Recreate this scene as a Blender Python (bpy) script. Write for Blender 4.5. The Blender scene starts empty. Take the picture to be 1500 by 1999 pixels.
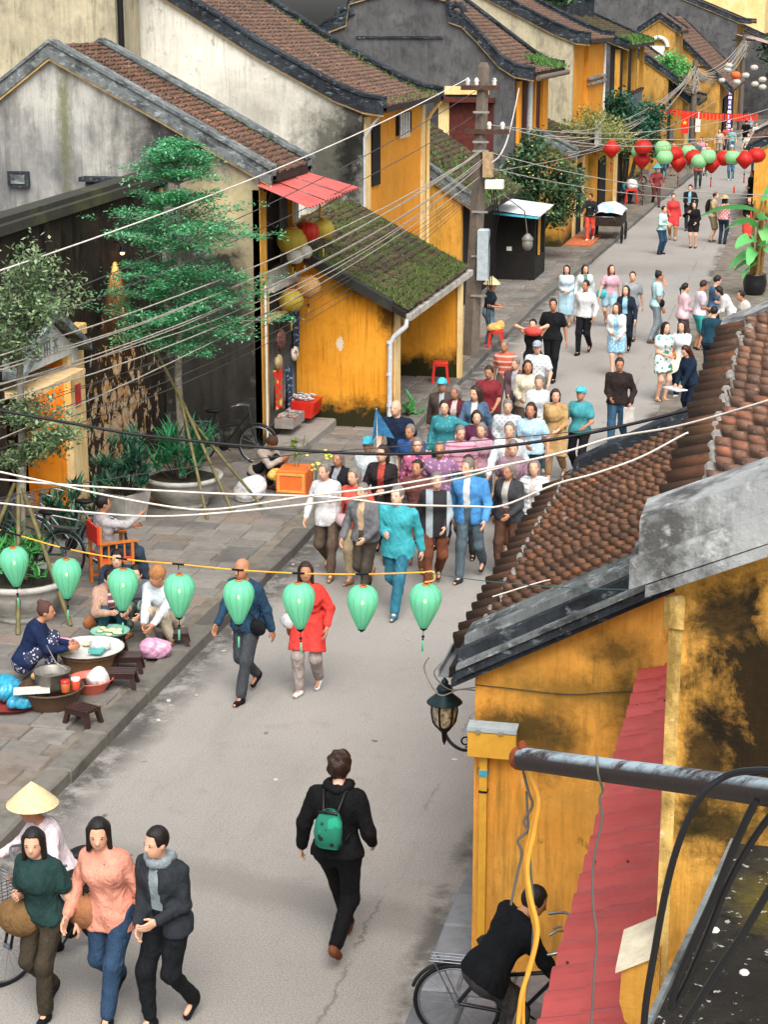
def surface_nets(fn, lo, hi, h):
    """closed quad surface of fn<0 on a regular grid"""
    B = 4; lo = np.array(lo) - 2 * h; nb = np.ceil((np.array(hi) + 2 * h - lo) / (h * B)).astype(int) + 1; n = nb * B
    bc = np.stack(np.meshgrid(*[lo[i] + h * (np.arange(nb[i]) * B + 1.5) for i in range(3)], indexing='ij'), -1).reshape(-1, 3).astype(np.float32)
    fc = fn(bc); near = np.abs(fc) < h * B * 1.25 + .012
    F4 = np.repeat(fc[:, None], B ** 3, 1)
    of = np.stack(np.meshgrid(*[(np.arange(B) - 1.5) * h] * 3, indexing='ij'), -1).reshape(-1, 3).astype(np.float32)
    F4[near] = fn((bc[near][:, None] + of).reshape(-1, 3)).reshape(-1, B ** 3)
    F = F4.reshape(nb[0], nb[1], nb[2], B, B, B).transpose(0, 3, 1, 4, 2, 5).reshape(n)
    ins = F < 0; cnt = np.zeros(n - 1, np.int8)
    for dx in (0, 1):
        for dy in (0, 1):
            for dz in (0, 1): cnt += ins[dx:n[0] - 1 + dx, dy:n[1] - 1 + dy, dz:n[2] - 1 + dz]
    act = (cnt > 0) & (cnt < 8); ids = np.full(n - 1, -1, np.int64); ci = np.argwhere(act); ids[act] = np.arange(len(ci))
    acc = np.zeros((len(ci), 3)); wt = np.zeros(len(ci))
    C8 = [(a, b, c) for a in (0, 1) for b in (0, 1) for c in (0, 1)]
    val = np.stack([F[ci[:, 0] + a, ci[:, 1] + b, ci[:, 2] + c] for a, b, c in C8], 1)
    for i, p in enumerate(C8):
        for k in range(3):
            if p[k] == 0:
                q = list(p); q[k] = 1; j = C8.index(tuple(q)); a, b = val[:, i], val[:, j]; m = (a < 0) != (b < 0)
                t = np.where(m, a / np.where(m, a - b, 1), 0); pt = np.tile(np.array(p, float), (len(ci), 1)); pt[:, k] += t
                acc[m] += pt[m]; wt[m] += 1
    v = lo + h * (ci + acc / np.maximum(wt, 1)[:, None]); faces = []
    for k in range(3):
        u, w = [i for i in range(3) if i != k]
        sl0 = [slice(1, n[i] - 1) for i in range(3)]; sl0[k] = slice(0, n[k] - 1); sl1 = list(sl0); sl1[k] = slice(1, n[k])
        a = ins[tuple(sl0)]; b = ins[tuple(sl1)]; e = np.argwhere(a != b)
        if len(e) == 0: continue
        off = np.ones(3, int); off[k] = 0; e = e + off
        def cid(du, dw): q = e.copy(); q[:, u] -= du; q[:, w] -= dw; return ids[q[:, 0], q[:, 1], q[:, 2]]
        f = np.stack([cid(1, 1), cid(0, 1), cid(0, 0), cid(1, 0)], 1); flip = a[tuple((e - off).T)]
        if k == 1: flip = ~flip
        f[~flip] = f[~flip][:, ::-1]; faces.append(f)
    return v, np.concatenate(faces)
def sd_cap(p, a, b, ra, rb):
    a = np.array(a, np.float32); ba = np.array(b, np.float32) - a; pa = p - a; bb = max(float(ba @ ba), 1e-9); h_ = pa @ ba; t = np.clip(h_ / bb, 0, 1)
    d2 = np.einsum('ij,ij->i', pa, pa) - 2 * t * h_ + t * t * bb
    return np.sqrt(np.maximum(d2, 0)) - (ra + (rb - ra) * t)
def sd_ell(p, c, r): q = (p - np.array(c, np.float32)) / np.array(r, np.float32); return (np.linalg.norm(q, axis=1) - 1) * min(r)
def smin(a, b, k): h = np.maximum(k - np.abs(a - b), 0) / k; return np.minimum(a, b) - h * h * k * .25
def sm(ds, k):
    d = ds[0]
    for e in ds[1:]: d = smin(d, e, k)
    return d
import bpy, math, random
import numpy as np
from mathutils import Vector, Matrix
random.seed(7); RNG = np.random.default_rng(11)
S = bpy.context.scene; COL = S.collection
R = math.radians
# ---------------------------------------------------------------- camera, sky, sun, exposure
cam_d = bpy.data.cameras.new('camera'); cam = bpy.data.objects.new('camera', cam_d); COL.objects.link(cam)
cam.location = (0, 0, 7.6); cam.rotation_euler = (R(90 - 14.93), 0, R(12.8))
cam_d.sensor_fit = 'VERTICAL'; cam_d.sensor_height = 36.0; cam_d.lens = 36.0 * 3600 / 1999
cam_d.clip_end = 2000; cam_d.clip_start = 0.05
S.camera = cam
W = bpy.data.worlds.new('World'); S.world = W; W.use_nodes = True
wn = W.node_tree.nodes; wl = W.node_tree.links; wn.clear()
sky = wn.new('ShaderNodeTexSky'); sky.sky_type = 'NISHITA'; sky.sun_disc = False
SUN_EL, SUN_ROT = 52, 158
sky.sun_elevation = R(SUN_EL); sky.sun_rotation = R(SUN_ROT); sky.dust_density = 5.0; sky.air_density = 1.0
hs = wn.new('ShaderNodeHueSaturation'); hs.inputs['Saturation'].default_value = 0.30
bg = wn.new('ShaderNodeBackground'); bg.inputs['Strength'].default_value = 0.15
wo = wn.new('ShaderNodeOutputWorld')
wl.new(sky.outputs[0], hs.inputs['Color']); wl.new(hs.outputs[0], bg.inputs['Color']); wl.new(bg.outputs[0], wo.inputs['Surface'])
sun_d = bpy.data.lights.new('sun', 'SUN'); sun_d.energy = 1.35; sun_d.angle = R(40); sun_d.color = (1.0, 0.95, 0.88)
sun = bpy.data.objects.new('sun', sun_d); COL.objects.link(sun)
# sun direction matches the sky: azimuth SUN_ROT measured clockwise from +Y
sdir = Vector((math.sin(R(SUN_ROT)) * math.cos(R(SUN_EL)), math.cos(R(SUN_ROT)) * math.cos(R(SUN_EL)), math.sin(R(SUN_EL))))
sun.rotation_euler = sdir.to_track_quat('Z', 'Y').to_euler(); sun.location = (0, 0, 60)
S.view_settings.view_transform = 'Standard'; S.view_settings.look = 'None'
S.view_settings.exposure = 0.95; S.view_settings.gamma = 1.0; S.view_settings.use_curve_mapping = False
S.render.engine = 'CYCLES'
try:
    S.cycles.use_denoising = True; S.cycles.max_bounces = 8; S.cycles.diffuse_bounces = 5; S.cycles.transparent_max_bounces = 8
except Exception: pass

# ---------------------------------------------------------------- colour and node helpers
def C(h, k=1.0):
    v = [int(h[i:i + 2], 16) / 255 for i in (0, 2, 4)]
    v = [(x / 12.92 if x <= .04045 else ((x + .055) / 1.055) ** 2.4) * k for x in v]
    return (v[0], v[1], v[2], 1)
class NT:
    def __init__(s, name):
        s.m = bpy.data.materials.new(name); s.m.use_nodes = True; s.t = s.m.node_tree
        s.t.nodes.clear(); s.out = s.n('ShaderNodeOutputMaterial')
        s.bs = s.n('ShaderNodeBsdfPrincipled'); s.t.links.new(s.bs.outputs[0], s.out.inputs[0])
        s.geo = None
    def n(s, t, **k):
        o = s.t.nodes.new(t)
        for a, b in k.items(): setattr(o, a, b)
        return o
    def l(s, a, b): s.t.links.new(a, b)
    def pos(s, obj=False):
        if obj:
            return s.n('ShaderNodeTexCoord').outputs['Object']
        if s.geo is None: s.geo = s.n('ShaderNodeNewGeometry')
        return s.geo.outputs['Position']
    def mapped(s, scale, obj=False, off=(0, 0, 0), rot=(0, 0, 0)):
        m = s.n('ShaderNodeMapping'); m.inputs['Scale'].default_value = scale; m.inputs['Location'].default_value = off
        m.inputs['Rotation'].default_value = rot
        s.l(s.pos(obj), m.inputs[0]); return m.outputs[0]
    def noise(s, scale, detail=5, rough=.6, vec=None, obj=False, dist=0.0, stretch=None, off=(0, 0, 0)):
        o = s.n('ShaderNodeTexNoise'); o.inputs['Scale'].default_value = scale; o.inputs['Detail'].default_value = detail
        o.inputs['Roughness'].default_value = rough; o.inputs['Distortion'].default_value = dist
        if vec is None: vec = s.mapped(stretch or (1, 1, 1), obj, off)
        s.l(vec, o.inputs['Vector']); return o.outputs['Fac']
    def ramp(s, fac, *stops):
        r = s.n('ShaderNodeValToRGB'); e = r.color_ramp.elements
        while len(e) < len(stops): e.new(.5)
        for i, (p, c) in enumerate(stops):
            e[i].position = p; e[i].color = c if isinstance(c, tuple) else (c, c, c, 1)
        s.l(fac, r.inputs[0]); return r.outputs[0]
    def mix(s, fac, a, b, mode='MIX'):
        m = s.n('ShaderNodeMix', data_type='RGBA', blend_type=mode)
        for v, i in ((fac, 0), (a, 6), (b, 7)):
            if hasattr(v, 'links'): s.l(v, m.inputs[i])
            else: m.inputs[i].default_value = v
        return m.outputs[2]
    def math(s, op, a, b=0.0, clamp=False):
        m = s.n('ShaderNodeMath', operation=op, use_clamp=clamp)
        for v, i in ((a, 0), (b, 1)):
            if hasattr(v, 'links'): s.l(v, m.inputs[i])
            else: m.inputs[i].default_value = v
        return m.outputs[0]
    def sep(s, obj=False):
        x = s.n('ShaderNodeSeparateXYZ'); s.l(s.pos(obj), x.inputs[0]); return x.outputs
    def col(s, c):
        if hasattr(c, 'links'): s.l(c, s.bs.inputs['Base Color'])
        else: s.bs.inputs['Base Color'].default_value = c
    def bump(s, h, strength=.3, dist=.02):
        b = s.n('ShaderNodeBump'); b.inputs['Strength'].default_value = strength; b.inputs['Distance'].default_value = dist
        s.l(h, b.inputs['Height']); s.l(b.outputs[0], s.bs.inputs['Normal'])
    def rough(s, v): 
        if hasattr(v, 'links'): s.l(v, s.bs.inputs['Roughness'])
        else: s.bs.inputs['Roughness'].default_value = v
    def rnd(s): return s.n('ShaderNodeObjectInfo').outputs['Random']
    def isl(s):
        if s.geo is None: s.geo = s.n('ShaderNodeNewGeometry')
        return s.geo.outputs['Random Per Island']

MAT = {}
def simple(name, c, rough=.7, metal=0, var=.12, scale=9, bump=.0, spec=.3):
    """a plain surface with a little uneven colour"""
    if name in MAT: return MAT[name]
    t = NT(name); n = t.noise(scale, 6, .65, obj=True)
    d = tuple(x * (1 - var * 1.6) for x in c[:3]) + (1,); u = tuple(min(1, x * (1 + var)) for x in c[:3]) + (1,)
    t.col(t.ramp(n, (.3, d), (.7, u))); t.rough(rough); t.bs.inputs['Metallic'].default_value = metal
    t.bs.inputs['Specular IOR Level'].default_value = spec
    if bump: t.bump(t.noise(scale * 6, 4, .6, obj=True), bump, .01)
    MAT[name] = t.m; return t.m
def plaster(name, base, light, stains=(), streak=None, base_grime=None, blobs=(), chips=None, bump=.25, fine=None):
    """painted lime plaster: uneven wash, mould stains, rain streaks, moss at the foot, patches of flaked paint"""
    t = NT(name)
    c = t.mix(t.ramp(t.noise(.9, 6, .6), (.35, 0), (.68, 1)), base, light)
    c = t.mix(t.math('MULTIPLY', t.ramp(t.noise(5, 8, .7, off=(3, 1, 7)), (.42, 0), (.7, 1)), .35), c, tuple(x * .62 for x in base[:3]) + (1,))
    for (sc, lo, hi, col, amt, st) in stains:
        m = t.ramp(t.noise(sc, 9, .68, stretch=st, off=(sc, 2 * sc, 0), dist=.08), (lo, 0), (hi, 1))
        c = t.mix(t.math('MULTIPLY', m, amt), c, col)
    if streak:
        sc, lo, hi, col, amt = streak
        m = t.ramp(t.noise(sc, 6, .7, stretch=(1, 1, .09)), (lo, 0), (hi, 1))
        c = t.mix(t.math('MULTIPLY', m, amt), c, col)
    # fine rain streaks and pin-head mould that every old wall here carries
    rs = t.ramp(t.noise(16, 8, .75, stretch=(1, 1, .06), off=(2, 7, 0)), (.48, 0), (.66, 1))
    c = t.mix(t.math('MULTIPLY', t.math('MULTIPLY', rs, t.ramp(t.noise(1.3, 5, .6, off=(8, 1, 3)), (.36, .2), (.6, 1))), .64), c, tuple(x * .40 for x in base[:3]) + (1,))
    sp = t.ramp(t.noise(34, 6, .8, off=(5, 9, 2)), (.60, 0), (.68, 1))
    c = t.mix(t.math('MULTIPLY', t.math('MULTIPLY', sp, t.ramp(t.noise(1.8, 4, .6, off=(1, 8, 6)), (.42, 0), (.6, 1))), .6), c, tuple(x * .3 for x in base[:3]) + (1,))
    lp = t.ramp(t.noise(21, 7, .8, off=(3, 3, 9)), (.63, 0), (.70, 1)); c = t.mix(t.math('MULTIPLY', lp, .4), c, tuple(min(.8, x * 1.5) for x in light[:3]) + (1,))
    for (ctr, rad, col, soft, amt) in blobs:
        mp = t.n('ShaderNodeMapping', vector_type='TEXTURE'); mp.inputs['Location'].default_value = ctr; mp.inputs['Scale'].default_value = rad
        t.l(t.pos(), mp.inputs[0])
        ln = t.n('ShaderNodeVectorMath', operation='LENGTH'); t.l(mp.outputs[0], ln.inputs[0])
        nz = t.math('MULTIPLY', t.math('SUBTRACT', t.noise(1.6 / max(min(rad[0] if rad[0] != 1 else 9, rad[1] if rad[1] not in (1, 1.5) else 9, rad[2]), .12) ** .8, 10, .74, off=(ctr[0], 0, 0), dist=.3), .5), 2.6)
        d = t.math('MULTIPLY', t.math('ADD', ln.outputs['Value'], nz), .5)
        m = t.ramp(d, (max(0, 1 - soft) * .5, 1), (min(1, (1 + soft) * .5), 0))
        c = t.mix(t.math('MULTIPLY', m, amt), c, col)
    if base_grime:
        z0, z1, col = base_grime
        z = t.math('ADD', t.sep()[2], t.math('MULTIPLY', t.math('SUBTRACT', t.noise(2.6, 9, .75), .5), 1.1))
        mr = t.n('ShaderNodeMapRange'); mr.inputs[1].default_value = z0; mr.inputs[2].default_value = z1
        mr.inputs[3].default_value = 1; mr.inputs[4].default_value = 0; t.l(z, mr.inputs[0])
        c = t.mix(mr.outputs[0], c, col)
    if chips:
        sc, lo, col = chips
        c = t.mix(t.ramp(t.noise(sc, 5, .6, off=(9, 4, 2)), (lo, 0), (lo + .02, 1)), c, col)
    if fine:
        c = t.mix(t.math('MULTIPLY', t.ramp(t.noise(fine[0], 4, .8, off=(1, 5, 2)), (fine[1], 0), (fine[1] + .12, 1)), fine[3]), c, fine[2])
    t.col(c); t.rough(.9); t.bs.inputs['Specular IOR Level'].default_value = .15
    t.bump(t.noise(14, 8, .7), bump, .03)
    MAT[name] = t.m; return t.m

# ---------------------------------------------------------------- mesh helpers
class MB:
    def __init__(s): s.v = []; s.f = []; s.sm = []
    def add(s, vs, fs, smooth=False):
        o = len(s.v); s.v.extend(tuple(map(float, p)) for p in vs)
        for f in fs: s.f.append(tuple(i + o for i in f)); s.sm.append(smooth)
        return s
    def box(s, x0, x1, y0, y1, z0, z1, M=None):
        vs = [(x, y, z) for x in (x0, x1) for y in (y0, y1) for z in (z0, z1)]
        if M is not None: vs = [tuple(M @ Vector(p)) for p in vs]
        return s.add(vs, [(0, 1, 3, 2), (4, 6, 7, 5), (0, 4, 5, 1), (2, 3, 7, 6), (0, 2, 6, 4), (1, 5, 7, 3)])
    def bbox(s, x0, x1, y0, y1, z0, z1, b=.01, M=None, jit=0):
        """box with its top edges chamfered and corners a little uneven"""
        j = lambda: random.uniform(-jit, jit)
        vs = [(x0 + j(), y0 + j(), z0), (x1 + j(), y0 + j(), z0), (x1 + j(), y1 + j(), z0), (x0 + j(), y1 + j(), z0)]
        vs += [(p[0], p[1], z1 - b) for p in vs[:4]]
        q = [(1, 1), (-1, 1), (-1, -1), (1, -1)]
        zz = [z1 + j() * .3 for _ in range(4)]
        vs += [(vs[i][0] + q[i][0] * b, vs[i][1] + q[i][1] * b, zz[i]) for i in range(4)]
        if M is not None: vs = [tuple(M @ Vector(p)) for p in vs]
        fs = [(3, 2, 1, 0), (8, 9, 10, 11)]
        for i in range(4):
            k = (i + 1) % 4; fs += [(i, k, 4 + k, 4 + i), (4 + i, 4 + k, 8 + k, 8 + i)]
        return s.add(vs, fs)
    def prism(s, poly, axis, a, b):
        """poly in the two other axes, extruded along axis ('x','y','z') from a to b"""
        n = len(poly)
        def P(p, t): return (t, p[0], p[1]) if axis == 'x' else ((p[0], t, p[1]) if axis == 'y' else (p[0], p[1], t))
        vs = [P(p, a) for p in poly] + [P(p, b) for p in poly]
        fs = [tuple(range(n))[::-1], tuple(range(n, 2 * n))] + [(i, (i + 1) % n, n + (i + 1) % n, n + i) for i in range(n)]
        return s.add(vs, fs)
    def tube(s, pts, r, n=6, caps=True, smooth=True):
        pts = [Vector(p) for p in pts]; m = len(pts); rs = r if isinstance(r, (list, tuple)) else [r] * m
        vs = []; up = Vector((0, 0, 1)); prev = None
        for i, p in enumerate(pts):
            t = (pts[min(i + 1, m - 1)] - pts[max(i - 1, 0)])
            t = t.normalized() if t.length > 1e-9 else Vector((0, 0, 1))
            if prev is None:
                a = t.cross(up) if abs(t.z) < .95 else t.cross(Vector((1, 0, 0)))
            else:
                a = prev - t * prev.dot(t)
            a.normalize(); prev = a; b = t.cross(a)
            for k in range(n):
                w = 2 * math.pi * k / n; vs.append(p + (a * math.cos(w) + b * math.sin(w)) * rs[i])
        fs = [(i * n + k, i * n + (k + 1) % n, (i + 1) * n + (k + 1) % n, (i + 1) * n + k) for i in range(m - 1) for k in range(n)]
        s.add(vs, fs, smooth)
        if caps: s.add(vs[:n], [tuple(range(n))[::-1]]); s.add(vs[-n:], [tuple(range(n))])
        return s
    def lathe(s, prof, n=16, c=(0, 0, 0), smooth=True, M=None, gore=0, gdepth=.0, cap=False):
        vs = []
        for (r, z) in prof:
            for k in range(n):
                w = 2 * math.pi * k / n; rr = r
                if gore: rr = r * (1 - gdepth * abs(math.cos(w * gore / 2)))
                p = Vector((rr * math.cos(w), rr * math.sin(w), z))
                if M is not None: p = M @ p
                vs.append((p[0] + c[0], p[1] + c[1], p[2] + c[2]))
        m = len(prof)
        fs = [(i * n + k, i * n + (k + 1) % n, (i + 1) * n + (k + 1) % n, (i + 1) * n + k) for i in range(m - 1) for k in range(n)]
        s.add(vs, fs, smooth)
        if cap: s.add(vs[:n], [tuple(range(n))[::-1]]); s.add(vs[-n:], [tuple(range(n))])
        return s
    def ball(s, c, r, n=10, m=7, M=None):
        rx, ry, rz = r if isinstance(r, (tuple, list)) else (r, r, r)
        vs = []
        for i in range(m + 1):
            a = -math.pi / 2 + math.pi * i / m
            for k in range(n):
                w = 2 * math.pi * k / n
                p = Vector((rx * math.cos(a) * math.cos(w), ry * math.cos(a) * math.sin(w), rz * math.sin(a)))
                if M is not None: p = M @ p
                vs.append((p[0] + c[0], p[1] + c[1], p[2] + c[2]))
        fs = [(i * n + k, i * n + (k + 1) % n, (i + 1) * n + (k + 1) % n, (i + 1) * n + k) for i in range(m) for k in range(n)]
        return s.add(vs, fs, True)
    def quad(s, a, b, c, d): return s.add([a, b, c, d], [(0, 1, 2, 3)])
    def mesh(s, name, mat, org=(0, 0, 0)):
        me = bpy.data.meshes.new(name)
        if s.v:
            v = np.array(s.v, float) - np.array(org, float)
            me.from_pydata(v.tolist(), [], s.f)
            me.polygons.foreach_set('use_smooth', s.sm)
        if mat is not None: me.materials.append(mat)
        me.update(); return me
def arr_mesh(name, v, f, mat, smooth=True):
    """fast mesh from numpy arrays of vertices and quads or triangles"""
    me = bpy.data.meshes.new(name); n = f.shape[1]
    me.vertices.add(len(v)); me.vertices.foreach_set('co', np.ascontiguousarray(v, np.float32).ravel())
    me.loops.add(f.size); me.loops.foreach_set('vertex_index', np.ascontiguousarray(f, np.int32).ravel())
    me.polygons.add(len(f)); me.polygons.foreach_set('loop_start', np.arange(0, f.size, n, dtype=np.int32))
    me.polygons.foreach_set('use_smooth', np.full(len(f), smooth))
    me.update(calc_edges=True); me.validate()
    if mat is not None: me.materials.append(mat)
    return me
def tag(o, label=None, cat=None, group=None, kind=None):
    if label: o['label'] = label
    if cat: o['category'] = cat
    if group: o['group'] = group
    if kind: o['kind'] = kind
    return o
def empty(name, loc, label, cat, group=None, rz=0.0):
    o = bpy.data.objects.new(name, None); o.location = loc; o.rotation_euler = (0, 0, rz); o.empty_display_size = .1
    COL.objects.link(o); return tag(o, label, cat, group)
def worg(o):
    p = Vector((0, 0, 0))
    while o is not None: p = p + o.location; o = o.parent
    return p
def obj(name, me, parent=None):
    o = bpy.data.objects.new(name, me); COL.objects.link(o)
    if parent is not None: o.parent = parent
    return o
def part(name, mb, mat, parent, local=False, kind=None, label=None):
    """world-coordinate builder -> child of an unrotated thing (local=True: builder is already in the thing's frame)"""
    me = mb.mesh(name, mat, (0, 0, 0) if local else worg(parent))
    o = obj(name, me, parent); tag(o, label, None, None, kind); return o
def each(name, mb, mat, parent, local=False, kind=None):
    """one part per connected piece of the builder"""
    par = list(range(len(mb.v)))
    def root(i):
        while par[i] != i: par[i] = par[par[i]]; i = par[i]
        return i
    for f in mb.f:
        for k in f[1:]: par[root(k)] = root(f[0])
    groups = {}
    for f, s in zip(mb.f, mb.sm): groups.setdefault(root(f[0]), []).append((f, s))
    for fs in groups.values():
        ids = sorted({i for f, s in fs for i in f}); mp = {i: k for k, i in enumerate(ids)}; m = MB(); m.v = [mb.v[i] for i in ids]
        m.f = [tuple(mp[i] for i in f) for f, s in fs]; m.sm = [s for f, s in fs]; part(name, m, mat, parent, local, kind)
def solo(name, mb, mat, label, cat, group=None, kind=None):
    """a thing that is one mesh; its origin sits at the middle of its base"""
    v = np.array(mb.v); org = ((v[:, 0].min() + v[:, 0].max()) / 2, (v[:, 1].min() + v[:, 1].max()) / 2, v[:, 2].min())
    o = obj(name, mb.mesh(name, mat, org)); o.location = org; return tag(o, label, cat, group, kind)
def copy_tree(o, parent=None):
    c = o.copy(); COL.objects.link(c)
    if parent is not None: c.parent = parent
    for ch in list(o.children): copy_tree(ch, c)
    return c
# ---------------------------------------------------------------- materials
def m_asphalt():
    t = NT('asphalt')
    a = t.noise(.35, 6, .6); b = t.noise(60, 3, .7); c3 = t.noise(2.5, 8, .7, off=(4, 2, 0))
    c = t.mix(t.ramp(a, (.3, 0), (.7, 1)), C('87837d'), C('95918b'))
    c = t.mix(t.math('MULTIPLY', t.ramp(b, (.38, 1), (.55, 0)), .55), c, C('5a5651'))
    c = t.mix(t.math('MULTIPLY', t.ramp(b, (.62, 0), (.75, 1)), .4), c, C('c8c3ba'))
    c = t.mix(t.math('MULTIPLY', t.ramp(c3, (.56, 0), (.72, 1)), .35), c, C('655f57'))
    c = t.mix(t.math('MULTIPLY', t.ramp(t.noise(11, 7, .8, off=(4, 9, 0)), (.6, 0), (.68, 1)), .35), c, C('57524b'))
    c = t.mix(t.math('MULTIPLY', t.ramp(t.noise(150, 2, .6), (.62, 0), (.72, 1)), .35), c, C('b9b3a8'))
    pt = t.n('ShaderNodeTexVoronoi'); pt.inputs['Scale'].default_value = 1.3; t.l(t.mapped((1, .6, 1)), pt.inputs['Vector'])
    c = t.mix(t.math('MULTIPLY', t.ramp(pt.outputs['Distance'], (.02, 1), (.05, 0)), .8), c, C('3c3832'))
    c = t.mix(t.math('MULTIPLY', t.ramp(t.noise(.55, 9, .8, stretch=(2.2, .35, 1), off=(1, 6, 0)), (.52, 0), (.64, 1)), .22), c, C('6a645c'))
    # uneven darker band across the road and the damp gutter edges
    x, y, z = t.sep()
    wob = t.math('MULTIPLY', t.math('SUBTRACT', t.noise(1.3, 6, .7), .5), .55)
    d = t.math('ABSOLUTE', t.math('ADD', t.math('SUBTRACT', t.math('ADD', y, t.math('MULTIPLY', x, .22)), 13.65), wob))
    c = t.mix(t.math('MULTIPLY', t.ramp(d, (.16, 1), (.42, 0)), .34), c, C('55504a'))
    g = t.math('ABSOLUTE', t.math('ADD', t.math('ADD', x, 2.72), t.math('MULTIPLY', wob, .8)))
    gm = t.math('MULTIPLY', t.ramp(g, (.07, 1), (.22, 0)), t.ramp(t.noise(1.1, 5, .7, off=(2, 8, 1)), (.42, 0), (.55, 1)))
    c = t.mix(t.math('MULTIPLY', gm, .75), c, C('393631'))
    g2 = t.math('ABSOLUTE', t.math('ADD', t.math('ADD', x, 6.95), t.math('MULTIPLY', wob, .9)))
    gm2 = t.math('MULTIPLY', t.ramp(g2, (.05, 1), (.45, 0)), t.ramp(t.noise(1.9, 8, .78, off=(7, 3, 1)), (.38, 0), (.52, 1)))
    c = t.mix(t.math('MULTIPLY', gm2, .85), c, C('322f2b'))
    # long crack
    k = t.math('ABSOLUTE', t.math('ADD', t.math('ADD', x, 3.36), t.math('MULTIPLY', t.math('SUBTRACT', t.noise(3.0, 8, .8, off=(1, 1, 1)), .5), .3)))
    km = t.math('MULTIPLY', t.ramp(k, (.006, 1), (.02, 0)), t.ramp(y, (.0, 1), (1, 1)))
    c = t.mix(t.math('MULTIPLY', t.math('MULTIPLY', km, t.ramp(t.noise(.8, 3, .5), (.45, 0), (.55, 1))), .6), c, C('4a4640'))
    t.col(c); t.rough(.85); t.bump(b, .35, .01); MAT['asphalt'] = t.m; return t.m
def m_stone(name, lo, hi, moss=None, rough=.8, warm=None):
    t = NT(name); r = t.rnd(); i = t.isl()
    rr = t.math('FRACT', t.math('ADD', r, i))
    c = t.ramp(rr, (0, lo), (.55, hi), (1, tuple(x * .72 for x in hi[:3]) + (1,)))
    if warm: c = t.mix(t.math('MULTIPLY', t.ramp(t.math('FRACT', t.math('MULTIPLY', rr, 7.3)), (.72, 0), (.9, 1)), .55), c, warm)
    n = t.noise(7, 8, .7); c = t.mix(t.math('MULTIPLY', t.ramp(n, (.45, 0), (.75, 1)), .5), c, tuple(x * .5 for x in lo[:3]) + (1,))
    n2 = t.noise(1.1, 7, .7, off=(3, 3, 3)); c = t.mix(t.math('MULTIPLY', t.ramp(n2, (.52, 0), (.66, 1)), .6), c, moss or C('3a352e'))
    t.col(c); t.rough(rough); t.bump(n, .4, .01); MAT[name] = t.m; return t.m
def m_tile(name, dark, mid, hot, lichen, hot_at=.72, moss=None, moss_amt=0.0, moss_lo=.5, sides=0):
    t = NT(name); r0 = t.math('FRACT', t.math('ADD', t.rnd(), t.isl()))
    row = t.noise(3.2, 4, .6, stretch=(.35, 2.6, .35), off=(7, 3, 0))       # courses weather together along their run
    row = t.math('MULTIPLY', t.math('SUBTRACT', row, .5), 2.4)
    rr = t.math('ADD', t.math('ADD', t.math('MULTIPLY', r0, .42), .29), row, True)
    c = t.ramp(rr, (0, dark), (.45, mid), (hot_at, mid), (1, hot))
    n = t.noise(16, 7, .75); c = t.mix(t.math('MULTIPLY', t.ramp(n, (.40, 0), (.62, 1)), .62), c, tuple(x * .45 for x in dark[:3]) + (1,))
    n1 = t.noise(.9, 6, .7, off=(6, 6, 1)); c = t.mix(t.math('MULTIPLY', t.ramp(n1, (.40, 0), (.62, 1)), .6), c, dark)
    n2 = t.noise(24, 5, .8, off=(1, 2, 3)); c = t.mix(t.ramp(n2, (.63, 0), (.71, 1)), c, lichen)
    n4 = t.noise(7, 7, .75, off=(8, 2, 5)); c = t.mix(t.math('MULTIPLY', t.ramp(n4, (.58, 0), (.66, 1)), .4), c, lichen)
    if moss:
        n3 = t.noise(1.5, 9, .75, off=(2, 9, 4)); c = t.mix(t.math('MULTIPLY', t.ramp(n3, (moss_lo, 0), (moss_lo + .12, 1)), moss_amt), c, moss)
    if sides:                                # lighter crowns, darker sides: barrel shade painted into the colour by normal
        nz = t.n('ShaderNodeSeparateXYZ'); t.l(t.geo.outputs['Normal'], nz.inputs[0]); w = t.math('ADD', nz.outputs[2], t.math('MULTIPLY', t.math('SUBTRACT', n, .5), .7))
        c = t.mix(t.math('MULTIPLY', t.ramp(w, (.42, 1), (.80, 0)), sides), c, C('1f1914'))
    t.col(c); t.rough(.92); t.bs.inputs['Specular IOR Level'].default_value = .12
    t.bump(n, .5, .015); MAT[name] = t.m; return t.m
ASPH = m_asphalt()
PAVE = m_stone('paving_stone', C('625f5b'), C('7d7972'), C('45423d'), .75, C('7d6a5c'))
PAVER = m_stone('blue_paving_stone', C('53585e'), C('7d8084'), C('3a3a3a'), .75, C('9a8878'))
KERB = m_stone('kerb_stone', C('4a4742'), C('6c6860'), C('25231f'))
JOINT = simple('joint_mortar', C('6e675c'), .95, var=.3, scale=3)
MOSSJ = simple('damp_soil', C('2c2a22'), .95, var=.4, scale=3)
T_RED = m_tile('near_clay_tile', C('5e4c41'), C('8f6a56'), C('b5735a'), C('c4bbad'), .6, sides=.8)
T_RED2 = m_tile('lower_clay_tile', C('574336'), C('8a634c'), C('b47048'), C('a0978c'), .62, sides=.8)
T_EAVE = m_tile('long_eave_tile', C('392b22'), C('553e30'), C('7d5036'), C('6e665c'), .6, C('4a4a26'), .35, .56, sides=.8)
T_OLD = m_tile('old_roof_tile', C('463a31'), C('72574a'), C('a06a52'), C('a99a88'), .75, C('45502b'), .5, .68)
T_OLD2 = m_tile('weathered_roof_tile', C('4c413a'), C('7a6052'), C('a5735b'), C('9d8f80'), .8, C('4a5a2c'), .55, .66)
T_MOSS = m_tile('mossy_roof_tile', C('352f27'), C('584c3c'), C('7a5c46'), C('8f8a70'), .85, C('4c6226'), .8, .53)
PAN = simple('roof_underlay', C('1d1714'), .95, var=.3)
MORTAR = simple('grey_mortar', C('8b8680'), .95, var=.35, scale=12, bump=.4)
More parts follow.
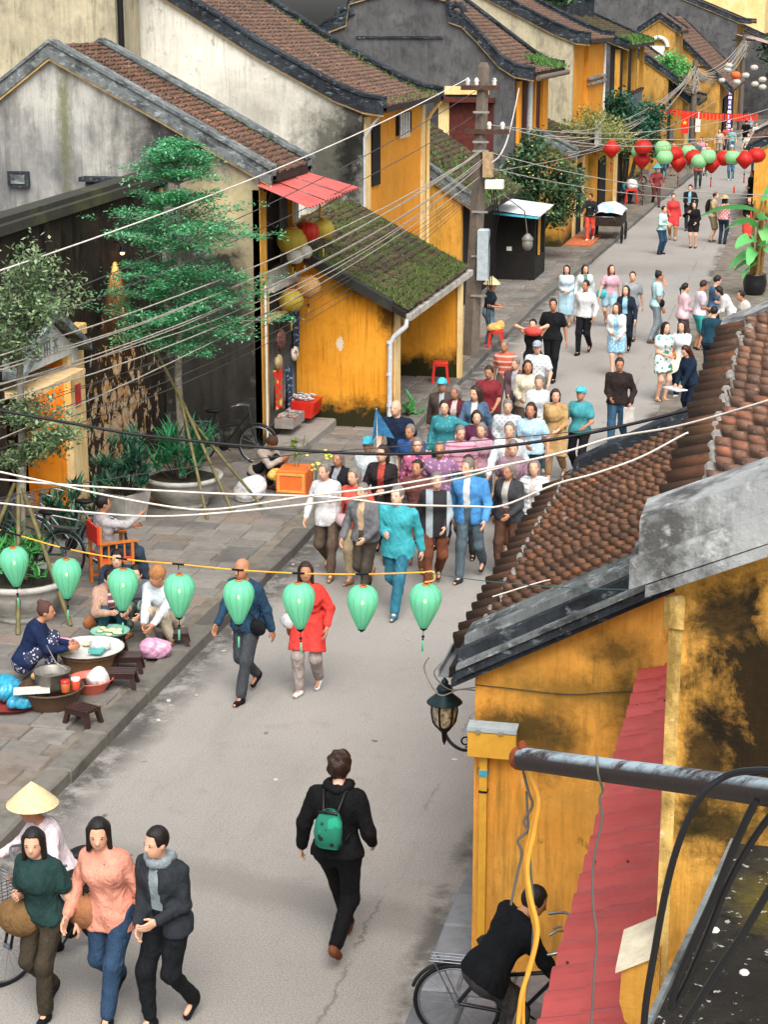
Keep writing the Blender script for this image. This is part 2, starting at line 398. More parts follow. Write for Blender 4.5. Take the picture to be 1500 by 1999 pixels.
BLACKC = plaster('black_cornice', C('22252a'), C('3a4046'), [(2.2, .5, .68, C('0c0c0d'), .8, (1, 1, 1)), (5, .57, .66, C('7d8a8c'), .6, (1, 1, 2.2)), (13, .6, .68, C('a8adac'), .5, (1, 1, 1))], bump=.5)
GREYC = plaster('grey_cornice', C('5f6464'), C('7a8080'), [(2.4, .48, .62, C('2b2c2d'), .85, (1, 1, 1)), (6, .54, .64, C('a3aaa9'), .65, (1, 1, 2)), (14, .58, .66, C('22221f'), .6, (1, 1, 1))], bump=.5)
PALEC = plaster('pale_cornice', C('86898a'), C('a3a6a4'), [(2.6, .47, .60, C('3b3a38'), .9, (1, 1, 1)), (7, .54, .64, C('c4c6c3'), .6, (1, 1, 1)), (11, .60, .70, C('4d4a47'), .6, (1, 1, 1))], bump=.6)
YTRIM = simple('ochre_trim', C('cfae78'), .9, var=.3, scale=5)
DARKWOOD = simple('dark_wood', C('2a201a'), .8, var=.35, scale=8)
REDWOOD = simple('red_brown_wood', C('4e2018'), .8, var=.3, scale=8)
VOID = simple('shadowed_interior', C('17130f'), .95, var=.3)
WHITEP = simple('white_paint', C('cfccc4'), .6, var=.15, scale=6)
CREAM = plaster('cream_trim', C('dcb878'), C('e8cf9c'), [(4, .58, .72, C('8f7647'), .5, (1, 1, .4))])

# ---------------------------------------------------------------- the ground
def kerb_x(y):
    pts = [(-40, -7.05), (50, -7.05), (60, -6.67), (81, -6.16), (97, -5.6), (130, -4.6), (180, -1.5), (400, 18)]
    for (a, xa), (b, xb) in zip(pts, pts[1:]):
        if y <= b: return xa + (xb - xa) * (y - a) / (b - a)
    return pts[-1][1]
g = MB(); g.quad((-600, -200, 0), (600, -200, 0), (600, 900, 0), (-600, 900, 0))
o = obj('road', g.mesh('road', ASPH)); tag(o, 'worn pale grey asphalt street running away between the old houses', kind='structure')

def pavement():
    root = bpy.data.objects.new('pavement', None); COL.objects.link(root); root.location = (-9, 20, 0)
    tag(root, 'raised stone pavement along the left side of the street', kind='structure')
    ys = [2, 50, 60, 81, 97, 130, 180]
    b = MB(); poly = [(kerb_x(y) - .28, y) for y in ys] + [(kerb_x(y) - 9, y) for y in ys[::-1]]
    b.prism(poly, 'z', .0, .125); part('bedding', b, JOINT, root)
    # stones laid in courses across the pavement
    rows = []; y = 12.5
    while y < 62:
        d = random.uniform(.36, .46); rows.append((y, d)); y += d
    shared = []
    for k in range(10):
        m = MB(); m.bbox(-.5, .5, -.5, .5, 0, .045, .02, jit=.012); shared.append(m.mesh('paving_stone', PAVE))
    cand = []
    for (y, d) in rows:
        x = kerb_x(y) - .30 - random.uniform(0, .2)
        while x > -12.2:
            w = random.uniform(.42, .62)
            cand.append((x - w / 2, y + d / 2, w - .018, d - .018)); x -= w
    # what the picture shows largest: the nearest ones that lie left of the kerb and are not under the houses
    vis = [c for c in cand if c[0] > (-11.0 if c[1] < 27 else -9.4)]
    vis.sort(key=lambda c: c[1]); inner = vis[:300]; rest = vis[300:]
    for c in inner:
        o = obj('paving_stone', random.choice(shared), root)
        o.scale = (c[2], c[3], 1); o.location = Vector((c[0], c[1], .10)) - root.location
        o.rotation_euler = (R(random.uniform(-.9, .9)), R(random.uniform(-.7, .7)), R(random.choice([0, 180]) + random.uniform(-1, 1)))
        o.location.z += random.uniform(-.006, .008)
    b = MB()
    for c in rest: b.bbox(c[0] - c[2] / 2, c[0] + c[2] / 2, c[1] - c[3] / 2, c[1] + c[3] / 2, .1, .143 + random.uniform(-.006, .006), .02, jit=.01)
    part('far_paving_stone', b, PAVE, root, kind='stuff')
    y = 10.0; k = 0; b = MB()
    while y < 150:
        L = random.uniform(.9, 1.4) * (1 if y < 60 else 3)
        x0, x1 = kerb_x(y), kerb_x(y + L)
        m = MB(); dz = random.uniform(-.01, .01)
        a = math.atan2(x1 - x0, L)
        M = Matrix.Translation(((x0 + x1) / 2 - .14, y + L / 2, 0)) @ Matrix.Rotation(-a, 4, 'Z')
        (m if y < 60 else b).bbox(-.14 + random.uniform(-.012, .012), .14 + random.uniform(-.015, .015), -L / 2 + .012, L / 2 - .012, -.05, .158 + dz, .025, M=M, jit=.015)
        if y < 60: part('kerb_stone', m, KERB, root)
        y += L
    part('far_kerb_stone', b, KERB, root, kind='stuff')
pavement()
def pavement_right():
    root = bpy.data.objects.new('pavement', None); COL.objects.link(root); root.location = (-2.3, 16, 0)
    tag(root, 'narrow strip of bluish paving along the yellow houses on the right', kind='structure')
    b = MB(); b.box(-2.66, 4, 8, 90, -.02, .05); part('bedding', b, JOINT, root)
    y = 10.5; far = MB()
    while y < 24:
        d = random.uniform(.5, .75); x = -2.68
        while x < (-1.2 if y < 13.4 else -2.3):
            w = random.uniform(.3, .48)
            m = MB(); m.bbox(x, min(x + w - .02, -2.34 if y > 13.2 else 9), y, y + d - .025, .03, .085 + random.uniform(0, .012), .02, jit=.02)
            part('paving_stone', m, PAVER, root); x += w
        y += d
pavement_right()

# ---------------------------------------------------------------- roofs and houses
def along(prof, s):
    for (x0, z0), (x1, z1) in zip(prof, prof[1:]):
        L = math.hypot(x1 - x0, z1 - z0)
        if s <= L or (x1, z1) == prof[-1]:
            u = s / L; return (x0 + (x1 - x0) * u, z0 + (z1 - z0) * u, (x1 - x0) / L, (z1 - z0) / L)
        s -= L
def plen(prof): return sum(math.hypot(b[0] - a[0], b[1] - a[1]) for a, b in zip(prof, prof[1:]))
def tile_geo(L, r, seg=4, taper=.74, thick=True):
    """half-round tile; x runs up the slope, y across, z away from the roof; the wide mouth is at x=0"""
    vs = []; fs = []
    for (x, rr, dz) in ((0, r, .016), (L, r * taper, -.010)):
        for k in range(seg + 1):
            w = math.pi * k / seg; vs.append((x, -rr * math.cos(w), rr * math.sin(w) * 1.0 + dz))
    n = seg + 1
    fs = [(k, k + 1, n + k + 1, n + k) for k in range(seg)]
    if thick:
        b = len(vs)
        for k in range(seg + 1):
            w = math.pi * k / seg; vs.append((.0, -r * .74 * math.cos(w), r * .74 * math.sin(w) + .016))
        fs += [(k, b + k, b + k + 1, k + 1) for k in range(seg)]
        vs.append((.03, 0, .0)); c = len(vs) - 1
        fs += [(b + k, c, b + k + 1) for k in range(seg)]
    return vs, fs
def roof_frame(x, y, z, tx, tz):
    up = Vector((tx, 0, tz)).normalized(); n = Vector((-tz, 0, tx)); n = n if n.z > 0 else -n
    v = n.cross(up)
    return Matrix(((up.x, v.x, n.x, x), (up.y, v.y, n.y, y), (up.z, v.z, n.z, z), (0, 0, 0, 1)))
def tiles(thing, prof, y0, y1, pitch, L, rad, mat, s0=0, s1=None, singles=0, near=None, seg=4, name='roof_tile', jit=1.0):
    vs, fs = tile_geo(L * 1.14, rad, seg)
    s1 = s1 or plen(prof); pl = []
    n = int((y1 - y0) / pitch)
    for i in range(n):
        y = y0 + (i + .5) * (y1 - y0) / n; s = s0 + random.uniform(-.02, .02)
        while s < s1 - L * .5:
            x, z, tx, tz = along(prof, s); pl.append((x, y, z, tx, tz)); s += L
    if near is not None: pl.sort(key=near)
    org = worg(thing)
    def frame(p):
        M = roof_frame(p[0], p[1] + random.gauss(0, .006) * jit, p[2] + random.uniform(0, .008) * jit, p[3], p[4])
        return M @ Matrix.Rotation(random.gauss(0, .035) * jit, 4, 'Z') @ Matrix.Rotation(random.gauss(0, .03) * jit, 4, 'X')
    if singles:
        me = bpy.data.meshes.new(name); me.from_pydata(vs, [], fs); me.materials.append(mat)
        for p in me.polygons: p.use_smooth = len(p.vertices) == 4
        for p in pl[:singles]:
            o = obj(name, me, thing); M = frame(p); M.translation -= org; o.matrix_local = M
        pl = pl[singles:]
    if pl:
        b = MB()
        for p in pl:
            M = frame(p); b.add([tuple(M @ Vector(v)) for v in vs], fs, True)
        part('far_roof_tile' if singles else 'roof_tile', b, mat, thing, kind='stuff')
def band(prof, lo, hi):
    """closed outline between two offsets (in z) of a roof line"""
    return [(x, z + lo) for x, z in prof] + [(x, z + hi) for x, z in prof[::-1]]
def verge(thing, prof, y0, y1, mat, lo=-.08, hi=.18, step=.07, trim=None, face=-1):
    """parapet over a gable: a thick band with a projecting lower moulding and a rounded cap"""
    b = MB(); b.prism(band(prof, lo, hi), 'y', y0, y1)
    yf = y0 if face < 0 else y1
    b.prism(band(prof, lo - .07, lo + .075), 'y', yf - step, yf + step * .6)
    b.prism(band(prof, hi - .02, hi + .045), 'y', y0 - .035, y1 + .035)
    part('parapet', b, mat, thing)
    if trim:
        t = MB(); t.prism(band(prof, lo - .115, lo - .072), 'y', yf - step * .5, yf + .02); part('trim_line', t, trim, thing)
def house(name, label, prof, y0, y1, xf, wall, facade, tile, pitch=.2, tl=.17, par=BLACKC, par_w=.3, far_par=True, trim=YTRIM, xb=None, zb=.1, cat='house',
          tile_over=.0, tile_to=None, fz=None, par_hi=.18, facade_part=True, gable_far=True, front_lip=.12):
    sg = 1 if prof[0][0] > prof[-1][0] else -1         # +1: street side is +x
    xb = xb if xb is not None else prof[-1][0] + sg * .3
    h = empty(name, (xf, (y0 + y1) / 2, zb), label, cat)
    def ztop(x):
        for (a, za), (b, zb_) in zip(prof, prof[1:]):
            if min(a, b) <= x <= max(a, b): return za + (zb_ - za) * (x - a) / (b - a)
        return prof[0][1]
    inner = [p for p in prof if min(xf, xb) < p[0] < max(xf, xb)]
    poly = [(xf, zb), (xf, ztop(xf) - .1)] + [(x, z - .1) for x, z in inner] + [(xb, ztop(xb) - .1), (xb, zb)]
    b = MB(); b.prism(poly, 'y', y0, y0 + .28); part('gable_wall', b, wall, h)
    if gable_far:
        b = MB(); b.prism(poly, 'y', y1 - .28, y1); part('gable_wall', b, wall, h)
    fz = fz or ztop(xf) - .12
    if facade_part:
        b = MB(); b.box(min(xf, xf - sg * .25), max(xf, xf - sg * .25), y0 + .281, y1 - .281, zb, fz); part('facade_wall', b, facade, h)
    b = MB(); b.prism(band(prof, -.10, -.012), 'y', y0 + .02, y1 - .02); part('roof_deck', b, PAN, h)
    tiles(h, prof, y0 + par_w * .9, y1 - par_w * .9 if far_par else y1, pitch, tl, pitch * .36, tile, s0=-tile_over)
    verge(h, prof, y0 - .06, y0 + par_w, par, hi=par_hi, trim=trim)
    if far_par: verge(h, prof, y1 - par_w, y1 + .06, par, hi=par_hi, face=1)
    # mouth of the eave: a thick rounded lip under the first tiles
    x, z = prof[0]; e = MB(); e.box(min(x + sg * .01, x - sg * front_lip), max(x + sg * .01, x - sg * front_lip), y0 + par_w, y1 - par_w, z - .12, z + .01)
    part('eave_board', e, DARKWOOD, h)
    return h
# ---------------------------------------------------------------- wall finishes
ORANGE_ST = plaster('orange_stall_wall', C('d28a24'), C('dd9a34'), [(6, .6, .72, C('a8641a'), .5, (1, 1, .5))], base_grime=(.42, .75, C('2a2714')),
    blobs=[((-7.45, 33.3, 2.3), (.2, 1.5, .4), C('2d2610'), .4, .8), ((-8.0, 33.3, 2.75), (.7, 1.5, .14), C('6a5418'), .5, .6), ((-8.42, 33.3, 1.72), (.07, 1, .11), C('cdbfa8'), .12, 1)], chips=(3.6, .77, C('cbb898')))
YEL_B = plaster('lamp_house_yellow', C('d69038'), C('e2a850'), [(3.2, .56, .74, C('93702c'), .6, (1, 1, .7)), (9, .60, .70, C('5c4a22'), .65, (1, 1, .5)), (1.6, .50, .64, C('b98a40'), .6, (1, 1, .8)), (6, .62, .72, C('ecc884'), .5, (1, 1, .7))],
    streak=(9, .54, .74, C('6d5a2c'), .6), fine=(26, .60, C('4c3c1c'), .45),
    blobs=[((-2.0, 13.5, 2.22), (.42, 1, .16), C('3c3218'), .5, .9), ((-1.72, 13.5, 2.1), (.2, 1, .3), C('4a3e20'), .6, .75), ((-1.1, 13.5, 2.45), (.16, 1, .4), C('2e2712'), .6, .85), ((-1.55, 13.5, 2.55), (.5, 1, .12), C('6a5524'), .6, .7), ((-1.25, 13.5, 2.9), (.2, 1, .14), C('4a3c1c'), .7, .8)])
YEL_A = plaster('stained_ochre_wall', C('c68c38'), C('d8a34c'), [(3, .52, .68, C('5b4a20'), .7, (1, 1, .6)), (10, .6, .72, C('3b3014'), .7, (1, 1, .6))],
    blobs=[((.03, 7.2, 4.92), (.36, 1, .55), C('0f0d08'), .3, .97), ((-.2, 7.2, 5.28), (.22, 1, .16), C('1b170d'), .5, .9), ((-.27, 7.2, 4.62), (.09, 1, .35), C('14110a'), .4, .9), ((.03, 7.2, 5.33), (.10, 1, .12), C('e0a44a'), .5, .7), ((-.24, 7.2, 4.36), (.2, 1, .1), C('1b1a0c'), .5, .9)], bump=.4)
YEL_L3 = plaster('tall_house_yellow', C('d48a28'), C('de9a3a'), [(2.2, .55, .75, C('b8741c'), .6, (1, 1, .4))], blobs=[((-9.8, 44, 3.9), (1, 1.6, .9), C('9a6a20'), .8, .45)])
YEL = plaster('ochre_wall', C('bb8632'), C('cb9a48'), [(3, .52, .72, C('80602a'), .75, (1, 1, .5)), (9, .6, .74, C('4a3c20'), .6, (1, 1, .4))], base_grime=(.2, .7, C('33301c')))
ORANGE_G = plaster('gate_orange', C('d9801c'), C('e2912a'), [(3, .58, .75, C('b8651a'), .5, (1, 1, .4))])
WHITE3 = plaster('cream_gable', C('d0ccbf'), C('dedace'), [(4.5, .58, .70, C('7c796e'), .7, (1, 1, .8)), (12, .62, .74, C('55534c'), .55, (1, 1, .8))], streak=(2.6, .55, .8, C('8c887a'), .4),
    blobs=[((-10.4, 40.9, 4.4), (.85, 1, 1.5), C('23241a'), .5, .9), ((-10.0, 40.9, 5.0), (.35, 1, 1.2), C('141512'), .4, .92), ((-12.3, 40.9, 5.6), (1.4, 1, .6), C('77766a'), .9, .6)])
GREY2 = plaster('grey_gable', C('a09f9a'), C('bab7ae'), [(2.2, .46, .68, C('5a5a57'), .85, (1, 1, .5)), (8, .62, .75, C('45453f'), .6, (1, 1, .5))], streak=(3.2, .46, .68, C('454540'), .75),
    blobs=[((-10.9, 31.1, 5.35), (.85, 1, .9), C('232322'), .6, .9), ((-10.2, 31.1, 2.0), (1.5, 1, 2.6), C('17140f'), .25, .93), ((-9.75, 31.1, 4.45), (.75, 1, .55), C('b7a880'), .6, .85), ((-9.4, 31.1, 3.9), (.28, 1, 1.2), C('8f8668'), .6, .8), ((-12.85, 31.1, 5.6), (.1, 1, 1.3), C('5c5f38'), .6, .8), ((-13.8, 31.1, 4.9), (.9, 1, .8), C('55565a'), .9, .7)])
DARK4 = plaster('black_grey_gable', C('4b4b4c'), C('5f5f5f'), [(2.4, .48, .7, C('2a2a2b'), .8, (1, 1, .7)), (7, .64, .74, C('8d8b86'), .5, (1, 1, .8))], streak=(2, .55, .8, C('333334'), .5))
GREY5 = plaster('buff_gable', C('a09880'), C('b8ae92'), [(2.2, .5, .72, C('5a564c'), .75, (1, 1, .6)), (7, .62, .75, C('3f3d37'), .6, (1, 1, .6))], streak=(2, .52, .8, C('55534b'), .5))
COURT = plaster('soot_black_wall', C('252019'), C('3a322a'), [(5, .58, .70, C('64462a'), .5, (1, 1, .35)), (2.6, .5, .62, C('0c0a08'), .9, (1, 1, .4))], streak=(9, .54, .7, C('070605'), .8),
    blobs=[((-11.1, 29.2, 1.2), (1, 1.35, 1.0), C('b08a4a'), .55, .0)], bump=.6)
def patch_court():
    # scraps of old ochre paint left on the blackened wall
    m = MAT['soot_black_wall']; nt = m.node_tree; bs = [n for n in nt.nodes if n.type == 'BSDF_PRINCIPLED'][0]
    src = bs.inputs['Base Color'].links[0].from_socket
    t = NT.__new__(NT); t.m = m; t.t = nt; t.geo = None
    n1 = t.noise(4.5, 8, .72, stretch=(1, 1, .8), dist=.5); mp = t.n('ShaderNodeMapping', vector_type='TEXTURE')
    mp.inputs['Location'].default_value = (-11.1, 28.6, 1.1); mp.inputs['Scale'].default_value = (1, 1.7, 1.15); t.l(t.pos(), mp.inputs[0])
    ln = t.n('ShaderNodeVectorMath', operation='LENGTH'); t.l(mp.outputs[0], ln.inputs[0])
    lim = t.math('ADD', .44, t.math('MULTIPLY', ln.outputs['Value'], .12))
    mask = t.math('GREATER_THAN', n1, lim)
    c = t.mix(t.ramp(t.noise(7, 5, .7, off=(5, 5, 5)), (.38, 0), (.62, 1)), C('a67a35'), C('b9b2a0'))
    t.l(t.mix(mask, src, c), bs.inputs['Base Color'])
patch_court()
SLABM = plaster('mossy_concrete', C('1f1e1b'), C('34312c'), [(7, .55, .66, C('0f0e0d'), .85, (1, 1, 1)), (5, .62, .7, C('7d7566'), .6, (1, 1, 1))], chips=(26, .63, C('96938c')), blobs=[((.05, 6.7, 4.3), (.12, .2, .3), C('6a5f1c'), .8, .6)], bump=.8)
def m_redsheet(name, a, b_, dirt):
    t = NT(name); c = t.mix(t.ramp(t.noise(2.2, 6, .65), (.35, 0), (.65, 1)), a, b_)
    c = t.mix(t.math('MULTIPLY', t.ramp(t.noise(7, 8, .75, stretch=(.5, 2, 1), off=(3, 1, 1)), (.54, 0), (.70, 1)), .6), c, dirt)
    c = t.mix(t.math('MULTIPLY', t.ramp(t.noise(30, 6, .8), (.62, 0), (.7, 1)), .45), c, C('4a2826'))
    t.col(c); t.rough(t.ramp(t.noise(5, 4, .6, off=(1, 1, 1)), (.3, .4), (.7, .7))); t.bump(t.noise(9, 5, .6), .15, .02); MAT[name] = t.m; return t.m
REDMETAL2 = m_redsheet('red_tile_sheet', C('9c3a37'), C('ad4743'), C('74403a'))

REDMETAL = m_redsheet('red_metal_sheet', C('a2443f'), C('b05650'), C('8a6058'))
# ---------------------------------------------------------------- right side: the two-storey house with the stained wall
profA = [(-.515, 5.49), (-.2, 5.625), (2.6, 6.805)]
PILA = plaster('worn_cream_corner', C('b89450'), C('cfae68'), [(5, .46, .60, C('6a5426'), .85, (1, 1, .5)), (18, .6, .7, C('e0d6bc'), .7, (1, 1, 1))], bump=.5)
hA = empty('tall_house', (-.5, 10, .1), 'tall ochre house with a black mould stain down its gable wall beside the red porch', 'house')
b = MB(); b.prism([(-.43, .1), (-.43, 5.41), (-.2, 5.50), (2.4, 6.6), (2.4, .1)], 'y', 7.2, 7.5); part('gable_wall', b, YEL_A, hA)
b = MB(); b.box(-.43, -.22, 7.501, 13.0, .1, 5.35); each('facade_wall', b, YEL_A, hA)
b = MB(); b.bbox(-.447, -.392, 7.185, 7.199, 3.4, 5.221, .002); b.bbox(-.462, -.395, 7.178, 7.20, 5.22, 5.36, .012, jit=.012); each('corner_pilaster', b, PILA, hA)
b = MB(); b.prism(band(profA, -.1, -.01), 'y', 7.3, 13.0); part('roof_deck', b, PAN, hA)
b = MB()
b.prism(band([(-.575, 5.52), (2.6, 6.86)], .0, .16), 'y', 7.13, 7.48)
b.prism(band([(-.605, 5.42), (2.6, 6.78)], -.02, .10), 'y', 7.085, 7.40)
b.prism(band([(-.54, 5.42), (2.6, 6.76)], -.05, .0), 'y', 7.09, 7.3); part('parapet', b, PALEC, hA)
b = MB(); b.prism(band([(-.51, 5.42), (2.6, 6.75)], -.03, .12), 'y', 12.75, 13.1); b.prism(band([(-.53, 5.48), (2.6, 6.81)], .02, .09), 'y', 12.68, 13.16); part('parapet', b, PALEC, hA)
def eave_run(thing, prof, y0, y1, n, L0, r, singles, L, s_end, near):
    """old eave: long mortared barrels at the mouth, a grey collar on each, then courses of short tiles"""
    org = worg(thing); vs, fs = tile_geo(L0, r * 1.12, 6, .92)
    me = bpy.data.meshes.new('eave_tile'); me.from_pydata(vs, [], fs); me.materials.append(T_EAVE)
    for p in me.polygons: p.use_smooth = len(p.vertices) == 4
    cm = MB(); cm.ball((0, 0, .012), (.05, r * 1.02, r * .98), 8, 6); cme = cm.mesh('mortar_collar', MORTAR)
    for i in range(n):
        y = y0 + (i + .5) * (y1 - y0) / n
        x, z, tx, tz = along(prof, random.uniform(-.02, .015)); M = roof_frame(x, y + random.gauss(0, .008), z, tx, tz) @ Matrix.Rotation(random.gauss(0, .02), 4, 'Z')
        o = obj('eave_tile', me, thing); M.translation -= org; o.matrix_local = M
        x, z, tx, tz = along(prof, L0 + random.uniform(-.04, .03)); M = roof_frame(x, y, z - .005, tx, tz)
        o = obj('mortar_collar', cme, thing); M.translation -= org; o.matrix_local = M
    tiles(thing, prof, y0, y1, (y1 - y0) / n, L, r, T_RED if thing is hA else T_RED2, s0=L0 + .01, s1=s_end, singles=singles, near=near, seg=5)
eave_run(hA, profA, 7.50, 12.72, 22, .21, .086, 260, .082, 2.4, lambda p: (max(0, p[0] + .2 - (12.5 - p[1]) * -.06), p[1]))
b = MB(); b.box(-.545, -.525, 7.48, 12.75, 5.39, 5.505); part('eave_fascia', b, simple('pale_fascia', C('a9adac'), .8, var=.3), hA)
# ---------------------------------------------------------------- right side: the low house with the street lamp
profB = [(-2.54, 2.68), (-1.1, 3.44), (.3, 4.16)]
hB = empty('lamp_house', (-2.33, 16.5, .05), 'low yellow house whose gable corner carries the old street lamp', 'house')
b = MB(); b.prism([(-2.33, .05), (-2.33, 2.68), (-1.1, 3.32), (.3, 4.04), (.3, .05)], 'y', 13.5, 13.75); part('gable_wall', b, YEL_B, hB)
b = MB(); b.box(-2.33, -2.1, 13.751, 19.6, .05, 2.62); each('facade_wall', b, YEL_B, hB)
b = MB(); b.prism(band(profB, -.1, -.01), 'y', 13.5, 19.6); part('roof_deck', b, PAN, hB)
b = MB()
pB = [(-2.45, 2.72), (-1.1, 3.43), (.3, 4.15)]
b.prism(band(pB, -.05, .13), 'y', 13.4, 13.8); b.prism(band(pB, -.08, .02), 'y', 13.32, 13.6); c_ = MB(); c_.prism(band([(-2.42, 2.74)] + pB[1:], .12, .2), 'y', 13.5, 13.86); c_.prism(band(pB, .0, .035), 'y', 13.30, 13.42); each('moulding', c_, GREYC, hB)
b.prism(band([(-2.5, 2.68)] + pB[1:], -.13, -.06), 'y', 13.37, 13.6); part('parapet', b, BLACKC, hB)
pBf = [(-2.42, 2.60), (-1.1, 3.29), (.3, 4.01)]
b = MB(); b.prism(band(pBf, -.06, .2), 'y', 19.3, 19.65); b.prism(band([(-2.3, 2.66)] + pBf[1:], .15, .32), 'y', 19.38, 19.7); b.prism(band([(-2.5, 2.54), (-1.6, 3.02)], -.02, .12), 'y', 19.2, 19.5); part('parapet', b, BLACKC, hB)
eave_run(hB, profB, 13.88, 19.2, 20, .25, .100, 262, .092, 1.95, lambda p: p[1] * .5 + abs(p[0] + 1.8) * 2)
b = MB(); b.box(-2.63, -2.545, 13.5, 19.5, 2.585, 2.60); b.box(-2.63, -2.615, 13.5, 19.5, 2.60, 2.66); part('gutter', b, simple('grey_zinc', C('77787a'), .6, .3), hB)
# red pressed-metal porch roof between the two houses
hP = empty('porch_roof', (-.75, 10.5, 2.7), 'faded red tile-pattern metal porch roof between the yellow wall and the stained house', 'porch roof')
def red_sheet(y0, y1, dz):
    n = 26; m = max(2, int((y1 - y0) / .27)) * 8; vs = []; fs = []
    x0, x1, z0, z1 = -1.06, -.44, 2.74, 2.95
    xs = []
    for s in range(3):
        a = x0 + (x1 - x0) * s / 3; b_ = x0 + (x1 - x0) * (s + 1) / 3
        xs += [(a + .0005, s), (b_ - .0005, s)]
    for (x, s) in xs:
        for j in range(m + 1):
            y = y0 + (y1 - y0) * j / m; ph = (y - y0) / .27 % 1.0
            wave = .046 * (math.sin(math.pi * min(1, ph / .75)) if ph < .75 else -.45 * math.sin(math.pi * (ph - .75) / .25))
            f = (x - x0) / (x1 - x0); step = -.02 * (f * 3 - s)
            vs.append((x, y, z0 + (z1 - z0) * f + wave + step + dz + (13.5 - y) * .012))
    for a in range(len(xs) - 1):
        for j in range(m): fs.append((a * (m + 1) + j, a * (m + 1) + j + 1, (a + 1) * (m + 1) + j + 1, (a + 1) * (m + 1) + j))
    return MB().add(vs, fs, False)
for k, (a, c) in enumerate([(6.8, 8.0), (7.95, 9.2), (9.12, 10.6), (10.5, 12.1), (12.0, 13.47)]):
    part('roof_sheet', red_sheet(a, c, .014 if k % 2 else 0), REDMETAL2, hP)
b = MB(); b.box(-1.04, -.98, 6.9, 13.4, 2.66, 2.72); part('rafter', b, DARKWOOD, hP)
b = MB()
for y in (7.4, 8.6, 9.9, 11.3, 12.6):
    for x in (-.99, -.79, -.58): b.ball((x, y + random.uniform(-.1, .1), 2.775 + (x + 1.06) * .33 + (13.5 - y) * .012), .009, 6, 4)
part('screw', b, simple('rusty_screw', C('5a2a20'), .7), hP, kind='stuff')
# corbel on the corner of the tall house, mossy slab in front of it
b = MB(); prf = [(-.42, 3.80), (-.58, 3.70), (-.585, 3.55), (-.56, 3.46), (-.51, 3.42), (-.48, 3.30), (-.43, 3.2), (-.42, 3.1)]
b.prism(prf[::-1], 'y', 7.12, 7.42); part('corbel', b, YEL_A, hA)
b = MB(); b.prism([(-.43, 3.815), (-.605, 3.712), (-.605, 3.692), (-.43, 3.79)][::-1], 'y', 7.1, 7.46); part('corbel_cap', b, simple('pale_cement', C('c9c0a8'), .9, var=.2), hA)
hS = empty('concrete_ledge', (0, 6, 4.2), 'black mossy concrete canopy slab with white paint flecks below the iron pipe', 'canopy slab')
b = MB(); b.prism([(-.13, 7.19), (-.40, 5.3), (-.55, 4.2), (1.6, 4.2), (1.6, 7.19)], 'z', 4.16, 4.3); part('slab', b, SLABM, hS)
b = MB(); b.prism([(-.155, 7.18), (-.425, 5.3), (-.575, 4.2), (-.555, 4.2), (-.405, 5.3), (-.132, 7.18)], 'z', 4.14, 4.325); part('rim', b, GREYC, hS)
b = MB()
for x, y in ((-.06, 6.1), (.05, 6.5), (.12, 5.8), (-.18, 6.4), (.02, 5.6)): b.ball((x, y, 4.302), (.02, .025, .008), 7, 4)
part('bird_dropping', b, simple('white_dropping', C('cfccc6'), .8), hS, kind='stuff')

# ---------------------------------------------------------------- left side: gate, soot-black courtyard wall, grey gable house
hW = empty('courtyard_wall', (-11.1, 28, .1), 'soot-black courtyard wall with flaking ochre paint and a mossy coping behind the potted plants', 'wall')
b = MB(); b.prism([(26.62, .1), (26.62, 4.72), (31.08, 4.82), (31.08, .1)], 'x', -11.45, -11.1); b.prism([(20.5, 3.2), (20.5, 4.58), (26.619, 4.72), (26.619, 3.2)], 'x', -11.45, -11.1)
b.prism([(19, .1), (19, 3.199), (24.2, 3.199), (24.2, .1)], 'x', -11.45, -11.1); each('wall_body', b, COURT, hW)
b = MB(); b.prism([(20.5, 4.58), (20.5, 4.72), (31.05, 4.97), (31.05, 4.83)], 'x', -11.55, -11.0); b.prism([(20.5, 4.72), (20.5, 4.80), (31.05, 5.05), (31.05, 4.97)], 'x', -11.45, -11.12); each('coping', b, m_stone('mossy_coping', C('1b1a14'), C('2c2a20'), C('4a4c1c')), hW)
hG = empty('shrine_gate', (-11.3, 25.3, .1), 'little shrine gateway with an orange jamb, white gable sign and warm lamp inside', 'gate')
b = MB(); b.box(-11.75, -11.1, 26.35, 26.618, .1, 3.19); part('jamb', b, ORANGE_G, hG)
b = MB(); b.bbox(-11.099, -10.98, 26.36, 26.95, .1, 2.9, .02); b.bbox(-11.12, -10.93, 26.31, 27.0, 2.85, 3.02, .02); each('pilaster', b, CREAM, hG)
b = MB(); b.box(-13.0, -12.8, 24.0, 26.8, .1, 3.2); b.box(-12.79, -11.46, 24.0, 24.2, .1, 3.2); b.box(-12.79, -11.46, 26.62, 26.8, .1, 3.2); b.box(-12.79, -11.46, 24.21, 26.61, 3.1, 3.19); each('inner_wall', b, simple('dim_brick_red', C('3a1f14'), .9, var=.3), hG)
b = MB()
for y in (24.6, 25.1, 25.6): b.box(-12.3, -12.25, y, y + .06, .1, 2.5)
each('inner_post', b, REDWOOD, hG)
b = MB(); b.prism([(24.3, 2.72), (25.45, 3.35), (26.5, 2.72), (26.5, 2.62), (24.3, 2.62)], 'x', -11.09, -10.95); part('gable_sign', b, simple('pale_sign_board', C('b9bdb9'), .8, var=.15), hG)
b = MB()
for s in (-1, 1):
    b.prism([(25.45, 3.5), (25.45 + s * 1.3, 2.74), (25.45 + s * 1.3, 2.62), (25.45, 3.36)] if s > 0 else [(25.45, 3.36), (25.45 - 1.3, 2.62), (25.45 - 1.3, 2.74), (25.45, 3.5)], 'x', -11.3, -10.75)
each('gable_roof', b, GREYC, hG)
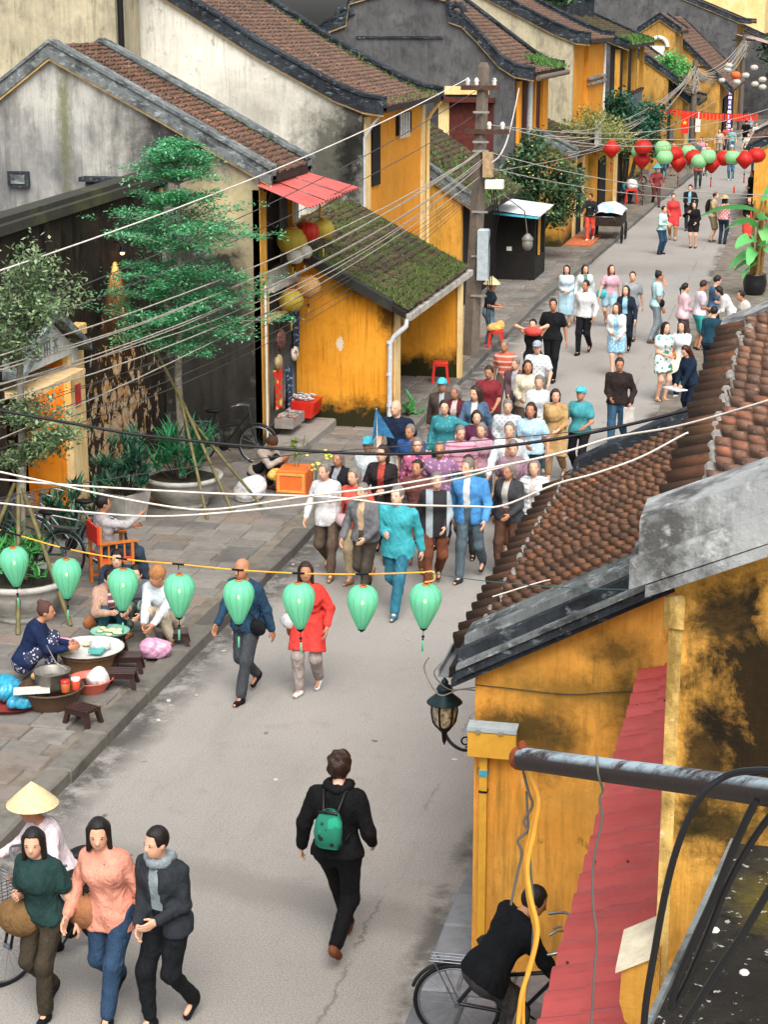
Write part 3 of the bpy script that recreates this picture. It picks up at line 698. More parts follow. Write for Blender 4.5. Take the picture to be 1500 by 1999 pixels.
b = MB(); b.box(-11.6, -10.7, 24.2, 26.3, 2.34, 2.42); part('awning_board', b, simple('warm_plank', C('d8b98c'), .8, var=.2), hG)
# characters painted on the sign
b = MB()
def strokes(b, o, ux, uz, ss, w=.02, nx=(.006, 0, 0)):
    for (a0, b0, a1, b1) in ss:
        p = Vector(o) + Vector(ux) * a0 + Vector(uz) * b0; q = Vector(o) + Vector(ux) * a1 + Vector(uz) * b1
        b.tube([p, q], w, 4, smooth=False)
GL = [[(0, 1, 1, 1), (.5, 0, .5, 1.2), (.1, .5, .9, .5), (0, 0, 1, 0)], [(0, 0, 0, 1), (0, 1, 1, 1), (1, 1, 1, 0), (0, .5, 1, .5), (.5, 0, .5, 1)], [(0, .9, 1, .9), (.2, 0, .45, .9), (.8, 0, .55, .9), (0, .45, 1, .45)]]
for k, gch in enumerate(GL): strokes(b, (-10.945, 25.02 + k * .32, 2.74), (0, .2, 0), (0, 0, .22), gch, .013)
part('painted_character', b, simple('grey_paint', C('6f7370'), .8), hG, kind='stuff')
for nm, (x, y, z0, z1), cc in (('red_paper_strip', (-10.97, 26.62, 1.75, 2.1), 'c23a30'), ('white_notice', (-10.97, 26.55, 2.45, 2.8), 'b9bcbd')):
    m = MB(); m.box(x - .012, x + .012, y - .1, y + .1, z0, z1); part(nm, m, simple(nm, C(cc), .8, var=.2), hG)
LAMP_GLOW = NT('warm_bulb'); LAMP_GLOW.bs.inputs['Emission Color'].default_value = C('ffb060'); LAMP_GLOW.bs.inputs['Emission Strength'].default_value = 14; LAMP_GLOW = LAMP_GLOW.m
def point(loc, w, r=.03, c=(1, .55, .2)):
    d = bpy.data.lights.new('bulb_light', 'POINT'); d.energy = w; d.shadow_soft_size = r; d.color = c
    o = bpy.data.objects.new('bulb_light', d); COL.objects.link(o); o.location = loc; return o
b = MB(); b.ball((-11.25, 26.0, 2.22), .05); part('lamp_bulb', b, LAMP_GLOW, hG); pl = point((-11.2, 25.8, 2.15), 9); pl.parent = hG; pl.location -= hG.location
# wall lamp that lights a streak of the black wall
hL = empty('wall_lamp', (-10.98, 28.75, 3.95), 'small lit spot lamp throwing an orange streak down the black courtyard wall', 'lamp')
b = MB(); b.tube([(-11.1, 28.75, 4.08), (-11.0, 28.75, 4.08), (-10.96, 28.75, 4.0)], .02); b.lathe([(.03, .06), (.05, -.02), (.055, -.05)], 10, (-10.96, 28.75, 3.96)); part('housing', b, simple('black_iron', C('141414'), .5, .4), hL)
b = MB(); b.ball((-10.96, 28.75, 3.9), .035); part('bulb', b, LAMP_GLOW, hL)
sd = bpy.data.lights.new('lamp_beam', 'SPOT'); sd.energy = 320; sd.color = (1, .5, .16); sd.spot_size = R(80); sd.spot_blend = .8; sd.shadow_soft_size = .03
so = bpy.data.objects.new('lamp_beam', sd); COL.objects.link(so); so.parent = hL; so.location = (.02, 0, -.1); so.rotation_euler = (0, R(14), 0)

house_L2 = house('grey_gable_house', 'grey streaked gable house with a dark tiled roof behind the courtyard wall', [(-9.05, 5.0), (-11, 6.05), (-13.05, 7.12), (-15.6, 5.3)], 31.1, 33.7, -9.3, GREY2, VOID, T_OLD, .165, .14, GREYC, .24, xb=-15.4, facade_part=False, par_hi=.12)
b = MB(); b.box(-9.42, -9.28, 31.10, 31.32, .1, 4.75); each('corner_pilaster', b, YEL, house_L2)
b = MB(); b.box(-12.5, -10.95, 30.78, 31.09, 4.86, 4.94); b.box(-12.4, -11.0, 30.85, 31.09, 4.78, 4.859); each('window_hood', b, BLACKC, house_L2)
b = MB(); b.box(-12.35, -12.2, 31.0, 31.09, 4.2, 4.77); b.box(-12.19, -11.05, 31.0, 31.09, 4.66, 4.77); each('window_frame', b, CREAM, house_L2)
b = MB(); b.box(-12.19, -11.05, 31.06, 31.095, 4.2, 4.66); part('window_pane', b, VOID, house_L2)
b = MB(); b.box(-13.95, -13.55, 31.02, 31.09, 4.72, 5.0); b2 = MB(); b2.box(-13.88, -13.62, 31.0, 31.03, 4.78, 4.94); part('vent_frame', b, BLACKC, house_L2); part('vent_block', b2, GREYC, house_L2)
# the shop between the grey house and the stall: dark opening, timber balcony boards, corrugated awning
hSh = empty('lantern_shop', (-9.5, 32.3, .1), 'narrow lantern shop with a dark open front under the red corrugated awning', 'shop')
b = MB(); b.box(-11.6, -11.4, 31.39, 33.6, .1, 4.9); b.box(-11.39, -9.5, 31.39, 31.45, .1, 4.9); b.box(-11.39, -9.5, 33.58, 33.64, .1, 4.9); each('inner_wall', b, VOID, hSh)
b = MB(); b.box(-11.3, -9.35, 31.46, 33.57, .1, .42); part('raised_floor', b, simple('shop_floor', C('5d5a55'), .8), hSh)
b = MB(); b.box(-9.36, -9.27, 31.33, 31.45, .1, 4.7); b.box(-9.36, -9.27, 33.15, 33.28, 2.5, 4.5); each('door_post', b, YEL, hSh)
b = MB(); b.box(-9.45, -9.15, 31.45, 33.9, 2.92, 3.0); b.box(-9.42, -9.36, 31.45, 33.9, 3.001, 3.2); each('balcony_board', b, simple('pale_board', C('a9a59c'), .8, var=.25), hSh)
b = MB(); b.box(-9.4, -9.28, 31.45, 33.25, 2.36, 2.46); b.box(-9.4, -9.28, 31.45, 31.56, 2.461, 2.9); b.box(-9.4, -9.28, 33.14, 33.25, 2.461, 2.9); each('transom_frame', b, CREAM, hSh)
b = MB(); b.box(-9.62, -9.6, 31.46, 33.57, 3.2, 4.6); part('shutter', b, DARKWOOD, hSh)
b = MB(); b.tube([(-9.58, 31.6, 3.4), (-9.58, 32.8, 4.6)], .025, 4); b.tube([(-9.57, 31.6, 4.3), (-9.57, 33.0, 3.9)], .025, 4); each('brace', b, simple('grey_batten', C('55504a'), .8), hSh)
def corrug(p00, p10, p11, p01, n, amp, mat, thing, name, skirt=0):
    """sheet whose waves run from edge 0 to edge 1"""
    vs = []; fs = []; p00, p10, p11, p01 = map(Vector, (p00, p10, p11, p01)); N = n * 6
    for i in range(N + 1):
        u = i / N; dz = amp * math.sin(2 * math.pi * n * u)
        for a, c in ((p00, p10), (p01, p11)): vs.append(a.lerp(c, u) + Vector((0, 0, dz)))
    for i in range(N): fs.append((2 * i, 2 * i + 2, 2 * i + 3, 2 * i + 1))
    b = MB().add(vs, fs, True); return part(name, b, mat, thing)
hAw = empty('corrugated_awning', (-8.8, 32.1, 4.7), 'faded red corrugated awning over the lantern shop front', 'awning')
for k in range(3):
    t0, t1 = k / 3, (k + 1) / 3 + .01
    f = lambda t: (-9.22, 30.75 + 2.85 * t, 4.86 + .02 * k); h2 = lambda t: (-8.18, 30.3 + 3.6 * t, 4.54 + .02 * k)
    corrug(f(t0), f(t1), h2(t1), h2(t0), 6, .022, REDMETAL, hAw, 'roof_sheet')
b = MB(); vs = []
for i in range(41):
    t = i / 40; vs += [(-9.26, 30.75 + 2.85 * t, 4.97 + .02 * (i % 2)), (-9.26, 30.75 + 2.85 * t, 4.87)]
b.add(vs, [(2 * i, 2 * i + 2, 2 * i + 3, 2 * i + 1) for i in range(40)]); part('flashing', b, simple('grey_zinc', C('77787a'), .6, .3), hAw)
b = MB(); b.tube([(-8.25, 32.6, 4.5), (-9.28, 32.6, 3.9)], .015, 5); b.tube([(-8.7, 33.0, 4.62), (-8.7, 33.0, 3.95)], .02, 5); each('strut', b, YEL, hAw)

# ---------------------------------------------------------------- the orange stall with the mossy roof
profS = [(-7.12, 2.40), (-8.3, 3.02), (-9.75, 3.78)]
hT = empty('orange_stall', (-8.4, 36, .1), 'small orange stall with a moss-covered tiled roof and a white drainpipe', 'stall')
b = MB(); b.prism([(-9.27, .1), (-9.27, 3.4), (-8.3, 2.90), (-7.43, 2.44), (-7.43, .1)][::-1], 'y', 33.3, 33.55); part('gable_wall', b, ORANGE_ST, hT)
b = MB(); b.box(-7.63, -7.40, 33.551, 34.0, .1, 2.38); b.box(-7.66, -7.6, 34.0, 34.12, .1, 2.3); each('corner_pilaster', b, CREAM, hT)
b = MB(); b.box(-7.6, -7.5, 33.98, 34.2, .1, 2.2); each('door_leaf', b, REDWOOD, hT)
b = MB(); b.prism([(-9.27, .1), (-9.27, 3.4), (-8.3, 2.9), (-7.1, 2.30), (-7.1, .1)][::-1], 'y', 38.6, 38.8); part('rear_wall', b, ORANGE_ST, hT)
b = MB(); b.box(-7.15, -7.07, 38.55, 38.81, .1, 2.3); part('wall_end', b, CREAM, hT)
b = MB(); b.box(-9.27, -9.1, 33.56, 38.59, .1, 3.0); part('back_wall', b, simple('brown_boards', C('4a2f1c'), .85, var=.3), hT)
b = MB(); b.prism(band(profS, -.12, -.01), 'y', 33.05, 39.3); part('roof_deck', b, PAN, hT)
tiles(hT, profS, 33.25, 39.4, .19, .16, .085, T_MOSS, s0=-.05)
b = MB(); b.prism(band([(-7.35, 2.52)] + profS[1:], -.12, .07), 'y', 33.0, 33.26); part('parapet', b, m_stone('wet_black_verge', C('15140f'), C('26241a'), C('39401a')), hT)
b = MB(); b.prism(band(profS, -.1, .06), 'y', 39.3, 39.5); part('parapet', b, m_stone('wet_black_verge_far', C('1b1a14'), C('2c2a20'), C('39401a')), hT)
b = MB(); b.box(-7.2, -7.02, 33.2, 39.7, 2.22, 2.34); part('fascia', b, simple('white_grey_fascia', C('aaa49a'), .85, var=.3, scale=3), hT)
PIPEW = simple('white_pipe', C('b9bdc0'), .5, var=.12)
b = MB(); b.tube([(-7.12, 33.22, 2.24), (-7.12, 33.2, 2.12), (-7.34, 33.2, 1.92), (-7.42, 33.2, 1.8), (-7.44, 33.2, .14)], .05, 8)
for z in (1.8, 1.2, .6): b.tube([(-7.44, 33.2, z - .025), (-7.44, 33.2, z + .025)], .06, 8)
part('drainpipe', b, PIPEW, hT)
MOSSG = m_stone('green_moss', C('34501a'), C('566f2a'), C('2f3d16'), .95)
def tufts(b, n, fn, h=(.03, .09), w=.012, spread=.04):
    for _ in range(n):
        p, nrm = fn(); p = Vector(p)
        for k in range(3):
            d = Vector((random.gauss(0, .6), random.gauss(0, .6), random.uniform(.5, 1.2))).normalized() * random.uniform(*h)
            s = Vector((random.gauss(0, 1), random.gauss(0, 1), 0)).normalized() * w
            q = p + Vector((random.gauss(0, spread), random.gauss(0, spread), 0)); b.add([q - s, q + s, q + d], [(0, 1, 2)])
def on_roof(prof, y0, y1, bias):
    L = plen(prof)
    def f():
        for _ in range(30):
            s = random.random(); y = random.uniform(y0, y1)
            if random.random() < bias(s, (y - y0) / (y1 - y0)): break
        x, z, tx, tz = along(prof, s * L); return (x, y, z + .045), None
    return f
b = MB(); tufts(b, 4300, on_roof(profS, 33.2, 39.45, lambda s, v: (1.0 if s < .2 else .5 if (math.sin(v * 31 + s * 7) + math.sin(s * 23 + v * 5)) > .5 else .12) + (.8 if v < .08 else 0)), (.03, .10), .013, .05)
part('moss', b, MOSSG, hT, kind='stuff')
b = MB(); tufts(b, 170, on_roof([(-9.0, 5.03), (-13, 7.13)], 33.3, 33.7, lambda s, v: .8 if .1 < s < .6 else .1), (.02, .06), .012, .06); part('moss', b, MOSSG, house_L2, kind='stuff')

# ---------------------------------------------------------------- the tall cream and yellow house behind
prof3 = [(-9.3, 5.72), (-9.75, 5.78), (-10.4, 6.02), (-12.2, 6.96), (-15.8, 9.1), (-18, 7.7)]
h3 = house('cream_yellow_house', 'tall house with a cream gable wall, bright yellow street front and long brown tiled roof', prof3, 40.9, 47.8, -9.8, WHITE3, YEL_L3, T_OLD2, .2, .165, BLACKC, .3, xb=-17.6, par_hi=.2)
b = MB(); b.box(-9.86, -9.75, 41.1, 41.55, .1, 5.5); b.box(-9.86, -9.75, 47.4, 47.8, .1, 5.5); each('corner_pilaster', b, CREAM, h3)
b = MB(); b.box(-9.82, -9.76, 41.8, 42.6, 3.9, 5.3); part('window_opening', b, VOID, h3)
b = MB(); b.box(-9.79, -9.74, 44.4, 46.0, 4.9, 5.42); part('vent_opening', b, VOID, h3)
b = MB()
for y in (44.6, 44.9, 45.2, 45.5): b.box(-9.735, -9.70, y, y + .1, 4.82, 5.42)
each('vent_bar', b, WHITEP, h3)
b = MB(); b.box(-9.8, -9.72, 41.25, 41.9, 2.5, 3.3); part('notice_board', b, WHITEP, h3)
b = MB(); b.tube([(-9.35, 40.95, 5.6), (-9.6, 41.0, 5.3), (-9.78, 41.05, 5.05), (-9.79, 41.05, 3)], .035, 7); each('downpipe', b, PIPEW, h3)
b = MB(); b.tube([(-9.35, 47.8, 5.6), (-9.6, 47.82, 5.3), (-9.7, 47.85, 5.1), (-9.7, 47.85, 1)], .055, 7); each('downpipe', b, CREAM, h3)
b = MB(); tufts(b, 260, on_roof(prof3[:5], 47.2, 47.8, lambda s, v: .9 if s < .6 else .3), (.05, .16), .02, .1); part('moss', b, MOSSG, h3, kind='stuff')
b = MB(); tufts(b, 150, on_roof(prof3[:2], 40.9, 47.7, lambda s, v: .8), (.04, .1), .02, .06); part('fern_fringe', b, MOSSG, h3, kind='stuff')
# wall further up behind the grey house (top left of the street)
hb_ = house('buff_back_house', 'buff plastered back house with a dark drainpipe rising behind the grey gable', [(-14.2, 9.6), (-17, 10.6), (-20, 9.2)], 39.2, 40.7, -14.9, GREY5, GREY5, T_OLD2, .2, .2, BLACKC, .3, xb=-20)
b = MB(); b.tube([(-14.75, 39.1, 9.4), (-14.75, 39.1, 2)], .07, 7); each('downpipe', b, simple('black_iron', C('141414'), .5, .4), hb_)
# low mossy roof behind the pole
h4b = house('low_fern_house', 'low house with a fern-grown tiled roof squeezed behind the utility pole', [(-8.3, 2.75), (-9.3, 3.4), (-11.2, 4.7), (-12.5, 4.2)], 48.4, 55.0, -8.9, YEL, VOID, T_MOSS, .2, .18, GREYC, .28, far_par=False, xb=-12.3)
b = MB(); tufts(b, 450, on_roof([(-8.3, 2.75), (-9.3, 3.4), (-11.2, 4.7)], 48.6, 54, lambda s, v: .9 if s < .25 or v < .15 else .25), (.05, .2), .03, .1); part('fern', b, simple('fern_green', C('4a7034'), .9, var=.3), h4b, kind='stuff')
# kiosk with metal roof
hK = empty('kiosk', (-8.3, 55.6, .1), 'black timber kiosk with a white and blue sheet-metal roof behind the pole', 'kiosk')
b = MB(); b.box(-9.7, -7.75, 54.3, 54.42, .1, 2.0); b.box(-7.87, -7.75, 54.421, 56.4, .1, .75); b.box(-9.7, -7.75, 56.28, 56.4, .1, 2.0); b.box(-9.82, -9.701, 54.3, 56.4, .1, 2.0); each('panel', b, simple('black_boards', C('191613'), .85, var=.3), hK)
b = MB(); b.box(-7.83, -7.77, 55.4, 55.5, .76, 2.0); b.box(-7.83, -7.77, 54.43, 54.5, .76, 2.0); each('post', b, YEL, hK)
corrug((-10.3, 53.7, 2.40), (-10.3, 56.8, 2.46), (-7.55, 56.8, 2.14), (-7.55, 53.7, 2.08), 16, .02, simple('white_metal', C('c4c8c8'), .5, var=.2), hK, 'roof_sheet')
corrug((-10.3, 53.4, 2.26), (-10.3, 53.75, 2.3), (-7.55, 53.75, 2.06), (-7.55, 53.4, 2.04), 3, .01, simple('blue_metal', C('3f93a0'), .5, var=.15), hK, 'roof_sheet')
b = MB(); b.box(-8.6, -8.45, 54.27, 54.295, 1.0, 1.12); part('sticker', b, WHITEP, hK)
# dark gable house with volutes
prof4 = [(-8.5, 6.0), (-9.1, 6.1), (-9.6, 6.4), (-10.3, 7.15), (-10.8, 7.62), (-11.2, 7.75), (-11.3, 8.4), (-12.8, 8.75), (-14.4, 8.3), (-14.5, 7.65), (-15.2, 7.4), (-16.6, 6.3)]
roof4 = [(-8.5, 6.0), (-9.1, 6.1), (-9.6, 6.4), (-12.8, 8.7), (-16.6, 6.3)]
h4 = empty('volute_gable_house', (-9.1, 62, .1), 'dark grey gable house with scrolled parapet ends and yellow street columns', 'house')
b = MB(); b.prism([(-9.1, .1)] + [(x, z - .1) for x, z in prof4[1:]] + [(-16.6, .1)], 'y', 58.5, 58.8); b.prism([(-9.1, .1), (-9.1, 6.0), (-9.6, 6.3), (-12.8, 8.6), (-16.6, 6.2), (-16.6, .1)], 'y', 65.6, 65.9); each('gable_wall', b, DARK4, h4)
b = MB(); b.prism(band(roof4, -.1, -.01), 'y', 58.6, 65.9); part('roof_deck', b, PAN, h4)
tiles(h4, roof4, 58.85, 65.6, .22, .19, .095, T_OLD2)
verge(h4, prof4, 58.42, 58.8, BLACKC, lo=-.12, hi=.16, trim=YTRIM); verge(h4, roof4, 65.5, 65.96, BLACKC, hi=.2, face=1)
b = MB()
for c in ((-11.0, 7.85), (-14.6, 7.75)):
    b.tube([(c[0] + .28 * math.cos(w) * (1 - w / 9), 58.5, c[1] + .28 * math.sin(w) * (1 - w / 9)) for w in [k * .5 for k in range(14)]], .12, 6)
each('volute', b, BLACKC, h4)
b = MB(); b.box(-14.2, -11.4, 58.44, 58.49, 7.05, 7.12); each('string_course', b, BLACKC, h4)
b = MB(); b.box(-9.35, -9.1, 58.81, 65.59, .1, 6.0); each('facade_wall', b, REDWOOD, h4)
for y, w in ((58.9, .5), (62.3, .3), (64.2, 1.3)):
    b = MB(); b.box(-9.099, -9.0, y, y + w, 2.6, 5.75); each('pilaster', b, YEL_L3, h4)
b = MB(); b.tube([(-8.9, 60.4, 5.8), (-8.9, 60.4, 2.4)], .1, 8); each('downpipe', b, PIPEW, h4)
b = MB(); b.tube([(-8.4, 58.8, 5.85), (-8.4, 66, 5.85)], .09, 7); part('gutter', b, simple('rust_gutter', C('6a5a4c'), .8, var=.3), h4)
b = MB(); b.box(-11.15, -9.75, 58.40, 58.48, 3.6, 5.1); part('window_shutter', b, REDWOOD, h4)
b = MB(); b.box(-11.5, -11.16, 58.38, 58.49, 3.6, 5.2); b.box(-11.3, -9.9, 58.36, 58.49, 5.35, 5.6); each('window_frame', b, CREAM, h4)
b = MB(); b.box(-11.6, -9.7, 58.05, 58.49, 5.12, 5.26); each('window_hood', b, REDWOOD, h4)
b = MB(); tufts(b, 260, on_roof([(-8.5, 6.0), (-9.6, 6.4)], 62.5, 65.9, lambda s, v: .9), (.08, .25), .03, .12); part('fern_fringe', b, simple('fern_green', C('4a7034'), .9, var=.3), h4, kind='stuff')
# buff gable house with yellow front
prof5 = [(-8.0, 6.9), (-8.5, 6.95), (-9.4, 7.3), (-11, 8.1), (-14, 9.6), (-17, 8)]
h5 = house('buff_gable_house', 'buff gable house with a plain yellow front above the flowering tree', prof5, 69.0, 77.8, -8.6, GREY5, YEL_L3, T_OLD2, .24, .2, BLACKC, .4, xb=-16.5, par_hi=.25)
b = MB(); b.box(-8.599, -8.45, 72.5, 77.8, .1, 6.7); each('pilaster', b, YEL_L3, h5)
b = MB(); b.box(-8.449, -8.3, 72.4, 77.9, 5.2, 5.3); b.box(-8.449, -8.3, 72.4, 77.9, 5.4, 5.48); each('string_course', b, PALEC, h5)
b = MB(); b.tube([(-8.4, 77.8, 6.7), (-8.4, 77.8, 2)], .07, 6); each('downpipe', b, WHITEP, h5)
# ground floor yellow house below it
h5b = house('low_yellow_house', 'low yellow house with a dark doorway behind the flowering tree', [(-7.6, 3.2), (-8.6, 3.7), (-11, 4.6)], 62.9, 70.5, -8.1, YEL, YEL, T_MOSS, .24, .2, GREYC, .3, xb=-10.8, gable_far=True)
b = MB(); b.box(-8.099, -8.04, 66.5, 68.0, .1, 2.6); each('doorway', b, VOID, h5b)
b = MB(); b.box(-8.099, -8.02, 65.9, 66.3, .1, 3.0); b.box(-8.099, -8.02, 68.2, 68.6, .1, 3.0); each('pilaster', b, CREAM, h5b)
b = MB(); b.box(-8.02, -7.1, 63.2, 66.4, .13, .17); part('door_step', b, simple('terracotta_floor', C('b0623c'), .8, var=.2), h5b)
h5c = house('arched_shop', 'yellow shop wall with a dark doorway beside the seated seller and red stool', [(-7.4, 3.0), (-8.6, 3.6), (-10.5, 4.3)], 70.6, 80.5, -7.8, YEL, YEL, T_MOSS, .24, .2, GREYC, .3, xb=-10.2)
b = MB(); b.box(-7.799, -7.74, 71.0, 73.4, .1, 2.5); b.box(-7.799, -7.74, 77.8, 80.0, .1, 2.6); each('doorway', b, VOID, h5c)
b = MB(); b.box(-7.799, -7.7, 76.9, 77.5, .1, 2.9); each('pilaster', b, CREAM, h5c)
b = MB(); b.box(-7.6, -7.52, 67.8, 69.6, 3.2, 4.1); b.box(-7.6, -7.5, 67.7, 69.7, 3.9, 4.0)
hSg = solo('shop_sign', b, WHITEP, 'weathered white lattice sign board standing over the flowering tree', 'sign')
# dark timber balcony house
prof6 = [(-7.7, 6.55), (-8.4, 6.8), (-10.5, 7.7), (-13, 8.6)]
h6 = house('timber_balcony_house', 'black timber balcony house with blue-grey railing panels and ferns on the eave', prof6, 80.8, 93.5, -8.5, DARK4, DARKWOOD, T_MOSS, .26, .22, BLACKC, .4, xb=-12.6)
b = MB()
for y in (81, 84.5, 88.5, 92.6): b.box(-8.3, -8.1, y, y + .3, .1, 6.4)
each('post', b, YEL, h6)
b = MB()
for k in range(5): b.box(-8.15, -8.08, 84.9 + k * 1.5, 86.2 + k * 1.5, 3.4, 4.3)
each('railing_panel', b, simple('blue_grey_panel', C('4d5a63'), .8, var=.2), h6)
b = MB(); b.box(-8.49, -8.0, 80.9, 93.4, 3.2, 3.35); b.box(-8.2, -8.05, 84.5, 92.8, 4.35, 4.45); each('balcony_floor', b, DARKWOOD, h6)
b = MB(); tufts(b, 260, on_roof(prof6[:2], 81, 93.3, lambda s, v: .9), (.1, .3), .04, .15); part('fern_fringe', b, simple('fern_green', C('4a7034'), .9, var=.3), h6, kind='stuff')
b = MB()
for y, z in ((82, 9.3), (86, 9.8), (90, 9.2)): b.box(-11.4, -10.4, y, y + 1.1, 7.6, z - .5); b.box(-11.6, -10.2, y - .2, y + 1.3, z - .5, z - .35)
each('chimney', b, BLACKC, h6)
# the far end of the street
def far_house(nm, label, prof, y0, y1, xf, wall, fac, tile=T_OLD2, **k): return house(nm, label, prof, y0, y1, xf, wall, fac, tile, .3, .28, k.pop('par', BLACKC), .4, xb=prof[-1][0] + .3, **k)
FARW = plaster('far_ochre_wall', C('a87c36'), C('bd9550'), [(1.2, .46, .66, C('5a4a2c'), .8, (1, 1, .5)), (4, .56, .7, C('33291a'), .7, (1, 1, .4))])
f1 = far_house('arch_window_house', 'small yellow upper storey with a white arched window far down the street', [(-7.2, 7.0), (-8.4, 7.8), (-9.6, 7.0)], 105, 111, -7.5, FARW, FARW, front_lip=.2)
b = MB(); b.tube([(-8.9 + .5 - .5 * math.cos(w), 104.85, 6.2 + .5 * math.sin(w)) for w in [k * .35 for k in range(10)]], .12, 6); b.box(-8.75, -8.05, 104.86, 104.99, 5.5, 6.25); part('arched_window', b, WHITEP, f1)
f2 = far_house('brown_roof_house', 'low brown tiled roof house beyond the tangle of cables', [(-6.7, 4.6), (-8.9, 6.1), (-10, 5.6)], 97, 104, -7.2, FARW, VOID, T_OLD2)
f3 = far_house('mossy_corner_house', 'mossy curved roof house with a teal door behind the red banners', [(-5.7, 3.45), (-6.3, 3.6), (-7.9, 4.75), (-9, 4.3)], 99.5, 106, -6.6, FARW, FARW, T_MOSS, par=BLACKC)
b = MB(); b.box(-6.599, -6.5, 102.3, 105.4, .1, 2.9); part('door', b, simple('teal_door', C('6fa39c'), .7, var=.15), f3)
b = MB(); b.box(-6.599, -6.45, 101.7, 102.1, .1, 3.2); each('pilaster', b, CREAM, f3)
b = MB(); b.box(-7.6, -7.0, 99.4, 99.49, 1.5, 2.2); part('notice_board', b, simple('grey_board', C('6d6a68'), .8), f3)
f4 = far_house('lantern_gate_house', 'yellow front with open dark doors and a lit vertical shop sign', [(-4.6, 3.6), (-6.0, 4.9), (-8.9, 7.6), (-11, 6.4)], 112, 132, -5.3, FARW, FARW, T_OLD2)
b = MB(); b.box(-5.299, -5.2, 116, 122, .1, 3.0); b.box(-5.299, -5.2, 125, 130, .1, 3.0); each('doorway', b, VOID, f4)
GLOWW = NT('lit_sign_face'); GLOWW.bs.inputs['Emission Color'].default_value = C('cdbcff'); GLOWW.bs.inputs['Emission Strength'].default_value = 1.0; GLOWW = GLOWW.m
b = MB(); b.box(-4.95, -4.75, 115.6, 115.9, .9, 3.6); sg_ = part('sign_box', b, simple('purple_sign', C('4b3b8c'), .6), f4)
b = MB()
for k in range(9): strokes(b, (-4.93, 115.57, 1.05 + k * .28), (.16, 0, 0), (0, 0, .16), GL[k % 3], .018)
part('sign_lettering', b, GLOWW, f4, kind='stuff')
f5 = far_house('long_grey_house', 'long grey gable house with a brown roof closing the top of the street', [(-4.6, 7.5), (-5.4, 7.55), (-9.5, 9.2), (-14.5, 11.4), (-20, 9)], 140, 152, -5.6, DARK4, FARW, T_OLD2, front_lip=.2)
corrug((-5.6, 139.6, 6.6), (-5.6, 151, 6.6), (-3.4, 151, 6.0), (-3.4, 139.6, 6.0), 14, .05, simple('pink_grey_metal', C('a08a84'), .6, var=.2), f5, 'awning_sheet')
f6 = far_house('end_yellow_house', 'dark grey building closing the far bend of the street', [(-1.2, 5.0), (-2.8, 5.8), (-6, 7.2)], 156, 185, -2.2, DARK4, DARKWOOD, T_OLD2)
f7 = far_house('pale_upper_house', 'pale yellow upper wall rising behind the long grey roof', [(-4.0, 10.5), (-7.0, 12.0), (-10, 11)], 160, 176, -4.2, CREAM, CREAM, T_OLD2)
# right side beyond the tall house: one yellow wall shows at the edge
f8 = house('right_yellow_house', 'yellow wall of a house on the right side of the street beyond the banana plant', [(-2.4, 2.7), (-1.2, 3.3), (1.5, 4.6)], 74, 84, -2.05, YEL, YEL, T_OLD2, .26, .22, BLACKC, .3, xb=1.3)
# ---------------------------------------------------------------- trees and plants
def m_leaf(name, dark, light, trans=.35, hi=None):
    t = NT(name); r = t.isl(); c = t.ramp(r, (0, dark), (.6, light), (1, hi or light)); t.col(c); t.rough(.55)
    t.bs.inputs['Specular IOR Level'].default_value = .35
    tr = t.n('ShaderNodeBsdfTranslucent'); t.l(c, tr.inputs[0]); mx = t.n('ShaderNodeMixShader'); mx.inputs[0].default_value = trans
    t.l(t.bs.outputs[0], mx.inputs[1]); t.l(tr.outputs[0], mx.inputs[2]); t.l(mx.outputs[0], t.out.inputs[0]); MAT[name] = t.m; return t.m
LEAF_TEAL = m_leaf('tiered_leaf', C('2c7a4c'), C('559e6c'), .4, C('86cc98'))
LEAF_OLIVE = m_leaf('olive_leaf', C('3a5a38'), C('7a9468'), .35, C('a8b690'))
LEAF_DARK = m_leaf('dark_leaf', C('17372a'), C('2f5f48'), .25, C('4b7f62'))
LEAF_BUSH = m_leaf('bush_leaf', C('24402e'), C('4a6a4c'), .3, C('6b8a5c'))
LEAF_YG = m_leaf('yellow_green_leaf', C('5a6230'), C('8a8f4e'), .3, C('a5a868'))
LEAF_BAN = m_leaf('banana_leaf', C('3f8f4c'), C('6bbf6e'), .4, C('9ed08a'))
BARK = simple('grey_bark', C('8a8478'), .9, var=.35, scale=10, bump=.4)
BARKD = simple('dark_bark', C('4a4238'), .9, var=.35, scale=10, bump=.4)
BAMBOO = simple('bamboo', C('6a6340'), .7, var=.3, scale=6)
def leaf_cloud(ctrs, n, L, w, mat, name, thing, spread, flat=.5, kind=None, droop=0.0):
    """n pointed leaves (two triangles folded on the midrib) scattered round the twig points"""
    ctrs = np.array(ctrs, float); idx = RNG.integers(0, len(ctrs), n)
    p = ctrs[idx] + RNG.normal(0, 1, (n, 3)) * np.array(spread)
    a = RNG.uniform(0, 2 * np.pi, n); e = RNG.normal(0, flat, n) - droop
    d = np.stack([np.cos(a) * np.cos(e), np.sin(a) * np.cos(e), np.sin(e)], 1)
    s = np.stack([-np.sin(a), np.cos(a), RNG.normal(0, .35, n)], 1); s /= np.linalg.norm(s, axis=1, keepdims=True)
    l = L * RNG.uniform(.6, 1.3, n)[:, None]; ww = w * RNG.uniform(.7, 1.2, n)[:, None]
    v = np.empty((n, 4, 3)); v[:, 0] = p; v[:, 1] = p + d * l * .5 + s * ww; v[:, 2] = p + d * l; v[:, 3] = p + d * l * .5 - s * ww
    v = v.reshape(-1, 3) - np.array(worg(thing)); f = np.arange(n * 4).reshape(n, 4)
    o = obj(name, arr_mesh(name, v, f, mat, False), thing); tag(o, kind=kind); return o
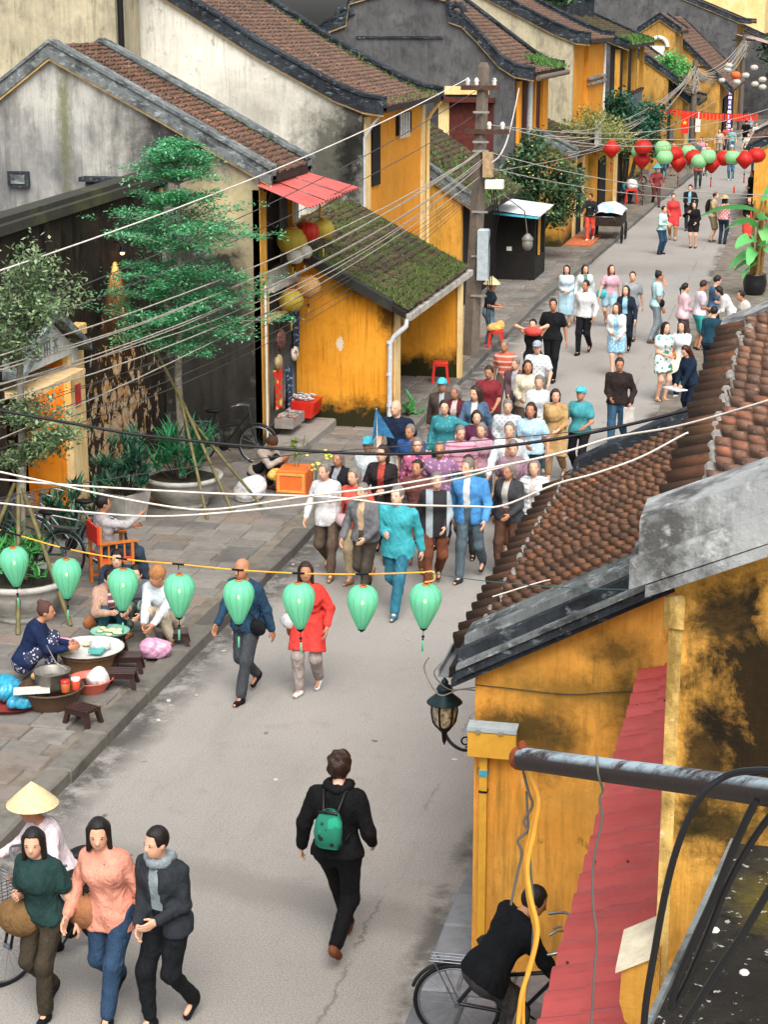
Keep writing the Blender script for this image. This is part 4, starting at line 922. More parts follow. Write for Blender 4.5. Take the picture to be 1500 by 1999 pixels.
def branch(b, p0, p1, r0, r1, sag=.1, n=5):
    p0, p1 = Vector(p0), Vector(p1); pts = []
    for i in range(n + 1):
        t = i / n; q = p0.lerp(p1, t); q.z += sag * math.sin(math.pi * t); q += Vector((random.gauss(0, .012), random.gauss(0, .012), 0)) * (0 < i < n); pts.append(q)
    b.tube(pts, [r0 + (r1 - r0) * i / n for i in range(n + 1)], 5); return pts
# the tiered teal tree
t1 = empty('tiered_tree', (-9.42, 27.0, .6), 'slender tree with flat tiers of blue-green leaves growing from the pale bowl planter', 'tree')
b = MB(); trunk = [(-9.42, 27.0, .5), (-9.41, 27.0, 1.2), (-9.45, 27.02, 2.2), (-9.38, 27, 3.3), (-9.36, 26.98, 4.4), (-9.33, 27, 5.7)]; b.tube(trunk, [.075, .065, .06, .045, .032, .012], 8); part('trunk', b, BARK, t1)
b = MB(); cl = []
def tier(z, rad, n, lean=0, cx=-9.37, cy=27.0, rise=.10, w=1.0):
    ph = random.random() * 6
    for k in range(n):
        a = ph + 2 * math.pi * k / n + random.uniform(-.25, .25); r = rad * random.choice((.5, .75, .9, 1.0, 1.1, 1.3)) * random.uniform(.85, 1.1)
        e = (cx + math.cos(a) * r, cy + math.sin(a) * r * .9, z + random.uniform(-.12, .24) * rad + rise)
        pts = branch(b, (cx, cy, z - .05), e, .016, .004, .06)
        for i, q in enumerate(pts[1:], 1):
            for m in range(3 if i > 1 else 1):
                cl.append((q.x + random.gauss(0, .06 + .07 * rad), q.y + random.gauss(0, .06 + .07 * rad), q.z + random.gauss(.02, .03)))
for z, rad, n in ((5.66, .22, 5), (5.48, .5, 8), (5.24, .66, 9), (4.88, .6, 9), (4.5, .95, 11), (4.22, 1.2, 13), (3.7, 1.05, 12), (3.34, 1.3, 14), (2.98, 1.35, 13), (2.66, .8, 8)): tier(z, rad, n)
part('branch', b, BARK, t1, kind='stuff')
leaf_cloud(cl, 32000, .068, .0165, LEAF_TEAL, 'crown', t1, (.075, .075, .026), .38)
# bamboo props
pr = empty('bamboo_prop', (-9.3, 26.6, .1), 'lashed bamboo poles propping the slender tiered tree', 'tree prop')
for a, c in (((-9.42, 26.95, 2.0), (-8.75, 26.2, .15)), ((-9.4, 26.95, 1.9), (-8.5, 26.7, .15)), ((-9.42, 27.05, 1.7), (-8.15, 27.2, .12)), ((-9.9, 26.9, 2.9), (-9.3, 26.95, 1.7))):
    m = MB(); m.tube([a, c], .026, 6); part('pole', m, BAMBOO, pr)
# the olive tree at the left edge
t2 = empty('olive_tree', (-9.62, 21.2, .6), 'small olive-green tree in the near bowl planter at the left edge', 'tree')
b = MB(); b.tube([(-9.62, 21.2, .5), (-9.6, 21.2, 1.3), (-9.52, 21.2, 2.3), (-9.5, 21.2, 3.4), (-9.45, 21.2, 4.6)], [.07, .06, .055, .045, .015], 8); part('trunk', b, BARK, t2)
b = MB(); cl = []
def clump(base, c, rad, n):
    for k in range(n):
        d = Vector((random.gauss(0, 1), random.gauss(0, 1), random.gauss(0, .55))).normalized() * rad * random.uniform(.5, 1)
        pts = branch(b, base, Vector(c) + d, .014, .004, .03)
        for q in pts[2:]:
            for m in range(2): cl.append((q.x + random.gauss(0, .08), q.y + random.gauss(0, .08), q.z + random.gauss(0, .05)))
clump((-9.5, 21.2, 3.6), (-9.35, 21.2, 4.35), .55, 14); clump((-9.5, 21.2, 3.9), (-8.95, 21.3, 4.3), .42, 10); clump((-9.5, 21.2, 3.4), (-9.7, 21.0, 3.95), .6, 13); clump((-9.5, 21.2, 4.2), (-9.2, 21.2, 4.75), .3, 7)
clump((-9.5, 21.2, 2.6), (-9.25, 21.1, 2.85), .42, 12); clump((-9.52, 21.2, 2.3), (-8.98, 21.2, 2.62), .32, 9); clump((-9.52, 21.2, 2.2), (-9.45, 21.2, 2.3), .35, 8)
part('branch', b, BARK, t2, kind='stuff')
leaf_cloud(cl, 9000, .075, .02, LEAF_OLIVE, 'crown', t2, (.07, .07, .05), .6)
pr2 = empty('bamboo_prop', (-9.3, 21, .1), 'bamboo poles propping the olive tree over the near bowl', 'tree prop')
for a, c in (((-9.6, 21.2, 2.0), (-8.85, 20.9, .15)), ((-9.6, 21.2, 1.9), (-9.35, 20.4, .15)), ((-9.65, 21.2, 1.9), (-10.3, 20.8, .2))):
    m = MB(); m.tube([a, c], .03, 6); part('pole', m, BAMBOO, pr2)
def blob_tree(name, label, cat, base, clumps, n, L, w, mat, spread, trunk=True, bark=BARKD):
    t = empty(name, base, label, cat)
    b = MB(); cl = []
    for c, r in clumps:
        branch(b, (base[0], base[1], base[2]), c, .06, .02, .2)
        k = int(60 * r * r) + 12
        for _ in range(k):
            d = Vector((random.gauss(0, 1), random.gauss(0, 1), random.gauss(0, 1))).normalized() * r * random.uniform(.55, 1.05); d.z *= .75
            cl.append(tuple(Vector(c) + d))
    if trunk: part('trunk', b, bark, t)
    leaf_cloud(cl, n, L, w, mat, 'crown', t, (spread, spread, spread * .7), .6); return t, cl
t3, cl3 = blob_tree('flowering_tree', 'dark leafy tree with yellow blossoms between the kiosk and the low yellow house', 'tree', (-8.7, 60.2, .1),
    [((-9.6, 58.8, 3.0), .75), ((-9.0, 59, 3.2), .8), ((-8.3, 59.2, 3.2), .8), ((-8.0, 59.0, 2.5), .75), ((-7.5, 59.2, 2.1), .6), ((-7.4, 59.6, 2.7), .5), ((-8.8, 58.6, 2.5), .7), ((-9.4, 58.2, 2.4), .5), ((-7.8, 58.8, 1.6), .45), ((-8.7, 59.5, 3.8), .5)], 9000, .15, .05, LEAF_BUSH, .14)
b = MB()
for k in range(60):
    p = Vector(random.choice(cl3)) + Vector((random.uniform(0, .25), -random.uniform(.1, .4), random.uniform(-.1, .15))); b.ball(p, (.034, .034, .02), 6, 4)
part('blossom', b, simple('yellow_blossom', C('cfd060'), .7, var=.2), t3, kind='stuff')
blob_tree('ivy_bush', 'dark ivy bush climbing under the timber balcony', 'bush', (-7.6, 80, .1), [((-7.9, 78.5, 3.6), .8), ((-7.4, 80, 3.2), .9), ((-7.0, 82, 3.6), .9), ((-7.2, 84, 3.0), .8), ((-7.6, 79, 2.6), .8), ((-7.0, 81.5, 2.4), .7), ((-7.9, 78.2, 4.3), .5)], 6000, .2, .07, LEAF_DARK, .2)
blob_tree('dry_vine', 'straggling yellow-green vine over the low roof beside the sign board', 'vine', (-7.9, 69.4, 2.9), [((-7.9, 67.5, 4.1), .6), ((-7.6, 69, 3.8), .7), ((-7.3, 71, 3.5), .7), ((-7.1, 72.5, 3.2), .6), ((-7.6, 70, 3.2), .6), ((-8.2, 66.5, 3.7), .5)], 4200, .16, .03, LEAF_YG, .2)
blob_tree('rooftop_shrub', 'bright green shrub sprouting between the far roofs below the arched window', 'shrub', (-7.4, 98, 5.2), [((-7.2, 98, 5.6), .5), ((-6.8, 99, 5.3), .45), ((-7.0, 98.2, 4.9), .35)], 900, .25, .06, LEAF_BAN, .2)
blob_tree('roof_ridge_tree', 'little green tree poking above the roofs at the top edge', 'tree', (-11.2, 79.5, 7.5), [((-11.1, 79, 9.0), .7), ((-10.6, 80, 8.7), .5), ((-11.6, 79.5, 8.6), .5)], 1500, .25, .08, LEAF_BUSH, .25)
blob_tree('far_corner_tree', 'green tree at the far top right end of the street', 'tree', (-2.2, 150, .1), [((-2.4, 149, 5.5), 1.3), ((-1.6, 150, 4.2), 1.4), ((-1.2, 150, 6.4), 1.2)], 2600, .4, .14, LEAF_BUSH, .4)
# bladed plants
def blades(b, base, n, L, w, spread=.9, seg=3, rise=.5):
    for _ in range(n):
        a = random.uniform(0, 2 * math.pi); d = Vector((math.cos(a), math.sin(a), 0)); sd = Vector((-d.y, d.x, 0)); l = L * random.uniform(.6, 1.15); e = random.uniform(.2, 1.1)
        p = Vector(base) + Vector((random.gauss(0, .03), random.gauss(0, .03), random.uniform(-.03, .03))); vs = []; fs = []
        for i in range(seg + 1):
            t = i / seg; q = p + d * l * t * spread * math.cos(e * (1 - .3 * t)) + Vector((0, 0, l * (math.sin(e) * t * (1 + rise) - t * t * .55 * rise)))
            ww = w * (.5 + 1.4 * t if t < .4 else 1.06 * (1 - (t - .4) / .6)) + .0012
            vs += [q - sd * ww, q + sd * ww]
        fs = [(2 * i, 2 * i + 1, 2 * i + 3, 2 * i + 2) for i in range(seg)]; b.add(vs, fs)
def rosette_plant(name, label, base, hts, n, L, w, mat, rad, cat='plant'):
    t = empty(name, base, label, cat); b = MB(); st = MB()
    for _ in range(hts):
        a = random.uniform(0, 6.28); r = rad * math.sqrt(random.random()); z = random.uniform(.1, 1) * (1.15 - .5 * r / rad)
        h = (base[0] + math.cos(a) * r, base[1] + math.sin(a) * r, base[2] + z * rad * 1.9)
        st.tube([(base[0] + math.cos(a) * r * .3, base[1] + math.sin(a) * r * .3, base[2] - .1), h], .008, 4); blades(b, h, n, L, w)
    part('stem', st, BARKD, t, kind='stuff'); part('foliage', b, mat, t, kind='stuff'); return t
rosette_plant('dracaena_plant', 'dense dark green spiky plant in the square concrete planter', (-9.95, 25.85, .66), 46, 16, .24, .019, LEAF_DARK, .46)
rosette_plant('spiky_shrub', 'low dark spiky shrub beside the orange gate jamb', (-10.5, 25.0, .15), 34, 15, .24, .022, LEAF_DARK, .42)
rosette_plant('fern_clump', 'ferny green fronds filling the pale bowl planter under the tiered tree', (-9.42, 27, .62), 34, 12, .36, .02, m_leaf('fern_leaf', C('1f5a3c'), C('3b8a5c'), .3), .42)
rosette_plant('herb_clump', 'short green herbs filling the near bowl planter', (-9.55, 21.1, .66), 26, 12, .22, .02, m_leaf('herb_leaf', C('2b6a36'), C('4c9a50'), .3), .34)
rosette_plant('wall_foot_plant', 'single broad-leaved green plant at the foot of the drainpipe', (-7.3, 34.6, .12), 5, 6, .36, .04, LEAF_BAN, .16)
# planters
CONC = simple('pale_concrete_pot', C('a29f98'), .85, var=.22, scale=5, bump=.3)
def bowl(label, c, r, h):
    t = empty('bowl_planter', c, label, 'planter', 'round concrete bowl planters'); b = MB()
    b.lathe([(r * .55, 0), (r * .62, .03), (r * .66, .08), (r * .6, .11), (r * .8, h * .35), (r * .97, h * .7), (r, h * .86), (r * 1.04, h * .88), (r * 1.05, h), (r * .94, h), (r * .9, h * .86), (r * .2, h * .8)], 28, c); part('bowl', b, CONC, t)
    b = MB(); b.lathe([(r * .91, h * .88), (.01, h * .9)], 20, c); part('soil', b, MOSSJ, t); return t
bowl('pale bowl planter under the slender tiered tree', (-9.42, 27.0, .125), .62, .52); bowl('weathered bowl planter of the olive tree at the left edge', (-9.6, 21.15, .125), .62, .56)
t = empty('square_planter', (-9.95, 25.85, .125), 'tall tapering square concrete planter holding the dense spiky plant', 'planter'); b = MB()
v = []
for z, s in ((0, .24), (.5, .33), (.5, .29), (.42, .28)):
    a = R(20); v += [(-9.95 + s * 1.2 * math.cos(a + k * math.pi / 2), 25.85 + s * 1.2 * math.sin(a + k * math.pi / 2), .125 + z) for k in range(4)]
b.add(v, [(i * 4 + k, i * 4 + (k + 1) % 4, i * 4 + 4 + (k + 1) % 4, i * 4 + 4 + k) for i in range(3) for k in range(4)] + [(12, 13, 14, 15)]); part('pot', b, CONC, t)
# banana plant on the right
bn = empty('banana_plant', (-1.3, 53.4, .5), 'banana plant with torn leaves in a black pot by the right kerb', 'banana plant')
b = MB()
for dx, dy in ((0, 0), (.13, .1), (-.1, .12), (.05, -.12)): b.tube([(-1.3 + dx, 53.4 + dy, .5), (-1.28 + dx * 1.5, 53.4 + dy, 1.7 + dx), (-1.22 + dx * 2, 53.4, 2.7)], [.06, .05, .03], 7)
each('stem', b, simple('banana_stem', C('8a6a3a'), .7, var=.3), bn)
def ban_leaf(p0, d, L, w, lift, droop):
    d = Vector(d).normalized(); sd = Vector((-d.y, d.x, 0)).normalized(); sd = (sd + Vector((0, 0, random.choice((-1, 1)) * random.uniform(.5, .9)))).normalized(); vs = []; fs = []; N = 9
    for i in range(N + 1):
        t = i / N; q = Vector(p0) + d * L * t + Vector((0, 0, lift * t - droop * t * t)); ww = w * math.sin(math.pi * (t * .92 + .05)) ** .6 * random.uniform(.85, 1.0)
        vs += [q - sd * ww + Vector((0, 0, ww * .25)), q, q + sd * ww + Vector((0, 0, ww * .25))]
    for i in range(N):
        if random.random() < .85: fs.append((3 * i, 3 * i + 1, 3 * i + 4, 3 * i + 3))
        fs.append((3 * i + 1, 3 * i + 2, 3 * i + 5, 3 * i + 4))
    return MB().add(vs, fs, True)
for p0, d, L, w, li, dr in (((-1.3, 53.3, 2.4), (-1, -.15, 0), 1.6, .2, .5, .65), ((-1.3, 53.3, 2.2), (.6, -1, 0), 1.2, .22, .5, .9), ((-1.25, 53.4, 2.6), (.3, .2, 0), .9, .2, 1.3, .3), ((-1.3, 53.2, 1.6), (-.8, -.8, 0), .8, .2, .35, .5),
                            ((-1.3, 53.2, 1.3), (-.3, -1, 0), .7, .2, .3, .6), ((-1.3, 53.3, 1.2), (-1, -.3, 0), .75, .18, .2, .6), ((-1.2, 53.2, 1.9), (.2, -1, 0), .9, .2, .5, .8), ((-1.2, 53.3, 2.7), (1, -.2, 0), 1.2, .24, 1.0, .8), ((-1.3, 53.3, 1.0), (-.9, .1, 0), .6, .16, .1, .4), ((-1.3, 53.2, 2.0), (-.9, -.6, 0), 1.1, .2, .6, .7), ((-1.25, 53.2, 1.5), (.5, -1, 0), .9, .2, .4, .6), ((-1.3, 53.2, .9), (-.5, -1, 0), .7, .18, .2, .5)):
    part('leaf', ban_leaf(p0, d, L, w, li, dr), LEAF_BAN, bn)
b = MB(); b.ball((-2.0, 53.2, 3.0), (.03, .03, .12), 6, 5); b.ball((-1.5, 53.2, 2.3), (.03, .03, .14), 6, 5); each('bud', b, simple('red_bud', C('b83a2c'), .6), bn)
b = MB(); b.lathe([(.22, 0), (.3, .1), (.34, .35), (.3, .55), (.33, .6), (.27, .58), (.1, .5)], 16, (-1.3, 53.4, 0.05)); solo('plant_pot', b, simple('black_glazed_pot', C('15161a'), .35, spec=.5), 'black glazed pot under the banana plant', 'pot')
# ---------------------------------------------------------------- utility pole and cables
WIREG = simple('grey_wire', C('9a9388'), .6, var=.2); WIRED = simple('dark_wire', C('3e3c3a'), .6); WIREW = simple('white_wire', C('c9c3ba'), .5, var=.1); WIREB = simple('black_cable', C('0c0c0e'), .35, spec=.5)
IRON = simple('black_iron', C('141414'), .5, .4); POLEM = m_stone('weathered_pole', C('4f463d'), C('6b6054'), C('2b2621'))
up = empty('utility_pole', (-7.38, 41.55, .1), 'weathered concrete utility pole with crossarms where the cables gather', 'utility pole')
b = MB(); M = Matrix.Translation((-7.38, 41.55, .1)) @ Matrix.Rotation(R(1.9), 4, 'Y')
v = []
for z, s in ((0, .15), (3.0, .125), (6.5, .095), (6.6, .06)): v += [tuple(M @ Vector((s * math.cos(R(12) + k * math.pi / 2) * 1.3, s * math.sin(R(12) + k * math.pi / 2) * 1.3, z))) for k in range(4)]
b.add(v, [(i * 4 + k, i * 4 + (k + 1) % 4, i * 4 + 4 + (k + 1) % 4, i * 4 + 4 + k) for i in range(3) for k in range(4)] + [(12, 13, 14, 15)]); part('shaft', b, POLEM, up)
for z, x0, x1 in ((6.15, -7.65, -6.8), (5.2, -7.55, -6.55)):
    m = MB(); m.box(x0, x1, 41.38, 41.48, z - .05, z + .05); part('crossarm', m, simple('rusty_crossarm', C('4a3228'), .8, var=.3), up)
for x, z in ((-7.5, 6.2), (-7.3, 6.2), (-6.9, 6.2), (-7.0, 5.25), (-6.7, 5.25)):
    m = MB(); m.lathe([(.03, 0), (.055, .03), (.04, .07), (.06, .1), (.03, .16), (.005, .17)], 9, (x, 41.42, z)); part('insulator', m, WHITEP, up)
for z in (4.95, 4.75, 5.6, 3.4, 2.4, 1.5):
    m = MB(); m.box(-7.36, -7.0, 41.36, 41.40, z, z + .045); part('clamp_band', m, simple('grey_steel_band', C('8d8a84'), .6, .3), up)
b = MB(); b.box(-7.12, -6.9, 41.3, 41.5, 4.2, 4.75); part('meter', b, simple('buff_box', C('a58a68'), .8, var=.3), up)
b = MB(); b.bbox(-7.05, -6.65, 41.25, 41.5, 3.95, 4.15, .02); part('junction_box', b, WHITEP, up)
b = MB(); b.bbox(-7.2, -6.95, 41.2, 41.45, 1.9, 3.05, .03); part('switch_box', b, simple('pale_grey_box', C('9aa5a8'), .6, var=.15), up)
b = MB()
for k in range(3): b.tube([(-6.95 + k * .05, 41.3, 4.2), (-6.85 + k * .06, 41.25, 3.4), (-6.95 + k * .05, 41.28, 2.6), (-6.98 + k * .04, 41.3, .9)], .012, 5)
part('drop_wire', b, IRON, up, kind='stuff')
b = MB(); b.ball((-6.35, 43.2, 2.52), (.13, .13, .16), 12, 8); b.lathe([(.13, .05), (.14, .1), (.05, .2), (.01, .22)], 10, (-6.35, 43.2, 2.55))
b.tube([(-7.1, 41.6, 3.6), (-6.8, 42.2, 3.75), (-6.4, 43, 3.3), (-6.35, 43.2, 2.7)], .015, 5); part('globe_lamp', b, simple('dusty_glass', C('6d6c66'), .4, spec=.5), up)
def sagline(a, c, sag, n=18):
    a, c = Vector(a), Vector(c); out = []
    for i in range(n + 1):
        t = i / n; q = a.lerp(c, t); q.z -= sag * 4 * t * (1 - t); out.append(q)
    return out
def smooth_line(pts, n=6):
    P = [Vector(p) for p in pts]; out = []
    for i in range(len(P) - 1):
        p0, p1, p2, p3 = P[max(i - 1, 0)], P[i], P[i + 1], P[min(i + 2, len(P) - 1)]
        for k in range(n):
            t = k / n; out.append(.5 * ((2 * p1) + (p2 - p0) * t + (2 * p0 - 5 * p1 + 4 * p2 - p3) * t * t + (3 * p1 - p0 - 3 * p2 + p3) * t ** 3))
    return out + [P[-1]]
def cable(pts, r, mat, label, group, name='cable', wob=0.0):
    if wob: pts = [p + Vector((0, 0, random.gauss(0, wob))) * (0 < i < len(pts) - 1) for i, p in enumerate(pts)]
    b = MB(); b.tube(pts, r, 5); return solo(name, b, mat, label, 'cable', group)
GRP = 'cables from the utility pole down to the left'
def ext(a, c, k=1.12): return tuple(Vector(a).lerp(Vector(c), k))
for (a, c, sag, r, mat, lab) in [
    ((-7.5, 41.4, 6.35), (-9.33, 20, 4.81), .25, .011, WIREW, 'topmost white cable from the pole crossarm down past the red awning'),
    ((-6.9, 41.4, 6.35), (-9.37, 20, 4.28), .35, .008, WIRED, 'thin dark wire from the top crossarm, second below the topmost white cable'),
    ((-7.4, 41.4, 5.5), (-9.38, 20, 4.05), .3, .008, WIRED, 'thin dark wire crossing the yellow house front and the red awning')]:
    cable(sagline(a, ext(a, c), sag), r, mat, lab, GRP)
for (za, zc, sag, r) in ((4.8, 3.87, .42, .011), (4.75, 3.78, .55, .009), (4.7, 3.72, .5, .011), (4.62, 3.59, .6, .009), (4.55, 3.5, .55, .010), (4.45, 3.46, .75, .010), (4.5, 3.7, .8, .008)):
    a = (-7.18 + random.uniform(-.08, .1), 41.4, za); c = (-9.4, 20, zc); cable(sagline(a, ext(a, c), sag), r, WIREG, 'pale grey cable in the sagging bundle fanning left from below the pole crossarms', GRP, wob=.006)
for (za, zc, sag, r) in ((4.2, 2.85, .45, .009), (4.1, 3.2, .6, .006), (4.0, 3.1, .7, .006), (3.95, 3.0, .8, .006), (3.9, 2.9, .85, .006), (4.05, 3.35, .75, .006)):
    a = (-7.2, 41.4, za); c = (-9.45, 20, zc); cable(sagline(a, ext(a, c), sag), r, WIRED if r < .008 else WIREG, 'thin dark wire among the lowest strands fanning left across the black wall' if r < .008 else 'lowest grey cable of the fan, crossing the orange gate jamb', GRP)
GR2 = 'cables running from the pole across the street to the right'
for (a, c, sag, r, lab) in [
    ((-7.0, 41.4, 5.35), (-1.2, 62, 4.9), .45, .012, 'upper white cable from the pole over the street to the right'),
    ((-6.7, 41.4, 5.3), (-1.2, 58, 4.6), .55, .012, 'second white cable from the pole over the street to the right'),
    ((-6.95, 41.3, 4.75), (-.9, 52, 3.0), .25, .011, 'white cable dipping from the pole over the flowering tree'),
    ((-6.9, 41.3, 4.4), (-.9, 55, 2.7), .3, .010, 'lowest white cable leaving the pole to the right'),
    ((-7.1, 41.4, 4.3), (-4.6, 95, 3.8), .5, .010, 'grey cable running from the pole along the house fronts up the street')]:
    cable(sagline(a, c, sag), r, WIREG, lab, GR2)
for k in range(9):
    a = (-7.9 + random.uniform(-.3, .3), 62 + random.uniform(-3, 3), 3.6 + random.uniform(-.4, .6)); c = (-6.0, 99, 5.2 + random.uniform(-.2, .2))
    cable(sagline(a, c, random.uniform(.5, 1.4)), .016, WIREG, 'pale cable in the tangle over the vines that climbs to the far pole', 'tangled cables up to the far pole')
for k in range(14):
    a = (-6.0, 99, 5.1 + random.uniform(-.3, .2)); c = (-4.9 + random.uniform(-.2, .2), 135, 5.6 + random.uniform(-.5, .5))
    cable(sagline(a, c, random.uniform(.4, 1.3)), .022, WIREG, 'distant cable hanging between the two far poles', 'cables between the far poles')
for (x, y, h, lab) in ((-6.0, 99, 5.6, 'far grey pole wrapped in a knot of cables above the red banners'), (-4.9, 135, 6.6, 'farthest pole with small crossarm in front of the long grey house')):
    t = empty('utility_pole', (x, y, .1), lab, 'utility pole'); b = MB(); b.tube([(x, y, .1), (x, y, h)], [.2, .13], 8); part('shaft', b, POLEM, t)
    m = MB(); m.box(x - .8, x + .8, y - .05, y + .05, h - .4, h - .28); part('crossarm', m, DARKWOOD, t)
    m = MB()
    for k in range(10): m.tube([(x + random.gauss(0, .25), y - .2, h - .3 - random.random() * 1.4) for _ in range(5)], .02, 4)
    part('cable_knot', m, WIREG, t, kind='stuff')
m = MB(); m.bbox(-5.85, -5.6, 98.7, 99, 2.0, 3.0, .03); solo('meter_box', m, WHITEP, 'white meter box on the far pole above the red banners', 'box')
# cable drooping from the dark gable house to the pole box
cable(smooth_line([(-6.896, 41.300, 4.544), (-6.932, 42.500, 4.597), (-7.170, 45.000, 4.777), (-7.954, 51.000, 5.091), (-8.931, 58.300, 5.560)]), .018, WIREW, 'white cable drooping from the dark gable corner into the pole box', GR2)
# foreground cables over the street
def fg(px, r, mat, lab, n=6): return cable(smooth_line(px, n), r, mat, lab, 'cables strung over the street in the foreground')
fg([(-6.646, 13.800, 4.535), (-5.707, 13.800, 4.416), (-5.048, 13.800, 4.346), (-3.762, 13.800, 4.293), (-2.806, 13.800, 4.321), (-1.920, 13.800, 4.460), (-1.333, 13.800, 4.598), (-0.779, 13.800, 4.763), (-0.498, 13.800, 4.854)], .0135, WIREB, 'thick black cable slung across the whole street above the crowd')
fg([(-6.748, 13.900, 3.652), (-5.863, 13.900, 3.866), (-4.131, 13.900, 4.196), (-2.216, 13.900, 4.448), (-1.343, 13.900, 4.588), (-0.785, 13.900, 4.754), (-0.578, 13.900, 4.831)], .004, WIRED, 'hair-thin dark wire just above the thick black cable')
fg([(-4.162, 8.600, 5.369), (-3.683, 8.600, 5.295), (-3.433, 8.600, 5.254), (-3.048, 8.600, 5.209), (-2.803, 8.600, 5.215), (-2.347, 8.600, 5.308), (-1.928, 8.600, 5.384), (-1.319, 8.600, 5.528), (-1.047, 8.600, 5.606), (-0.829, 8.600, 5.684), (-0.506, 8.400, 5.799), (-0.116, 8.100, 5.992), (0.138, 8.000, 6.116)], .0055, WIREW, 'white cable that climbs right over the near tiled roof')
fg([(-4.222, 8.700, 5.157), (-3.619, 8.700, 5.128), (-3.085, 8.700, 5.135), (-2.268, 8.700, 5.258), (-1.753, 8.700, 5.375), (-1.579, 8.650, 5.430), (-1.323, 8.630, 5.516), (-1.050, 8.620, 5.596)], .0055, WIREW, 'lower white cable that twists into the roof-bound one mid street')
fg([(-4.262, 8.800, 5.256), (-3.769, 8.800, 5.241), (-2.950, 8.800, 5.240), (-2.293, 8.800, 5.256), (-1.957, 8.800, 5.238), (-1.552, 8.800, 5.250), (-1.387, 8.800, 5.265), (-1.131, 8.800, 5.387), (-0.943, 8.800, 5.450), (-0.721, 8.800, 5.544), (-0.523, 8.800, 5.663), (-0.492, 8.800, 5.678)], .0055, WIREW, 'white cable sagging lowest over the blue jacket and up to the roof corner')
fg([(-2.334, 14.300, 3.023), (-1.949, 14.500, 3.121), (-1.750, 14.600, 3.149), (-1.594, 14.700, 3.219), (-1.278, 14.700, 3.270)], .007, WIREW, 'short pale cable lying over the low clay roof')
# pipe boom with hanging cables at the lower right
bm = empty('iron_pipe', (-.3, 4, 5.9), 'rusty iron pipe with peeling blue-white paint jutting in at the lower right', 'pipe')
t = NT('peeling_pipe'); c = t.mix(t.ramp(t.noise(9, 8, .75, stretch=(.35, 1, 1)), (.42, 0), (.54, 1)), C('2a1d1b'), C('8fa0a8')); z = t.sep()[2]
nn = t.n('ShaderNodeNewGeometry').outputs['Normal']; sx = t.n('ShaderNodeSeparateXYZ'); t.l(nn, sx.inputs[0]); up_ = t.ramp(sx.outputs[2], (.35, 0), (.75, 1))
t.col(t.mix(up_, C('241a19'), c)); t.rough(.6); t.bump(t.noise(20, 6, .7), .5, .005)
b = MB(); b.tube([(-0.660, 4.600, 5.677), (-0.418, 4.350, 5.770), (-0.198, 4.050, 5.887), (-0.009, 3.750, 6.003), (0.132, 3.500, 6.101)], [.0305, .031, .031, .031, .031], 14); part('pipe_body', b, t.m, bm)
b = MB(); b.tube([(-0.674, 4.620, 5.669), (-0.657, 4.600, 5.677)], .033, 12); b.ball((-0.663, 4.600, 5.710), (.012, .012, .02), 7, 5); part('rusty_end', b, simple('rust', C('7a3a1c'), .9, var=.4, scale=40), bm)
def hang(pts, r, mat, lab, cat='cable', n=6): b = MB(); b.tube(smooth_line(pts, n), r, 6); return solo('hanging_cable', b, mat, lab, cat, 'cables hanging from the iron pipe')
YELC = simple('yellow_cable', C('d99a35'), .45, spec=.5); GREYC_ = simple('grey_cable', C('5d5a55'), .55)
hang([(-0.657, 4.600, 5.671), (-0.639, 4.600, 5.628), (-0.616, 4.600, 5.560), (-0.625, 4.600, 5.472), (-0.642, 4.600, 5.364), (-0.632, 4.600, 5.273), (-0.610, 4.600, 5.174), (-0.625, 4.600, 5.071), (-0.652, 4.600, 4.957), (-0.663, 4.600, 4.778)], .0075, YELC, 'thick yellow cable hanging from the pipe end, the outer of the pair')
hang([(-0.657, 4.620, 5.641), (-0.624, 4.620, 5.554), (-0.639, 4.620, 5.454), (-0.651, 4.620, 5.353), (-0.640, 4.620, 5.254), (-0.618, 4.620, 5.140), (-0.639, 4.620, 5.027), (-0.648, 4.620, 4.930), (-0.642, 4.620, 4.769)], .0055, YELC, 'thinner yellow cable hanging beside the thick one')
hang([(-0.667, 4.630, 5.643), (-0.648, 4.630, 5.570), (-0.636, 4.630, 5.530), (-0.658, 4.630, 5.483), (-0.649, 4.630, 5.453), (-0.674, 4.630, 5.423), (-0.662, 4.630, 5.386), (-0.672, 4.630, 5.331), (-0.690, 4.630, 5.227)], .0042, GREYC_, 'short twisted grey cable dangling left of the yellow pair')
hang([(-0.655, 4.640, 5.565), (-0.640, 4.640, 5.361), (-0.627, 4.640, 5.176), (-0.640, 4.640, 4.968), (-0.675, 4.640, 4.867), (-0.680, 4.640, 4.752)], .0035, GREYC_, 'thin grey cable running down behind the yellow pair')
hang([(-0.435, 4.330, 5.818), (-0.427, 4.310, 5.773), (-0.416, 4.320, 5.728), (-0.423, 4.320, 5.702), (-0.416, 4.320, 5.647), (-0.433, 4.320, 5.532), (-0.432, 4.320, 5.418), (-0.419, 4.320, 5.318), (-0.423, 4.320, 5.201), (-0.427, 4.320, 4.976)], .0035, GREYC_, 'thin grey wire looped over the pipe and hanging before the red porch roof')
hang([(0.009, 3.550, 6.135), (-0.031, 3.570, 6.126), (-0.088, 3.600, 6.099), (-0.135, 3.600, 6.057), (-0.167, 3.600, 5.991), (-0.190, 3.600, 5.913), (-0.208, 3.600, 5.817), (-0.224, 3.600, 5.689), (-0.239, 3.600, 5.553), (-0.242, 3.600, 5.429)], .008, WIREB, 'long black cable arching off the pipe and down the corbel')
hang([(-0.031, 3.700, 6.007), (-0.067, 3.700, 5.909), (-0.109, 3.700, 5.773), (-0.153, 3.700, 5.645), (-0.184, 3.700, 5.542), (-0.189, 3.700, 5.491)], .0095, WIREB, 'black cable dropping from the pipe to the slab rim, the left of two')
